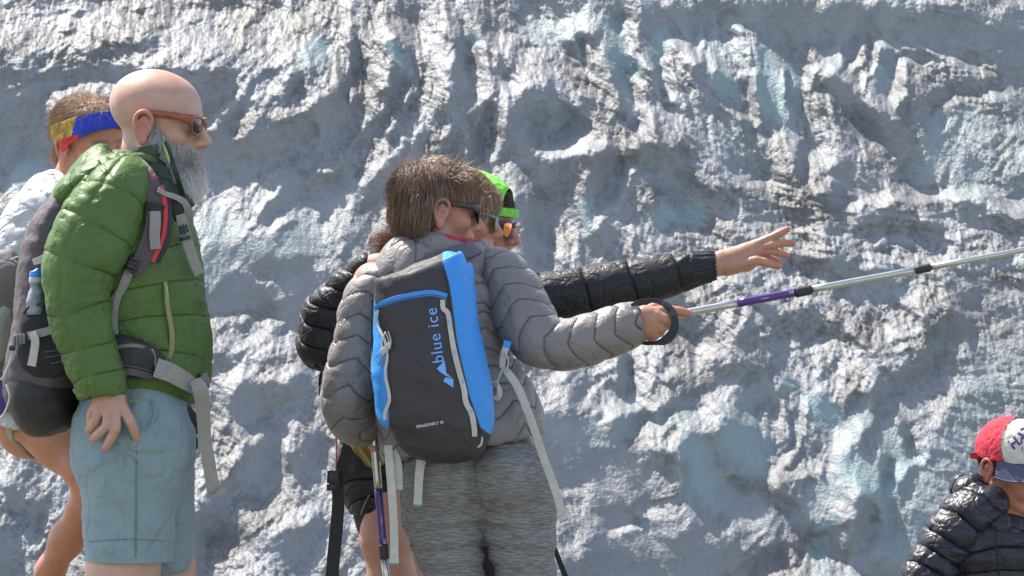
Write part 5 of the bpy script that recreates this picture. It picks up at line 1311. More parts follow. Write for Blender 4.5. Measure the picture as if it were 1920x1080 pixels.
    rows = [(67, 530, -0.158, 12.5, 12.5), (67, 524, -0.158, 12.5, 12.5), (67, 520, -0.158, 12, 12)]
    tube('collar_ring', rows, YM, MT['white_cord'], b, 0.002)
    rows = [(67, 521, -0.158, 11.5, 11.5), (67, 512, -0.158, 11.5, 11.5), (67, 507, -0.158, 9, 9), (66, 505, -0.158, 5, 5)]
    tube('cap', rows, YM, MT['bottle_blue'], b, 0.002)
man, HM = build_man()
build_man_pack()
# ================================================================ woman in the grey down jacket, seen from behind
YW = 7.4; PW = 1 / (K * YW)
def pole(t, A, B, Y0, seg, name=None):
    """seg: list of (t0,t1,r0,r1,material,part)"""
    A = np.asarray(A, float); B = np.asarray(B, float)
    for (t0, t1, r0, r1, m, nm) in seg:
        cord(nm, [A + (B - A) * t0, A + (B - A) * t1], [r0, r1] if r0 != r1 else r0, MT[m], t, n=8, nr=20)
def build_woman():
    p = lambda x, y, d=0: P(x, y, YW + d)
    o = p(880, 540); o[2] = 0
    t = thing('person', o, 'woman seen from behind in a grey quilted jacket and grey leggings, pointing a trekking pole', 'person', 'hikers')
    H = Head(813, 402, YW, -16, -7, 0.94, nose=1.05, mouth=0.001, jaw=0.95, fem=1, low=0.86)
    neck = [cone(p(800, 425, 0.01), p(818, 520, 0.0), 0.050, 0.062, k=0.02)]
    hd = H.mesh(neck, lips=0.55, brow=0.3, ear=0.3)
    trunk = limb([p(820, 520), p(818, 620), p(835, 740), p(880, 850)], [0.09, 0.095, 0.085, 0.07], 0.04, 0.012, flat=((1, 0, 0), 1.35))
    armr = limb([p(935, 545), p(1010, 635, -0.10), p(1100, 635, -0.11), p(1195, 606, -0.11)], [0.045, 0.038, 0.032, 0.026], 0.02, 0.006)
    arml = limb([p(700, 530), p(650, 740, -0.05), p(700, 780, 0.04)], [0.045, 0.036, 0.028], 0.02, 0.006)
    legl = limb([p(828, 930), p(836, 1020), p(868, 1240, -0.02), p(878, 1330, 0.01), p(888, 1610, 0.0)], [0.066, 0.056, 0.042, 0.044, 0.030], 0.03, 0.008)
    legr = limb([p(966, 930), p(978, 1020), p(1000, 1240, -0.02), p(1004, 1330, 0.01), p(1010, 1610, 0.0)], [0.066, 0.056, 0.042, 0.044, 0.030], 0.03, 0.008)
    # hand on the pole
    d = -0.110
    W = p(1190, 606, d)
    pr = [cone(W, p(1212, 603, d), 0.027, 0.031, k=0.01, flat=((0, 1, 0), 0.72)), cone(p(1208, 590, d), p(1234, 589, d - 0.006), 0.018, 0.0135, k=0.012), cone(p(1208, 604, d), p(1234, 603, d - 0.008), 0.020, 0.0135, k=0.012),
          cone(p(1204, 618, d), p(1228, 618, d - 0.006), 0.018, 0.0125, k=0.012)]
    pr += finger([p(1234, 584, d - 0.002), p(1254, 582, d - 0.004), p(1274, 584, d - 0.004), p(1291, 588, d - 0.003)], 0.0115, 0.0082)
    pr += finger([p(1234, 592, d - 0.012), p(1249, 599, d - 0.016), p(1253, 609, d - 0.004), p(1240, 612, d + 0.012)], 0.0110, 0.0085)
    pr += finger([p(1230, 606, d - 0.010), p(1240, 616, d - 0.010), p(1236, 624, d + 0.004), p(1224, 622, d + 0.014)], 0.0105, 0.0085)
    pr += finger([p(1222, 618, d - 0.006), p(1228, 628, d - 0.004), p(1222, 632, d + 0.008), p(1212, 630, d + 0.014)], 0.0100, 0.0080)
    pr += finger([p(1208, 585, d + 0.012), p(1226, 577, d + 0.022), p(1244, 577, d + 0.022)], 0.011, 0.0085)
    hand = hand_mesh(pr, [W, p(1291, 588, d), p(1228, 632, d), p(1226, 577, d)], redtips=[(p(1291, 588, d), 0.018, 0.7), (p(1262, 584, d), 0.018, 0.4), (p(1253, 609, d), 0.010, 0.3)])
    d2 = 0.045; W2 = p(692, 778, d2)
    pr = [cone(p(680, 782, d2), W2, 0.028, 0.026, k=0.01), cone(W2, p(712, 800, d2 - 0.01), 0.026, 0.024, k=0.01)] + finger([p(716, 790, d2 - 0.01), p(722, 802, d2 - 0.035), p(710, 808, d2 - 0.045)], 0.011, 0.009) + finger([p(716, 806, d2 - 0.01), p(720, 818, d2 - 0.035), p(706, 820, d2 - 0.040)], 0.011, 0.009) + finger([p(700, 800, d2), p(698, 830, d2 - 0.02), p(702, 842, d2 - 0.03)], 0.011, 0.009)
    hand2 = hand_mesh(pr, [W2, p(722, 802, d2), p(700, 842, d2), p(680, 782, d2)])
    body_obj(t, MT['skin_mid'], [hd, trunk, armr, arml, legl, legr, hand, hand2])
    for x in (888, 1010):
        b = boot(t, np.array([p(x, 0)[0], YW + 0.02, 0.0]), -60); link_mesh('boot', b[0], b[1], MT['brown_cloth'], t)
    # ---- leggings
    lp = [cone(p(880, 790), p(886, 880), 0.128, 0.132, k=0.015, flat=((0, 1, 0), 0.66))]
    A = chain([p(826, 905, -0.02), p(831, 960), p(838, 1010), p(849, 1065), p(866, 1200, -0.02), p(876, 1330, 0.01), p(886, 1580)], [0.090, 0.087, 0.076, 0.063, 0.053, 0.055, 0.037], 0.02)
    B = chain([p(961, 900, -0.02), p(968, 955), p(975, 1005), p(985, 1065), p(998, 1200, -0.02), p(1004, 1330, 0.01), p(1010, 1580)], [0.084, 0.083, 0.074, 0.062, 0.053, 0.055, 0.037], 0.02)
    fA = sdf(lp + A + [ell(p(828, 896, -0.058), (0.078, 0.078, 0.082), k=0.02)]); fB = sdf(B + [ell(p(948, 890, -0.058), (0.080, 0.078, 0.082), k=0.02)])
    def fL(q):
        a, b = fA(q), fB(q); k = 0.004; h = np.clip(0.5 + 0.5 * (b - a) / k, 0, 1); return b * (1 - h) + a * h - k * h * (1 - h)
    def dl(V, N):
        x, z = V[:, 0], V[:, 2]; cr = p(906, 960); r = np.hypot(x - cr[0], z - cr[2])
        h = 0.0080 * np.exp(-r / 0.11) * np.sin(42 * (z - cr[2]) * 3.0 + 26 * np.abs(x - cr[0]) + 3 * vnoise(V * 9)) * sstep(0.0, 0.03, cr[2] + 0.01 - z)
        h = h + 0.0022 * fold(x - z, z * 1.0 + 0.35 * np.abs(x - cr[0]), 6, 40, 4.0, 0.6) * sstep(p(0, 900)[2], p(0, 960)[2] , z) * 0 + 0.0016 * fold(x, z + 0.4 * np.abs(x - cr[0]), 5, 46, 5.0, 0.5)
        h = h + 0.003 * (0.5 - np.abs(fold(x - 0.4 * z, z + 0.4 * x, 5, 22, 9.0, 0.5))) * sstep(p(0, 930)[2], p(0, 1010)[2], z)
        return h - 0.0022 * np.exp(-((x - p(862 + 0, 0)[0]) / 0.0016) ** 2) * (z > p(0, 935)[2])
    shell_obj('leggings', fL, p(700, 1600) - (0, 0.25, 0), p(1090, 790) + (0, 0.25, 0), 0.0045, MT['leggings'], t, disp=dl)
    # ---- jacket
    rows = [(846, 478, 0.005, 54, 58), (848, 486, 0.005, 76, 70), (842, 500, 0.005, 101, 84), (828, 526, 0, 120, 94), (815, 575, 0, 125, 98), (818, 640, 0, 128, 100), (828, 700, 0, 134, 100), (842, 745, 0, 144, 102), (858, 790, 0, 154, 106), (868, 822, 0, 156, 108), (871, 836, 0, 150, 104), (870, 830, 0, 138, 92), (866, 800, 0, 130, 86)]
    J = tube('jacket', rows, YW, MT['down_grey'], t, 0.0032, down(0.050, 0.006, seed=3.0, zig=0.014, per=0.10), pw=2.3)
    cr = [(816, 510, 0.0, 80, 72), (820, 494, 0.0, 78, 78), (826, 476, 0.0, 74, 80), (832, 460, 0.0, 69, 79), (835, 450, 0.0, 66, 77), (836, 447, 0.0, 62, 73), (835, 454, 0, 60, 70), (828, 480, 0, 60, 70)]
    tube('collar', cr, YW, MT['down_grey'], J, 0.003, lambda s, c, V, th: 0.005 * seams(s + 0.012 * fbm(V * 8, 2), 0.040, 0.006)[0] + 0.0035 * fold(c, s, 30, 12, 2.0) + 0.003 * fbm(V * 40, 2), cap=False)
    cr = [(832, 460, 0.0, 65, 75), (836, 446, 0.0, 62, 73), (837, 441, 0.0, 59, 71), (837, 442, 0, 57, 68), (833, 458, 0, 56, 66)]
    tube('inner_collar', cr, YW, MT['red_cloth'], J, 0.003, lambda s, c, V, th: 0.002 * fbm(V * 60, 2), cap=False)
    sr = [(902, 484, 0.0, 12, 30), (915, 494, -0.005, 30, 46), (936, 514, -0.015, 44, 53), (960, 552, -0.04, 51, 54), (982, 597, -0.07, 54, 54), (1010, 634, -0.095, 51, 51), (1050, 646, -0.105, 47, 47), (1095, 639, -0.11, 44, 44), (1140, 625, -0.11, 42, 41), (1172, 613, -0.11, 41, 40), (1192, 606, -0.11, 36, 35), (1199, 604, -0.11, 34, 33), (1196, 605, -0.11, 29, 28), (1180, 609, -0.11, 28, 27)]
    tube('sleeve', sr, YW, MT['down_grey'], t, 0.0030, down(0.048, 0.006, seed=9.0, zig=0.014, per=0.105), pw=2.1)
    sl_ = [(738, 508, -0.01, 12, 30), (724, 519, -0.01, 28, 44), (702, 543, -0.012, 39, 51), (687, 580, -0.02, 46, 53), (674, 640, -0.03, 47, 53), (661, 695, -0.035, 47, 51), (652, 736, -0.03, 46, 49), (654, 768, -0.01, 43, 47), (672, 792, 0.015, 40, 44), (692, 789, 0.035, 37, 38), (706, 782, 0.045, 33, 33), (704, 783, 0.045, 28, 28), (690, 786, 0.035, 27, 27)]
    tube('sleeve', sl_, YW, MT['down_grey'], t, 0.0030, down(0.050, 0.006, seed=14.0, zig=0.014, per=0.105, wr=0.0045), pw=2.1)
    # ---- hair
    hp = [ell((0, -0.008, 0.045), (0.084, 0.096, 0.078)), ell((0, -0.038, -0.018), (0.071, 0.052, 0.050), k=0.03)]
    for s in (-1, 1): hp += [cone((s * 0.070, -0.032, 0.02), (s * 0.058, -0.034, -0.038), 0.020, 0.017, k=0.02), cone((s * 0.060, 0.052, 0.070), (s * 0.068, 0.050, 0.036), 0.016, 0.007, k=0.015)]
    hp += [ell((0, 0.052, 0.066), (0.066, 0.039, 0.036), k=0.02), ell((0, 0.100, -0.030), (0.085, 0.052, 0.066), k=0.012, sub=True)]
    for s in (-1, 1): hp += [ell((s * 0.088, 0.010, -0.012), (0.030, 0.034, 0.056), k=0.010, sub=True)]
    hf = sdf(hp)
    V, Q = surface(H.local(lambda q: hf(q) + 0.003), H.o - 0.18, H.o + 0.18, 0.004)
    hr = link_mesh('hair', V, Q, MT['hair_brown'], t, colors={'tone': np.clip(0.15 + 0.2 * fbm(V * 60, 2), 0, 1)})
    g = np.random.default_rng(4)
    roots = sample_surface(hf, (-0.12, -0.14, -0.13), (0.12, 0.13, 0.16), 0.004, 9500, lambda v: (v[:, 2] > -0.075) & ~((v[:, 1] > 0.004) & (v[:, 2] < 0.045)) & ~((np.abs(v[:, 0]) > 0.055) & (v[:, 1] > -0.028) & (v[:, 2] < 0.050)), 6)
    crown = np.array([0.0, -0.045, 0.120])
    def flow(q):
        v = q - crown; v = v / (np.linalg.norm(v, axis=1, keepdims=True) + 1e-6)
        dn = np.array([0, -0.25, -1.0]) * sstep(0.12, -0.02, q[:, 2])[:, None]
        fw = np.array([0.0, 0.5, 0]) * (sstep(0.0, 0.06, q[:, 1]) * sstep(0.03, 0.09, q[:, 2]))[:, None]
        return v * 0.9 + dn * 1.1 + fw
    tone = np.clip(0.42 + 0.35 * fbm(roots * 45, 2) + 0.22 * g.normal(size=len(roots)), 0, 1)
    surf_strands('locks', H, hf, roots, flow, np.where(roots[:, 1] > 0.0, 0.034, 0.050) * np.where(roots[:, 2] < -0.02, 0.5, 1) * (0.55 + 0.8 * g.random(len(roots))), 8, 0.00055, MT['hair_brown'], hr, lift=0.006, frizz=0.24, tone=tone)
    r2 = sample_surface(hf, (-0.12, -0.14, 0.03), (0.12, 0.10, 0.16), 0.004, 420, None, 9)
    surf_strands('flyaway_strands', H, hf, r2, lambda q: flow(q) * 0.5 + np.array([0.05, -0.25, 0.75]) * 0.8, 0.045 * (0.5 + g.random(len(r2))), 7, 0.0003, MT['hair_brown'], hr, frizz=0.5, tone=0.6 + 0.4 * g.random(len(r2)), hug=0.15)
    G = glasses('sunglasses', H, t, MT['plastic_black'], MT['lens'], 'wrap', fr=0.0026, zc=0.012, yc=0.100, temple=0.0062)
    bt = bvh_of(G)
    lettering('temple_logo', 'Ray-Ban', 0.0085, 873, 375, -1, bt, YW, MT['white_print'], G, off=0.0006)
    a = H.w((0.0795, -0.003, -0.034)); cord('ear_stud', [a, a + np.array([0, -0.002, 0])], 0.0014, MT['silver'], t, n=3)
    bj = bvh_of([c for c in C.objects if c.name.startswith('leggings')][0])
    decal_poly('waist_logo', [[(952 + 14 * math.cos(a) , 829 + 4 * math.sin(a)) for a in np.linspace(0, 6.283, 16)]], bj, YW, MT['pack_coal'], [c for c in C.objects if c.name.startswith('leggings')][0], off=0.001)
    decal_poly('waist_logo', [[(956 + 10 * math.cos(a) , 829 + 2.2 * math.sin(a)) for a in np.linspace(0, 6.283, 16)]], bj, YW, MT['pack_grey'], [c for c in C.objects if c.name.startswith('leggings')][0], off=0.0018)
    return t, H
def build_blue_pack():
    p = lambda x, y, d=0: P(x, y, YW + d)
    t = thing('backpack', p(810, 865, -0.2), 'charcoal and bright blue backpack with white webbing on the woman in grey', 'backpack', 'hikers\' backpacks')
    def wr(s, c, V, th):
        z = V[..., 2]; top = sstep(p(0, 600)[2], p(0, 500)[2], z)
        return 0.0035 * (0.5 - np.abs(fbm(V * np.array([10, 10, 14]) + 3, 3))) + top * 0.007 * (0.5 - np.abs(fold(V[..., 0] + 0.3 * z, z, 12, 9, 2.0))) + 0.002 * fold(V[..., 0] - z, z + V[..., 0], 10, 22, 7.0)
    rows = [(786, 495, -0.170, 40, 26), (788, 500, -0.170, 72, 48), (792, 514, -0.170, 86, 60), (795, 548, -0.172, 93, 68), (797, 600, -0.174, 96, 74), (801, 650, -0.176, 101, 77), (806, 700, -0.178, 106, 79), (814, 745, -0.178, 108, 80), (821, 785, -0.178, 103, 78), (820, 815, -0.178, 92, 72), (812, 842, -0.178, 72, 60), (808, 856, -0.178, 50, 44), (806, 864, -0.178, 22, 24)]
    R = np.asarray(rows, float); h = 0.0030; ns = 150; nr = 230
    V, S = tube_geo(rows, YW, ns, nr, wr, 2.9)
    VV = np.concatenate([V.reshape(-1, 3), V[0].mean(0)[None], V[-1].mean(0)[None]]); Q = grid_faces(ns, nr); n = ns * nr
    a = np.arange(nr); b = (a + 1) % nr; T = np.concatenate([np.stack([b, a, np.full(nr, n)], -1), np.stack([a + n - nr, b + n - nr, np.full(nr, n + 1)], -1)])
    px = 960 + VV[:, 0] / (K * VV[:, 1]); py = 540 - (VV[:, 2] - CAMZ) / (K * VV[:, 1])
    rx = np.interp(py, [490, 530, 560, 640, 740, 800, 812, 830], [830, 842, 847, 857, 880, 901, 914, 960]); lx = np.interp(py, [500, 545, 560, 600, 650, 700, 760, 812, 822], [670, 690, 702, 710, 719, 727, 729, 729, 700])
    edge = np.maximum(px - rx, lx - px)
    bo = link_mesh('pack_body', VV, [Q, T], MT['pack_two'], t, colors={'edge': edge})
    # stuffed blue gusset, standing above the lid at the right
    rows = [(866, 489, -0.150, 8, 14), (864, 494, -0.150, 17, 26), (866, 512, -0.150, 20, 34), (870, 550, -0.150, 20, 38), (874, 600, -0.150, 19, 38), (880, 640, -0.145, 14, 30), (888, 680, -0.14, 6, 14)]
    tube('side_gusset', rows, YW, MT['blue'], t, 0.003, lambda s, c, V, th: 0.005 * (0.5 - np.abs(fold(V[..., 0], V[..., 2], 28, 6, 3.0))) + 0.002 * fbm(V * 30, 2))
    rows = [(838, 500, -0.19, 6, 8), (842, 490, -0.165, 12, 14), (852, 484, -0.14, 13, 14), (864, 488, -0.125, 10, 12), (872, 500, -0.13, 6, 8)]
    tube('top_fold', rows, YW, MT['blue'], t, 0.003, lambda s, c, V, th: 0.003 * fold(V[..., 0], V[..., 2], 40, 20, 5.0))
    bv = bvh_of(bo)
    z = ribbon_on('top_zip', [(703, 580, 11), (722, 568, 11), (752, 558, 11), (790, 551, 11), (815, 550, 11), (840, 557, 11)], bv, YW, MT['blue'], t, off=0.002)
    ribbon_on('zip_teeth', [(706, 580, 1.6), (722, 571, 1.6), (752, 561, 1.6), (790, 554, 1.6), (815, 553, 1.6), (838, 559, 1.6)], bv, YW, MT['cap_navy'], z, off=0.0035, thick=0.001)
    ribbon_on('panel_piping', [(828, 494, 2), (838, 530, 2), (842, 558, 2), (852, 640, 2), (874, 740, 2), (897, 800, 2), (905, 812, 2)], bv, YW, MT['web_black'], t, off=0.001)
    dz = ribbon_on('daisy_chain', [(830, 562, 9), (831, 578, 9), (840, 588, 9), (845, 620, 9), (852, 660, 10), (862, 700, 10), (870, 730, 10), (874, 755, 10), (884, 775, 10), (889, 800, 10), (890, 822, 9)], bv, YW, MT['web_pale'], t, off=0.004)
    for x, y in ((841, 603), (852, 660), (868, 716), (884, 772)): decal_poly('bar_tack', [[(x - 1.2, y - 4), (x + 1.2, y - 4), (x + 2, y + 4), (x - 0.4, y + 4)]], bv, YW, MT['blue_pale'], dz, off=0.0062)
    cord('webbing_loop', [p(884, 790, -0.245), p(886, 820, -0.240), p(892, 836, -0.238), p(901, 834, -0.236), p(903, 820, -0.238), p(896, 795, -0.244), p(888, 780, -0.248)], 0.0028, MT['web_pale'], dz)
    ribbon_on('side_cord', [(709, 582, 4), (706, 600, 5), (712, 618, 5), (722, 640, 5), (726, 670, 5), (722, 700, 5), (728, 730, 6), (730, 752, 6), (722, 775, 6), (724, 800, 6), (733, 822, 6), (724, 845, 6)], bv, YW, MT['web_pale'], t, off=0.005)
    for k_, pts in enumerate(([(722, 624), (716, 640), (718, 655), (724, 660), (730, 650), (728, 636), (722, 622)], [(728, 622), (733, 640), (730, 655)])):
        cord('shock_cord', [onto(bv, x, y, 0.006, YW) for x, y in pts], 0.0014, MT['white_cord'], t)
    for pts in ([(716, 668), (710, 684)], [(719, 670), (714, 687)], [(714, 666), (722, 648)]): cord('shock_cord', [onto(bv, pts[0][0], pts[0][1], 0.010, YW), onto(bv, pts[1][0], pts[1][1], 0.010, YW)], 0.0014, MT['pack_grey'], t, n=4)
    V, F = join_geo([box_geo(onto(bv, 719, 658, 0.010, YW), (0.008, 0.005, 0.006), np.stack([norm((0.8, 0, 0.6)), (0, 1, 0), norm((-0.6, 0, 0.8))], 1)), box_geo(onto(bv, 729, 648, 0.010, YW), (0.004, 0.004, 0.006))]); link_mesh('cord_lock', V, F, MT['web_pale'], t)
    for pts in ([(698, 560), (697, 600), (697, 660), (696, 700)],): cord('black_cord', [onto(bv, x, y, 0.004, YW - 0.12) for x, y in pts], 0.0014, MT['web_black'], t)
    # writing
    lettering('lettering', 'blue ice', 0.0365, 816, 629, 98, bv, YW, MT['blue_pale'], bo, off=0.0015, spacing=1.08, sx=0.98)
    decal_poly('logo', [[(834, 676), (819, 691), (826, 698), (838, 706), (826, 693)], [(834, 676), (826, 693), (833, 690), (829, 686)], [(826, 698), (850, 711), (838, 700), (828, 692)], [(850, 711), (836, 707), (831, 716), (838, 714), (850, 726), (833, 716)], [(836, 707), (831, 714), (838, 719), (850, 727), (840, 712)]], bv, YW, MT['blue_pale'], bo, off=0.0016)
    lettering('model_lettering', 'DRAGONFLY 18', 0.0084, 806, 796, 10, bv, YW, MT['white_print'], bo, off=0.0015, sx=0.98, bold=0.0001)
    # straps
    ribbon('shoulder_strap', [(770, 490, -0.085, 20), (800, 488, -0.10, 26), (835, 482, -0.105, 30), (864, 474, -0.10, 32), (884, 467, -0.075, 32), (896, 464, -0.03, 31), (900, 466, 0.03, 28)], YW, MT['plum_lining'], t, thick=0.010, face=(0.1, -1, 0.35))
    ribbon('blue_strap_end', [(952, 640, -0.145, 14), (948, 655, -0.150, 14)], YW, MT['blue'], t, n=8, thick=0.006)
    ribbon('adjuster', [(948, 652, -0.155, 12), (943, 672, -0.155, 13), (941, 690, -0.155, 10)], YW, MT['web_pale'], t, n=14, thick=0.004)
    cord('adjuster_ring', [p(943, 664, -0.160), p(938, 680, -0.160), p(943, 693, -0.160), p(951, 690, -0.160), p(953, 674, -0.160), p(947, 662, -0.160)], 0.0018, MT['white_cord'], t)
    cord('thin_web', [p(942, 690, -0.155), p(936, 706, -0.155), p(931, 718, -0.150)], 0.0022, MT['white_cord'], t)
    cord('thin_loop', [p(920, 718, -0.15), p(931, 716, -0.155), p(938, 728, -0.155), p(940, 740, -0.15), p(932, 750, -0.15), p(924, 742, -0.15), p(922, 728, -0.15)], 0.0022, MT['white_cord'], t)
    ribbon('thin_web', [(934, 722, -0.16, 6), (936, 740, -0.16, 8), (926, 748, -0.155, 8)], YW, MT['web_pale'], t, n=12)
    def strap(rows, nm='hanging_strap'):
        s_ = ribbon(nm, rows, YW, MT['web_pale'], t, n=50)
        x, y, d, w = rows[-1][:4]; x0, y0 = rows[-2][:2]; u = norm((x - x0, y - y0))
        ribbon('strap_end', [(x - u[0] * 9, y - u[1] * 9, d - 0.002, w + 0.8), (x + u[0] * 1, y + u[1] * 1, d - 0.002, w + 0.8)], YW, MT['web_pale'], s_, n=4, thick=0.004)
        ribbon('edge_stitch', [(x - u[0] * 0.2, y - u[1] * 0.2, d - 0.003, w + 1.2), (x + u[0] * 2.0, y + u[1] * 2.0, d - 0.003, w + 1.2)], YW, MT['teal_frame'], s_, n=4, thick=0.004)
    strap([(945, 692, -0.150, 12), (955, 702, -0.155, 14), (975, 735, -0.155, 15), (1000, 800, -0.14, 15), (1020, 860, -0.125, 15), (1040, 915, -0.12, 15), (1058, 975, -0.115, 15)])
    strap([(728, 835, -0.17, 15), (731, 880, -0.175, 15), (736, 940, -0.17, 15), (739, 1000, -0.165, 15), (739, 1056, -0.16, 16)])
    strap([(735, 846, -0.165, 17), (744, 870, -0.165, 18), (747, 918, -0.16, 16)])
    strap([(790, 862, -0.150, 17), (786, 890, -0.150, 16), (783, 946, -0.145, 15)])
# ================================================================ her two poles
def build_poles():
    p = lambda x, y, d=0: P(x, y, YW + d)
    A = p(1196, 603.5, -0.112); B = p(2240, 409, 0.05)
    L = lambda x: (x - 1196) / (2240 - 1196)
    t = thing('trekking_pole', A, 'silver and purple trekking pole held out towards the right by the woman in grey', 'trekking pole', 'trekking poles of the woman in grey')
    pole(t, A, B, YW, [(L(1190), L(1380), 0.0088, 0.0086, 'alu', 'shaft_section'), (L(1380), L(1490), 0.0090, 0.0088, 'purple', 'painted_section'), (L(1487), L(1516), 0.0115, 0.0105, 'rubber', 'lock_collar'),
        (L(1515), L(1713), 0.0078, 0.0076, 'alu', 'shaft_section'), (L(1712), L(1738), 0.0092, 0.0092, 'rubber', 'lock_collar'), (L(1737), L(2200), 0.0064, 0.0062, 'alu', 'shaft_section'), (L(2200), L(2240), 0.006, 0.002, 'rubber', 'tip'), (L(2185), L(2190), 0.030, 0.028, 'rubber', 'basket')])
    lp = [c for c in t.children if c.name.startswith('painted')][0]; bv = bvh_of(lp)
    lettering('mark', 'D8', 0.008, 1484, 548, 10, bv, YW, MT['white_print'], lp, off=0.0006)
    lettering('mark', 'energized', 0.0042, 1434, 559, 10, bv, YW, MT['white_print'], lp, off=0.0006)
    ls = [c for c in t.children if c.name.startswith('shaft')][0]; bv = bvh_of(ls)
    for x in (1322, 1352, 1368, 1376): decal_poly('length_mark', [[(x, 603.5 - (x - 1196) * .1863 - 6), (x + 1.2, 603.5 - (x - 1196) * .1863 - 6), (x + 5, 603.5 - (x - 1196) * .1863 + 5), (x + 3.8, 603.5 - (x - 1196) * .1863 + 5)]], bv, YW, MT['pack_grey'], ls, off=0.0006)
    R = [(1184, 574, -0.135, 9, 0), (1200, 566, -0.135, 8, 15), (1220, 563, -0.130, 9, 25), (1240, 567, -0.125, 12, 35), (1257, 580, -0.13, 14, 20), (1265, 600, -0.14, 14, 10), (1262, 622, -0.145, 17, -5), (1247, 638, -0.14, 17, -20), (1228, 643, -0.13, 10, -50), (1210, 643, -0.12, 9, -30), (1194, 637, -0.11, 8, -10)]
    ribbon('wrist_strap', R, YW, MT['web_black'], t, n=90, thick=0.0022)
    A = p(696, 762, 0.02); B = p(774, 1658, -0.02); L = lambda y: (y - 762) / (1658 - 762)
    t = thing('trekking_pole', B, 'silver and purple trekking pole standing upright beside the hanging white straps', 'trekking pole', 'trekking poles of the woman in grey')
    pole(t, A, B, YW, [(L(762), L(810), 0.014, 0.013, 'rubber', 'grip'), (L(800), L(917), 0.0090, 0.0088, 'alu', 'shaft_section'), (L(917), L(1024), 0.0090, 0.0088, 'purple', 'painted_section'), (L(1022), L(1048), 0.0108, 0.0102, 'rubber', 'lock_collar'),
        (L(1046), L(1250), 0.0078, 0.0076, 'alu', 'shaft_section'), (L(1250), L(1272), 0.0092, 0.0092, 'rubber', 'lock_collar'), (L(1270), L(1630), 0.0064, 0.0062, 'alu', 'shaft_section'), (L(1630), L(1658), 0.006, 0.002, 'rubber', 'tip')])
    lp = [c for c in t.children if c.name.startswith('painted')][0]; bv = bvh_of(lp)
    lettering('mark', 'energized', 0.0042, 716, 975, -85, bv, YW, MT['white_print'], lp, off=0.0006)
    lettering('mark', 'D8', 0.008, 721, 1015, -85, bv, YW, MT['white_print'], lp, off=0.0006)
woman, HW = build_woman()
build_blue_pack()
build_poles()
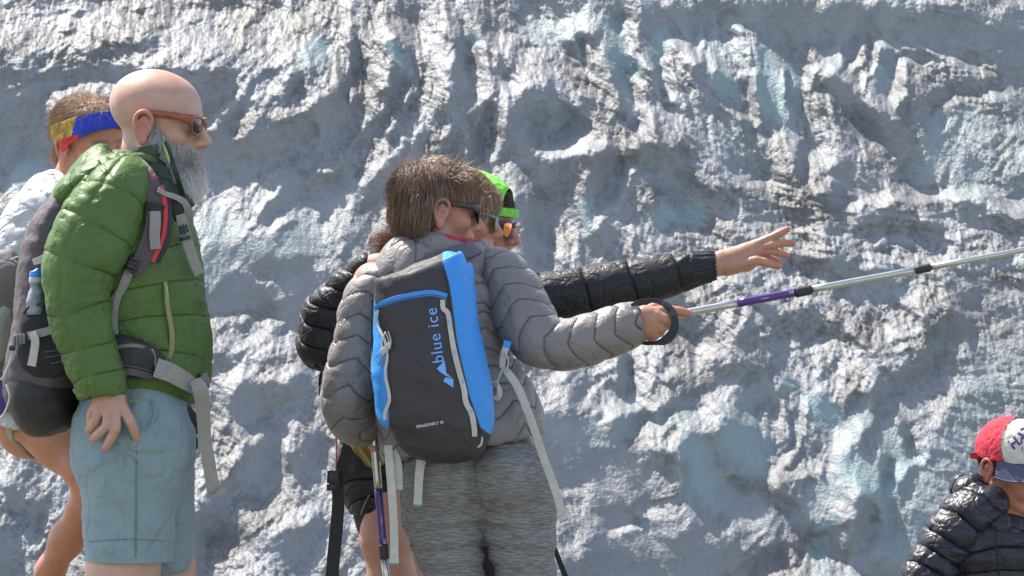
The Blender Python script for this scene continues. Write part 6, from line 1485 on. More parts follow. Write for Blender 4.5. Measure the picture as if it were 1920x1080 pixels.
# ================================================================ two friends beyond the woman in grey
YB = 7.8; YC = 8.05
def headband(name, H, m, parent, z0, z1, tilt=0.0, off=0.008, pick=None, yb=0.0, roll=0.0, cut=lambda c: True):
    base = sdf([ell((0, -0.006, 0.052), (0.0755, 0.095, 0.079)), ell((0, 0.032, 0.040), (0.065, 0.061, 0.068), k=0.02)])
    keep = lambda c: (c[:, 2] - tilt * c[:, 1] - roll * c[:, 0] > z0) & (c[:, 2] - tilt * c[:, 1] - roll * c[:, 0] < z1 - yb * (c[:, 1] < 0)) & cut(c)
    return shell_patch(name, H, base, off, keep, m, parent, pick=pick, relief=0.0020, h=0.0015)
def build_p2():
    p = lambda x, y, d=0: P(x, y, YB + d)
    o = p(740, 540); o[2] = 0
    t = thing('person', o, 'person in a black quilted jacket and glasses with one bare hand stretched out, pointing', 'person', 'hikers')
    H = Head(852, 416, YB, -7, -8, 0.94, nose=1.05, fem=1, jaw=0.95, low=0.9)
    neck = [cone(p(846, 440), p(830, 520), 0.048, 0.060, k=0.02)]
    hd = H.mesh(neck, lips=0.6, brow=0.6, ear=0.3)
    trunk = limb([p(830, 520), p(790, 680), p(745, 820), p(725, 920)], [0.08, 0.08, 0.07, 0.055], 0.04, 0.012)
    arm1 = limb([p(760, 560), p(615, 640), p(655, 545, -0.02), p(700, 500, -0.10), p(748, 486, -0.16)], [0.045, 0.036, 0.030, 0.024, 0.028], 0.02, 0.005)
    arm2 = limb([p(950, 560), p(1100, 548), p(1330, 498), p(1345, 496)], [0.045, 0.038, 0.025, 0.0245], 0.02, 0.005)
    l1 = limb([p(722, 930, -0.06), p(724, 1010, -0.06), p(736, 1085, -0.06), p(738, 1180, -0.05), p(732, 1300, -0.04), p(736, 1560, -0.02)], [0.050, 0.054, 0.050, 0.042, 0.048, 0.034], 0.03, 0.006)
    l2 = limb([p(745, 930, 0.08), p(752, 1010, 0.08), p(760, 1085, 0.08), p(766, 1180, 0.09), p(766, 1300, 0.1), p(770, 1560, 0.12)], [0.050, 0.052, 0.048, 0.040, 0.046, 0.034], 0.03, 0.006)
    # outstretched hand
    e = 0.0
    W = p(1336, 497, e)
    pr = [cone(W, p(1362, 492, e), 0.0235, 0.0245, k=0.012, flat=((0, 1, 0), 0.8)), cone(p(1360, 491, e), p(1398, 484, e), 0.0245, 0.031, k=0.016, flat=((0, 1, 0), 0.55)),
          cone(p(1375, 482, e), p(1419, 459, e), 0.016, 0.0125, k=0.012), cone(p(1375, 486, e), p(1424, 470, e - 0.004), 0.017, 0.0125, k=0.012), cone(p(1378, 492, e), p(1420, 482, e + 0.002), 0.016, 0.0115, k=0.012), cone(p(1366, 500, e - 0.006), p(1400, 494, e - 0.012), 0.015, 0.0135, k=0.012)]
    F = [([p(1417, 459, e), p(1437, 450, e - 0.006), p(1458, 440, e - 0.008), p(1476, 430, e - 0.004)], 0.0112, 0.0072),
         ([p(1424, 468, e - 0.004), p(1444, 460, e - 0.014), p(1466, 456, e - 0.014), p(1486, 456, e - 0.010)], 0.0105, 0.0070),
         ([p(1424, 475, e - 0.002), p(1440, 471, e - 0.008), p(1458, 473, e - 0.004), p(1475, 479, e)], 0.0100, 0.0068),
         ([p(1416, 482, e + 0.006), p(1434, 482, e + 0.010), p(1448, 486, e + 0.014), p(1460, 491, e + 0.016)], 0.0090, 0.0062),
         ([p(1398, 494, e - 0.014), p(1416, 489, e - 0.022), p(1436, 492, e - 0.024), p(1459, 499, e - 0.020)], 0.0125, 0.0080)]
    for f_, a, b in F: pr += finger(f_, a, b)
    hand = hand_mesh(pr, [W, p(1486, 430, e), p(1476, 500, e - 0.024), p(1398, 520, e)], redtips=[(f_[-1], 0.016, 0.6) for f_, a, b in F])
    body_obj(t, MT['skin_mid'], [hd, trunk, arm1, arm2, l1, l2, hand])
    for x, d in ((736, -0.02), (770, 0.12)):
        b = boot(t, np.array([p(x, 0)[0], YB + d, 0.0]), -20); link_mesh('boot', b[0], b[1], MT['brown_cloth'], t)
    rows = [(835, 500, 0, 50, 60), (830, 512, 0, 80, 90), (815, 560, 0, 100, 100), (795, 640, 0, 104, 98), (772, 720, 0, 100, 94), (742, 800, 0, 88, 90), (718, 855, 0, 80, 88), (708, 895, 0, 74, 88), (712, 935, 0, 62, 84), (714, 950, 0, 56, 80), (714, 945, 0, 46, 70)]
    J = tube('jacket', rows, YB, MT['down_black'], t, 0.0035, puff(0.055, 0.006, 0.006, 0.0032, (50, 20), 0.35, seed=21.0), pw=2.2)
    ribbon('hem_zip', [(706, 905, -0.105, 3), (694, 925, -0.108, 3), (684, 945, -0.108, 3), (676, 965, -0.1, 3)], YB, MT['pack_grey'], J)
    rows = [(716, 905, 0, 58, 84), (718, 940, 0, 60, 84), (722, 975, -0.01, 56, 80), (727, 1000, -0.02, 50, 74), (729, 1008, -0.02, 47, 70), (728, 990, -0.02, 44, 66)]
    tube('shorts', rows, YB, MT['shorts_black'], t, 0.005, lambda s, c, V, th: 0.003 * fbm(V * 18, 2))
    # arm round the shoulders
    A, E, W2, W3 = p(770, 560), p(612, 642), p(652, 548, -0.02), p(692, 500, -0.09)
    pr = chain([A, E], [0.062, 0.058], 0.02) + chain([E, p(618, 590, 0), W2, W3], [0.058, 0.056, 0.044, 0.030], 0.03)
    fs = sdf(pr); q = down(0.048, 0.007, zig=0.010, seed=31.0, wr=0.003)
    def dd(V, N):
        ax = norm(W2 - E); s = (V - E) @ ax; c = np.arctan2((V - E) @ np.cross(ax, (0, 1, 0)), V[:, 1] - E[1]) * 0.05
        return q(s, c, V, c * 20)
    shell_obj('sleeve', fs, p(540, 700) - (0, 0.3, 0), p(840, 460) + (0, 0.2, 0), 0.0035, MT['down_black'], t, disp=dd)
    cord('cuff', [W3 + (W3 - W2) * 0.02, W3 + (W3 - W2) * 0.14], 0.0285, MT['plum_lining'], t, n=4, nr=28)
    # outstretched sleeve
    rows = [(930, 560, 0, 30, 40), (950, 560, 0, 46, 50), (1000, 559, 0, 46, 48), (1060, 554, 0, 46, 46), (1120, 546, 0, 47, 46), (1180, 534, 0, 46, 44), (1240, 519, 0, 41, 40), (1290, 507, 0, 35, 36), (1320, 501, 0, 30, 31), (1330, 499, 0, 29, 29), (1334, 499, 0, 26.5, 27), (1338, 498, 0, 27, 27), (1340, 498, 0, 25, 25), (1332, 499, 0, 23, 23)]
    def dsl(s, c, V, th):
        a, dist = seams(s + 0.010 * fbm(V * 6, 2), 0.105, 0.004, 0.8)
        h = 0.004 * a
        k = fold(c + 0.75 * s, s - 0.9 * c, 26, 7, 4.0, 0.5); m = sstep(-0.3, 0.4, fold(c, s, 3, 4, 9.0))
        h = h + 0.0032 * k * (0.4 + 0.6 * m) - 0.0022 * np.exp(-np.abs(k) / 0.12) * m
        k = fold(c + 0.5 * s, s - 0.6 * c, 55, 14, 7.0, 0.5); h = h + 0.0012 * k
        SEAM.append(np.sin(np.pi * (s + 0.010 * fbm(V * 6, 2)) / 0.105)); return h * (1 - 0.6 * sstep(0.45, 0.48, s)) + 0.0010 * np.sin(c * 420 + 3 * vnoise(V * 20)) * sstep(0.455, 0.475, s)
    tube('sleeve', rows, YB, MT['down_black'], t, 0.0028, dsl, pw=2.0)
    # hair: light brown, frizzy fringe, reddish tail at the nape
    hp = [ell((0, -0.013, 0.050), (0.084, 0.104, 0.087)), ell((0, 0.056, 0.058), (0.064, 0.036, 0.036), k=0.02), ell((0, -0.06, -0.03), (0.066, 0.052, 0.06), k=0.03), ell((0, 0.105, -0.025), (0.085, 0.046, 0.062), k=0.012, sub=True)]
    for s in (-1, 1): hp += [cone((s * 0.064, 0.050, 0.060), (s * 0.068, 0.056, 0.0), 0.014, 0.006, k=0.012)]
    hf = sdf(hp); V, Q = surface(H.local(lambda q: hf(q) + 0.004), H.o - 0.18, H.o + 0.18, 0.005)
    hr = link_mesh('hair', V, Q, MT['hair_light'], t, colors={'tone': np.full(len(V), 0.15)})
    g = np.random.default_rng(14); roots = sample_surface(hf, (-0.12, -0.14, -0.08), (0.12, 0.13, 0.16), 0.005, 3500, lambda v: ~((v[:, 1] > 0.0) & (v[:, 2] < 0.055)), 8)
    fl = lambda q: (q - np.array([0, -0.03, 0.135])) * 7 + np.array([0, 0.1, -0.5])
    surf_strands('locks', H, hf, roots, fl, 0.05, 7, 0.0006, MT['hair_light'], hr, lift=0.004, frizz=0.45, tone=g.random(len(roots)), hug=0.8)
    r3 = sample_surface(hf, (0.0, 0.03, 0.02), (0.09, 0.12, 0.14), 0.005, 350, None, 8)
    surf_strands('fringe_curls', H, hf, r3, lambda q: fl(q) + 0.8 * np.sin(q[:, [1, 2, 0]] * 300), 0.045, 10, 0.0006, MT['hair_light'], hr, frizz=0.6, tone=0.6 + 0.4 * g.random(350), hug=0.3)
    rows = [(800, 425, -0.02, 22, 22), (772, 436, -0.03, 20, 20), (746, 448, -0.03, 15, 16), (728, 458, -0.03, 9, 12), (716, 464, -0.03, 3, 6)]
    tl = tube('ponytail', rows, YB, MT['hair_auburn'], hr, 0.004, lambda s, c, V, th: 0.003 * np.sin(c * 300) + 0.003 * fbm(V * 50, 2))
    tlv = np.full(len(tl.data.vertices), 0.4, dtype=np.float32); a_ = tl.data.attributes.new('tone', 'FLOAT', 'POINT'); a_.data.foreach_set('value', tlv)
    N_ = 900; S_ = 8; ts = np.linspace(0, 1, S_); g2 = g.normal(size=(N_, 1, 3)) * np.array([0.010, 0.012, 0.014]) * (0.5 + ts)[None, :, None] * 1.1
    cl = np.array([p(x, y, d) for x, y, d in ((790, 430, -0.02), (765, 438, -0.03), (742, 450, -0.035), (724, 460, -0.035), (706, 466, -0.03))]); base = spline(cl, S_)
    st = g.random(N_) * 0.5; pts = np.stack([spline(cl, 41)[np.clip(((st + (1 - st) * u) * 40).astype(int), 0, 40)] for u in ts], 1) + g2 + 0.004 * g.normal(size=(N_, S_, 3)) * ts[None, :, None]
    strands('tail_strands', pts, 0.0005, MT['hair_auburn'], tl, g.random(N_))
    G = glasses('glasses', H, t, MT['plastic_grey'], MT['bottle_clear'], 'round', fr=0.0014, zc=0.012, yc=0.101, temple=0.0020)
    for s in (-1, 1): cord('teal_hinge', list(H.w(np.array([(s * 0.063, 0.088, 0.024), (s * 0.0735, 0.074, 0.0245)]))), 0.0030, MT['teal_frame'], G, n=4)
    return t
def build_p3():
    p = lambda x, y, d=0: P(x, y, YC + d)
    o = p(870, 540); o[2] = 0
    t = thing('person', o, 'person in a lime green headband and orange mirrored sunglasses behind two friends', 'person', 'hikers')
    H = Head(886, 430, YC, 14, -8, 0.96, nose=1.12)
    hd = H.mesh([cone(p(878, 450), p(870, 540), 0.050, 0.062, k=0.02)], lips=0.6, brow=0.7, ear=0.3)
    trunk = limb([p(870, 540), p(868, 700), p(862, 860)], [0.09, 0.10, 0.09], 0.04, 0.012, flat=((0, 1, 0), 1.3))
    l1 = limb([p(820, 880, 0), p(798, 1000, 0), p(806, 1100, 0), p(816, 1300, 0), p(822, 1560, 0)], [0.075, 0.056, 0.050, 0.046, 0.034], 0.03, 0.006)
    l2 = limb([p(900, 880, 0.1), p(912, 1000, 0.1), p(918, 1100, 0.1), p(922, 1300, 0.1), p(924, 1560, 0.1)], [0.075, 0.058, 0.050, 0.046, 0.034], 0.03, 0.006)
    a1 = limb([p(835, 560, 0.15), p(800, 720, 0.2), p(860, 800, 0.05)], [0.045, 0.036, 0.028], 0.02, 0.008)
    hm = hand_mesh([cone(p(860, 800, 0.05), p(880, 812, 0.02), 0.026, 0.030)] + finger([p(880, 800, 0.02), p(900, 805, 0), p(904, 820, 0)], 0.01, 0.008) + finger([p(880, 812, 0.02), p(900, 818, 0), p(902, 832, 0)], 0.01, 0.008), [p(860, 800, 0.05), p(904, 830, 0)])
    body_obj(t, MT['skin_mid'], [hd, trunk, l1, l2, a1, hm])
    for x, d in ((822, 0), (924, 0.1)):
        b = boot(t, np.array([p(x, 0)[0], YC + d, 0.0]), -10); link_mesh('boot', b[0], b[1], MT['brown_cloth'], t)
    rows = [(872, 492, 0, 44, 55), (870, 510, 0, 66, 100), (866, 560, 0, 86, 140), (862, 680, 0, 88, 135), (860, 790, 0, 88, 125), (860, 860, 0, 88, 120), (860, 850, 0, 76, 108)]
    tube('jacket', rows, YC, MT['plum_lining'], t, 0.008, puff(0.07, 0.006, seed=41.0))
    fA = sdf([cone(p(860, 840), p(862, 900), 0.11, 0.115)] + chain([p(822, 880), p(799, 1000), p(807, 1100), p(817, 1300), p(822, 1560)], [0.085, 0.064, 0.056, 0.052, 0.040], 0.03) + chain([p(900, 880, 0.1), p(913, 1000, 0.1), p(919, 1100, 0.1), p(922, 1300, 0.1), p(924, 1560, 0.1)], [0.085, 0.066, 0.056, 0.052, 0.040], 0.03))
    shell_obj('leggings', fA, p(700, 1580) - (0, 0.2, 0), p(1010, 800) + (0, 0.35, 0), 0.009, MT['shorts_black'], t)
    hp = [ell((0, -0.012, 0.052), (0.077, 0.097, 0.081)), ell((0, 0.040, 0.066), (0.058, 0.046, 0.042), k=0.02), ell((0, 0.100, -0.02), (0.09, 0.045, 0.072), k=0.012, sub=True)]
    hf = sdf(hp); V, Q = surface(H.local(hf), H.o - 0.18, H.o + 0.18, 0.005)
    hr = link_mesh('hair', V, Q, MT['hair_brown'], t, colors={'tone': np.full(len(V), 0.05)})
    g = np.random.default_rng(24); roots = sample_surface(hf, (-0.12, -0.14, -0.05), (0.12, 0.13, 0.16), 0.005, 1500, lambda v: (v[:, 1] > 0.078) & (v[:, 2] > 0.066), 8)
    surf_strands('locks', H, hf, roots, lambda q: (q - np.array([0, 0.02, 0.135])) * 7 + np.array([0, -0.2, 0.1]), 0.014, 6, 0.0005, MT['hair_brown'], hr, lift=0.002, frizz=0.4, tone=0.3 * g.random(1500), hug=0.6)
    hb = headband('headband', H, MT['cap_green'], t, 0.043, 0.150, off=0.013, cut=lambda c: ~((c[:, 1] > 0.080) & (c[:, 2] > 0.064)))
    glasses('sunglasses', H, t, MT['plastic_black'], MT['lens_orange'], 'wrap', fr=0.0022, zc=0.013, yc=0.101, temple=0.004)
    return t
build_p2(); build_p3()
def build_extras():
    p = lambda x, y, d=0: P(x, y, YB + d)
    b = thing('waist_bag', p(700, 850, -0.16), 'tan suede pouch bulging below the bent left arm of the woman in grey', 'bag')
    rows = [(668, 805, -0.15, 8, 20), (682, 812, -0.15, 26, 34), (694, 832, -0.15, 34, 40), (704, 856, -0.15, 26, 34), (712, 874, -0.15, 10, 18)]
    tube('pouch', rows, YB, MT['tan'], b, 0.004, lambda s, c, V, th: 0.006 * (0.5 - np.abs(fbm(V * np.array([18, 10, 12]), 3))))
    rows = [(680, 808, -0.19, 6, 6), (690, 824, -0.195, 9, 8), (704, 836, -0.19, 6, 6)]
    tube('flap_fold', rows, YB, MT['tan'], b, 0.004, lambda s, c, V, th: 0.002 * fbm(V * 40, 2))
    ribbon('edge_band', [(662, 812, -0.190, 6), (672, 838, -0.20, 7), (688, 862, -0.195, 7), (704, 882, -0.18, 6)], YB, MT['zip_olive'], b, thick=0.006)
    t = thing('hip_belt_strap', p(632, 900, -0.12), 'long black webbing strap with a black side buckle hanging beside the tan pouch', 'strap')
    ribbon('webbing', [(654, 828, -0.13, 20), (648, 856, -0.135, 22), (640, 880, -0.135, 22), (634, 905, -0.135, 22), (634, 950, -0.13, 23), (630, 1000, -0.13, 24), (625, 1050, -0.13, 24), (621, 1110, -0.13, 24)], YB, MT['web_black'], t, n=70)
    V, F = join_geo([box_geo(p(623, 897, -0.145), (0.011, 0.008, 0.019)), box_geo(p(631, 899, -0.145), (0.007, 0.010, 0.022)), box_geo(p(624, 913, -0.147), (0.0135, 0.009, 0.008)), box_geo(p(618, 904, -0.145), (0.006, 0.006, 0.012))]); link_mesh('side_buckle', V, F, MT['plastic_black'], t)
    cord('red_cord', [p(631, 812, -0.14), p(631, 850, -0.145), p(630, 884, -0.147)], 0.0017, MT['red_trim'], t)
    cord('black_cord', [p(607, 690, -0.05), p(600, 702, -0.06), p(598, 722, -0.06), p(604, 712, -0.06), p(603, 698, -0.06), p(598, 742, -0.06)], 0.0018, MT['web_black'], t)
    t = thing('webbing_strap', P(1075, 1150, 8.3), 'thin dark strap running down beside the right leg of the grey leggings', 'strap')
    ribbon('webbing', [(1028, 1000, 0, 10), (1046, 1045, 0, 10), (1062, 1085, 0, 10), (1080, 1130, 0, 10)], 8.3, MT['web_black'], t, thick=0.006)
build_extras()
# ================================================================ youngster behind the bald man
YT = 7.95
def build_teen():
    p = lambda x, y, d=0: P(x, y, YT + d)
    o = p(90, 540); o[2] = 0
    t = thing('person', o, 'youngster in a pale jacket and a yellow, blue and red headband behind the bald man', 'person', 'hikers')
    H = Head(170, 279, YT, 50, -12, 0.93, nose=0.9, fem=1, closed=True, jaw=0.95, roll=5)
    hd = H.mesh([cone(p(150, 300, 0.0), p(128, 380, 0), 0.046, 0.056, k=0.02)], lips=0.7, brow=0.85, ear=0.3)
    trunk = limb([p(112, 430), p(80, 520), p(60, 700), p(60, 790)], [0.06, 0.10, 0.10, 0.09], 0.04, 0.012, flat=((0, 1, 0), 1.3))
    l1 = limb([p(60, 790, -0.08), p(108, 828, -0.12), p(160, 880, -0.16), p(186, 912, -0.17), p(160, 950, -0.14), p(126, 1010, -0.10), p(94, 1070, -0.06), p(66, 1140, 0), p(20, 1260, 0.02)], [0.062, 0.054, 0.045, 0.040, 0.036, 0.036, 0.029, 0.026, 0.028], 0.03, 0.005)
    l2 = limb([p(90, 800, 0.1), p(190, 880, 0.2), p(235, 1000, 0.3), p(240, 1200, 0.3), p(240, 1520, 0.3)], [0.085, 0.065, 0.055, 0.05, 0.04], 0.03, 0.008)
    arm = limb([p(60, 440, -0.18), p(20, 560, -0.24), p(90, 620, -0.28)], [0.045, 0.038, 0.03], 0.02, 0.01)
    body_obj(t, MT['skin_tan'], [hd, trunk, l1, l2, arm])
    b = boot(t, p(10, 1300, 0.02), 35); link_mesh('boot', b[0], b[1], MT['brown_cloth'], t)
    b = boot(t, np.array([p(240, 0)[0], YT + 0.3, 0.0]), 15); link_mesh('boot', b[0], b[1], MT['brown_cloth'], t)
    ws = lambda s, c, V, th: 0.010 * (0.5 - np.abs(fold(V[..., 0] + 0.5 * V[..., 2], V[..., 2] - V[..., 0], 10, 7, 5.0))) + 0.004 * fold(V[..., 0] - V[..., 2], V[..., 2], 22, 12, 2.0) + 0.002 * fbm(V * 50, 2)
    rows = [(140, 340, 0, 34, 50), (128, 358, 0, 56, 95), (100, 400, 0, 74, 140), (84, 450, 0, 86, 165), (72, 520, 0, 88, 165), (60, 620, 0, 88, 155), (55, 720, 0, 88, 150), (52, 790, 0, 86, 150), (52, 785, 0, 74, 140)]
    J = tube('jacket', rows, YT, MT['white_shell'], t, 0.0045, ws, pw=2.2)
    rows = [(96, 372, -0.10, 24, 30), (70, 394, -0.15, 46, 50), (44, 440, -0.18, 56, 54), (28, 500, -0.20, 54, 50), (14, 560, -0.22, 48, 46), (30, 600, -0.24, 42, 42), (80, 625, -0.26, 38, 38), (100, 630, -0.26, 34, 34)]
    tube('sleeve', rows, YT, MT['white_shell'], t, 0.004, ws)
    rows = [(75, 372, -0.10, 12, 40), (100, 364, -0.12, 17, 60), (124, 366, -0.12, 16, 60), (142, 378, -0.10, 10, 40)]
    tube('collar', rows, YT, MT['white_shell'], J, 0.004, ws)
    rows = [(60, 740, -0.02, 60, 100), (62, 770, -0.04, 58, 100), (62, 795, -0.06, 52, 90), (68, 812, -0.08, 44, 78), (70, 816, -0.08, 40, 72), (64, 800, -0.06, 38, 70)]
    tube('shorts', rows, YT, MT['khaki'], t, 0.005, lambda s, c, V, th: 0.006 * fbm(V * 20, 2))
    rows = [(46, 812, -0.05, 18, 50), (56, 828, -0.06, 20, 50), (70, 842, -0.06, 16, 40), (84, 846, -0.06, 8, 24)]
    tube('shorts_lining', rows, YT, MT['brown_cloth'], t, 0.005, lambda s, c, V, th: 0.008 * fbm(V * 20, 2))
    # short windblown hair under a three-coloured band
    hp = [ell((0, -0.014, 0.050), (0.086, 0.106, 0.084)), ell((0, 0.045, 0.080), (0.064, 0.050, 0.040), k=0.02), ell((0, -0.062, -0.020), (0.062, 0.045, 0.050), k=0.02), ell((0, 0.100, -0.025), (0.095, 0.060, 0.088), k=0.012, sub=True)]
    for s in (-1, 1): hp += [ell((s * 0.09, 0.010, -0.02), (0.03, 0.03, 0.045), k=0.01, sub=True), ell((s * 0.075, 0.060, -0.01), (0.045, 0.052, 0.075), k=0.01, sub=True)]
    hf = sdf(hp); V, Q = surface(H.local(lambda q: hf(q) + 0.006), H.o - 0.18, H.o + 0.18, 0.005)
    hr = link_mesh('hair', V, Q, MT['hair_light'], t, colors={'tone': np.full(len(V), 0.15)})
    g = np.random.default_rng(34); roots = sample_surface(hf, (-0.12, -0.14, -0.07), (0.12, 0.13, 0.16), 0.005, 4500, lambda v: (v[:, 2] > 0.066 + 0.42 * v[:, 1]) | ((v[:, 1] < -0.04) & (v[:, 2] < 0.0)) | (v[:, 1] < -0.085), 8)
    surf_strands('locks', H, hf, roots, lambda q: (q - np.array([0, 0.01, 0.12])) * 8 + np.array([0, -0.4, -0.2]), 0.036 * (0.5 + g.random(4500)), 7, 0.0005, MT['hair_light'], hr, lift=0.005, frizz=0.38, tone=g.random(4500), hug=0.75)
    def pick(c):
        yel = (c[:, 1] < 0.035) | (c[:, 0] < -0.2); m = np.where(c[:, 1] > 0.048, 1, 0)
        m = np.where((c[:, 2] - 0.70 * c[:, 1] < 0.010 + 0.30 * (0.058 - c[:, 1])) & (c[:, 1] > -0.008) & (c[:, 1] < 0.066), 2, m); return m
    headband('headband', H, [MT['band_yellow'], MT['band_blue'], MT['band_red']], t, -9, 9, off=0.018, pick=pick, cut=lambda c: (c[:, 2] > -0.004 + 0.70 * c[:, 1]) & (c[:, 2] < 0.074 + 0.42 * c[:, 1]) & (c[:, 2] > -0.03))
    # pack
    q = thing('backpack', p(5, 700, -0.1), 'grey-brown daypack with rounded panels on the youngster at the left edge', 'backpack', 'hikers\' backpacks')
    w_ = lambda s, c, V, th: 0.005 * (0.5 - np.abs(fbm(V * 10 + 5, 3))) + 0.0015 * fbm(V * 60, 2)
    rows = [(38, 486, -0.24, 10, 20), (28, 492, -0.24, 30, 40), (6, 520, -0.25, 50, 62), (-14, 560, -0.25, 56, 70), (-26, 620, -0.25, 58, 72), (-34, 680, -0.25, 52, 66), (-40, 700, -0.25, 30, 40)]
    bo = tube('pack_body', rows, YT, MT['pack_grey'], q, 0.004, w_, pw=2.4)
    rows = [(12, 578, -0.32, 6, 10), (2, 600, -0.325, 18, 22), (-6, 630, -0.325, 24, 26), (-10, 660, -0.32, 20, 22), (-14, 676, -0.315, 10, 14)]
    fp = tube('front_pocket', rows, YT, MT['khaki'], q, 0.004, w_, pw=2.4)
    lettering('lettering', 'FORCLAZ', 0.0115, 8, 620, 84, bvh_of(fp), YT, MT['pale_print'], fp)
    rows = [(40, 520, -0.20, 10, 30), (30, 560, -0.20, 22, 50), (14, 640, -0.20, 30, 56), (6, 720, -0.20, 30, 56), (4, 770, -0.20, 16, 40)]
    tube('pack_back', rows, YT, MT['pack_black'], q, 0.005, w_)
    rows = [(-16, 720, -0.24, 20, 30), (-4, 735, -0.26, 26, 34), (-2, 756, -0.26, 22, 30), (-8, 772, -0.25, 10, 16)]
    tube('violet_pouch', rows, YT, MT['violet'], q, 0.005, w_)
    cord('haul_loop', [p(0, 502, -0.30), p(20, 488, -0.30), p(36, 482, -0.29), p(50, 492, -0.27), p(56, 500, -0.27)], 0.0022, MT['white_cord'], q)
    return t
build_teen()
# ================================================================ boy in the cap, lower right
YK = 8.3
def build_boy():
    p = lambda x, y, d=0: P(x, y, YK + d)
    o = p(1870, 540); o[2] = -0.22
    t = thing('person', o, 'boy in a red and white cap and a shiny dark navy puffer jacket, looking down', 'person', 'hikers')
    H = Head(1892, 882, YK, 54, -12, 0.87, nose=0.85, fem=1, closed=True, jaw=1.0, chin=0.9)
    hd = H.mesh([cone(p(1882, 915, 0.0), p(1870, 985, 0), 0.042, 0.048, k=0.02)], lips=0.6, brow=0.3, ear=0.5)
    trunk = limb([p(1865, 1000), p(1862, 1120), p(1862, 1230)], [0.085, 0.095, 0.09], 0.04, 0.012, flat=((1, 0, 0), 1.3))
    armr = limb([p(1800, 985, -0.04), p(1725, 1080, -0.06), p(1742, 1190, -0.16)], [0.042, 0.034, 0.026], 0.02, 0.008)
    arml = limb([p(1925, 985, 0.02), p(1985, 1085, 0.0), p(1960, 1190, -0.12)], [0.042, 0.034, 0.026], 0.02, 0.008)
    legs = [limb([p(x, 1230, 0), p(x - 6, 1420, -0.04), p(x, 1590, 0)], [0.075, 0.052, 0.038], 0.03, 0.01) for x in (1835, 1892)]
    body_obj(t, MT['skin_tan'], [hd, trunk, armr, arml] + legs)
    for x in (1835, 1892):
        b = boot(t, np.array([p(x, 0)[0], YK, -0.22]), 60, s=0.85); link_mesh('boot', b[0], b[1], MT['brown_cloth'], t)
        link_mesh('trouser_leg', *limb([p(x, 1240, 0), p(x - 6, 1420, -0.04), p(x, 1570, 0)], [0.085, 0.064, 0.052], 0.03, 0.01), MT['shorts_black'], t)
    q = puff(0.050, 0.008, 0.005, 0.0045, (60, 24), 0.18, seed=51.0, big=0.004)
    rows = [(1870, 958, 0, 50, 60), (1868, 968, 0, 82, 78), (1864, 992, 0, 102, 90), (1864, 1030, 0, 108, 98), (1864, 1100, 0, 106, 98), (1864, 1180, 0, 108, 98), (1864, 1250, 0, 108, 98), (1864, 1245, 0, 96, 88)]
    J = tube('jacket', rows, YK, MT['down_navy'], t, 0.0032, q, pw=2.3)
    rows = [(1846, 945, -0.0, 16, 36), (1838, 952, -0.03, 36, 56), (1818, 968, -0.05, 48, 58), (1792, 1000, -0.06, 50, 54), (1764, 1045, -0.07, 48, 50), (1735, 1092, -0.09, 46, 46), (1728, 1140, -0.12, 42, 42), (1742, 1190, -0.16, 34, 34)]
    tube('sleeve', rows, YK, MT['down_navy'], t, 0.0030, puff(0.048, 0.009, 0.005, 0.006, (50, 20), 0.2, seed=56.0))
    rows = [(1905, 955, 0.02, 30, 50), (1925, 975, 0.02, 46, 54), (1955, 1020, 0.02, 48, 50), (1980, 1085, 0.0, 46, 46), (1960, 1190, -0.12, 36, 34)]
    tube('sleeve', rows, YK, MT['down_navy'], t, 0.005, puff(0.048, 0.008, 0.005, 0.004, seed=59.0))
    # hood lying round the neck
    th = np.linspace(-2.5, 2.5, 26); rows = []
    for a in th:
        f = 0.5 - 0.5 * math.cos(a)
        c = p(1864 - math.cos(a) * 46 + 14 * f, 912 + 88 * f + 30 * abs(math.sin(a)), 0) + np.array([0, -math.sin(a) * 0.092, 0])
        r = 0.033 * (1 - 0.50 * f); rows.append((c[0], c[1], c[2], r * 1.25, r))
    tube('hood', rows, YK, MT['down_navy'], J, 0.0030, puff(0.034, 0.007, 0.004, 0.004, (70, 30), 0.25, seed=61.0), world=True, side=(0, 0, 1))
    cord('seam_piping', [onto(bvh_of(J), x, y, 0.002, YK) for x, y in ((1866, 990), (1868, 1020), (1872, 1050), (1874, 1079))], 0.0016, MT['web_black'], J)
    # hair at the temple
    hp = [ell((0, -0.010, 0.046), (0.079, 0.099, 0.078)), ell((0, 0.100, -0.02), (0.09, 0.058, 0.080), k=0.008, sub=True)]
    for s in (-1, 1): hp += [cone((s * 0.072, 0.026, 0.030), (s * 0.0695, 0.026, 0.006), 0.011, 0.006, k=0.008)]
    for s in (-1, 1): hp += [ell((s * 0.088, -0.002, -0.01), (0.024, 0.026, 0.05), k=0.006, sub=True)]
    hf = sdf(hp); V, Q = surface(H.local(lambda q: hf(q) + 0.001), H.o - 0.18, H.o + 0.18, 0.004)
    hr = link_mesh('hair', V, Q, MT['hair_dark'], t, colors={'tone': np.full(len(V), 0.4)})
    g = np.random.default_rng(44); roots = sample_surface(hf, (-0.12, -0.12, -0.06), (0.12, 0.06, 0.05), 0.004, 2600, None, 8)
    surf_strands('locks', H, hf, roots, lambda q: np.tile([0.0, 0.35, -1.0], (len(q), 1)), 0.020, 6, 0.0005, MT['hair_dark'], hr, lift=0.002, frizz=0.25, tone=g.random(2600), hug=0.8)
    # cap: crown of panels, peak, button, back strap
    base = sdf([ell((0, -0.006, 0.058), (0.0795, 0.099, 0.084)), ell((0, 0.034, 0.055), (0.066, 0.058, 0.070), k=0.03)])
    keep = lambda c: c[:, 2] - 0.10 * c[:, 1] > 0.034
    ysm = lambda z: 0.004 + 0.050 * np.clip((0.150 - z) / 0.115, 0, 1) ** 0.8
    pick = lambda c: (c[:, 1] > ysm(c[:, 2])).astype(int)
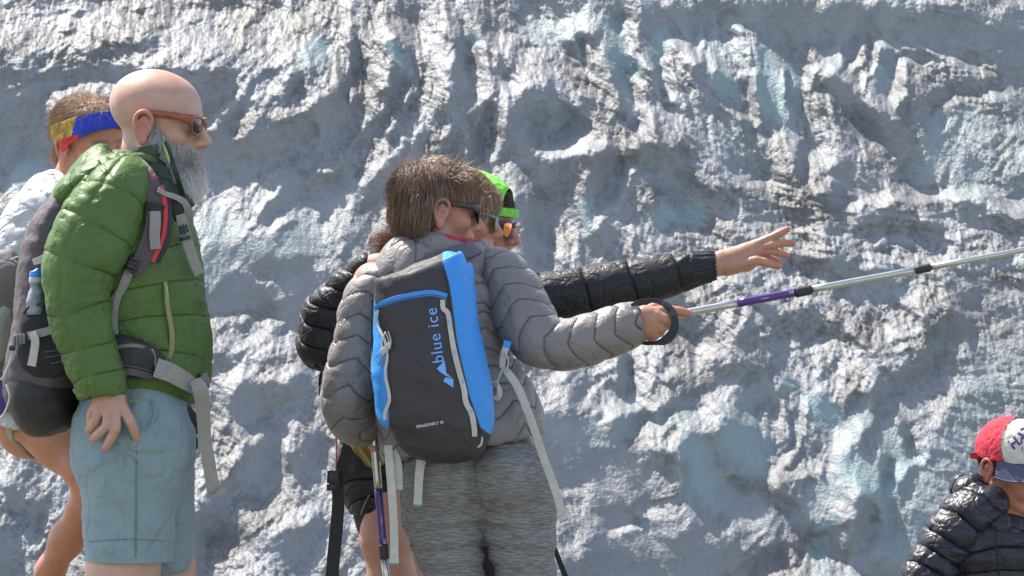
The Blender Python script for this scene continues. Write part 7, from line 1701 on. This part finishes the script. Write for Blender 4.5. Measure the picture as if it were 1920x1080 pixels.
    crown = shell_patch('cap', H, base, 0.009, keep, [MT['cap_red'], MT['cap_white']], t, h=0.0018, pick=pick, thick=0.002, relief=0.0016)
    bw = lambda q: H.local(lambda z: base(z) - 0.0095)(q)
    ang = np.linspace(0, math.pi, 40)
    sp = []
    for a in ang:      # seam between red and white panels
        d = np.array([math.cos(a), 0.0, math.sin(a)]); tt = np.linspace(0.02, 0.14, 60); q_ = np.array([0, 0, 0.04]) + d[None] * tt[:, None]; q_[:, 1] = ysm(q_[:, 2]); v = base(q_) - 0.0105
        i_ = int(np.argmin(np.abs(v))); sp.append(q_[i_])
    for dx in (0.0012, 0.0052): cord('panel_stitch', list(H.w(np.array(sp) + (0, dx, 0))), 0.0007, MT['brown_cloth'], crown, n=80, nr=6)
    top = H.w((0, 0.0, 0.152)); V, Q = surface(lambda q: np.sqrt((((q - top) @ H.R / np.array([1, 1, 0.5])) ** 2).sum(-1)) - 0.0095, top - 0.015, top + 0.015, 0.0015); link_mesh('cap_button', V, Q, MT['cap_navy'], crown)
    # peak
    n1, n2 = 50, 22; VV = np.zeros((n1, n2, 3)); g0 = []
    for i, a in enumerate(np.linspace(-1.22, 1.22, n1)):
        d = np.array([math.sin(a), math.cos(a), 0]); z0 = 0.040; o_ = np.array([0, 0.0, z0]); tt = np.linspace(0.02, 0.16, 80); v = base(o_ + d[None] * tt[:, None]) - 0.008; r = np.interp(0, v, tt)
        q0 = o_ + d * r; L = 0.070 * max(0.0, math.cos(a / 1.22 * math.pi / 2)) ** 0.6
        for j, u in enumerate(np.linspace(0, 1, n2)):
            q1 = q0 + np.array([0.10 * math.sin(a), 1.0, 0]) * L * u; q1[2] = z0 + 0.002 - 0.020 * u - 4.2 * q1[0] ** 2 * (0.5 + 0.5 * u) + 4.2 * q0[0] ** 2 * (1 - u) * 0.5
            VV[i, j] = q1
    Q = grid_faces(n1, n2, close=False); A = VV.reshape(-1, 3); off = n1 * n2; B = A - (0, 0, 0.0035)
    e = [np.arange(n1) * n2, np.arange(n1) * n2 + n2 - 1, np.arange(n2), np.arange(n2) + (n1 - 1) * n2]
    rim = [np.stack([x[:-1], x[1:], x[1:] + off, x[:-1] + off], -1) for x in e]
    link_mesh('cap_peak', H.w(np.concatenate([A, B])), np.concatenate([Q, Q[:, ::-1] + off] + rim), MT['cap_navy'], crown)
    ribbon('back_strap', [(1842, 855, 0.0, 12), (1831, 854.5, 0.0, 12), (1819, 854.5, 0.005, 12)], YK, MT['cap_red'], crown, n=8, thick=0.003)
    bv = bvh_of(crown)
    lettering('lettering', 'HA', 0.034, 1909, 826, 38, bv, YK, MT['print_purple'], crown, off=0.001, sx=1.0, bold=0.0012)
    lettering('lettering', 'Z', 0.034, 1924, 812, 14, bv, YK, MT['print_purple'], crown, off=0.001, bold=0.0012)
    lettering('year_lettering', '1', 0.015, 1917, 842, 4, bv, YK, MT['print_red'], crown, off=0.001, bold=0.0008)
    return t
build_boy()
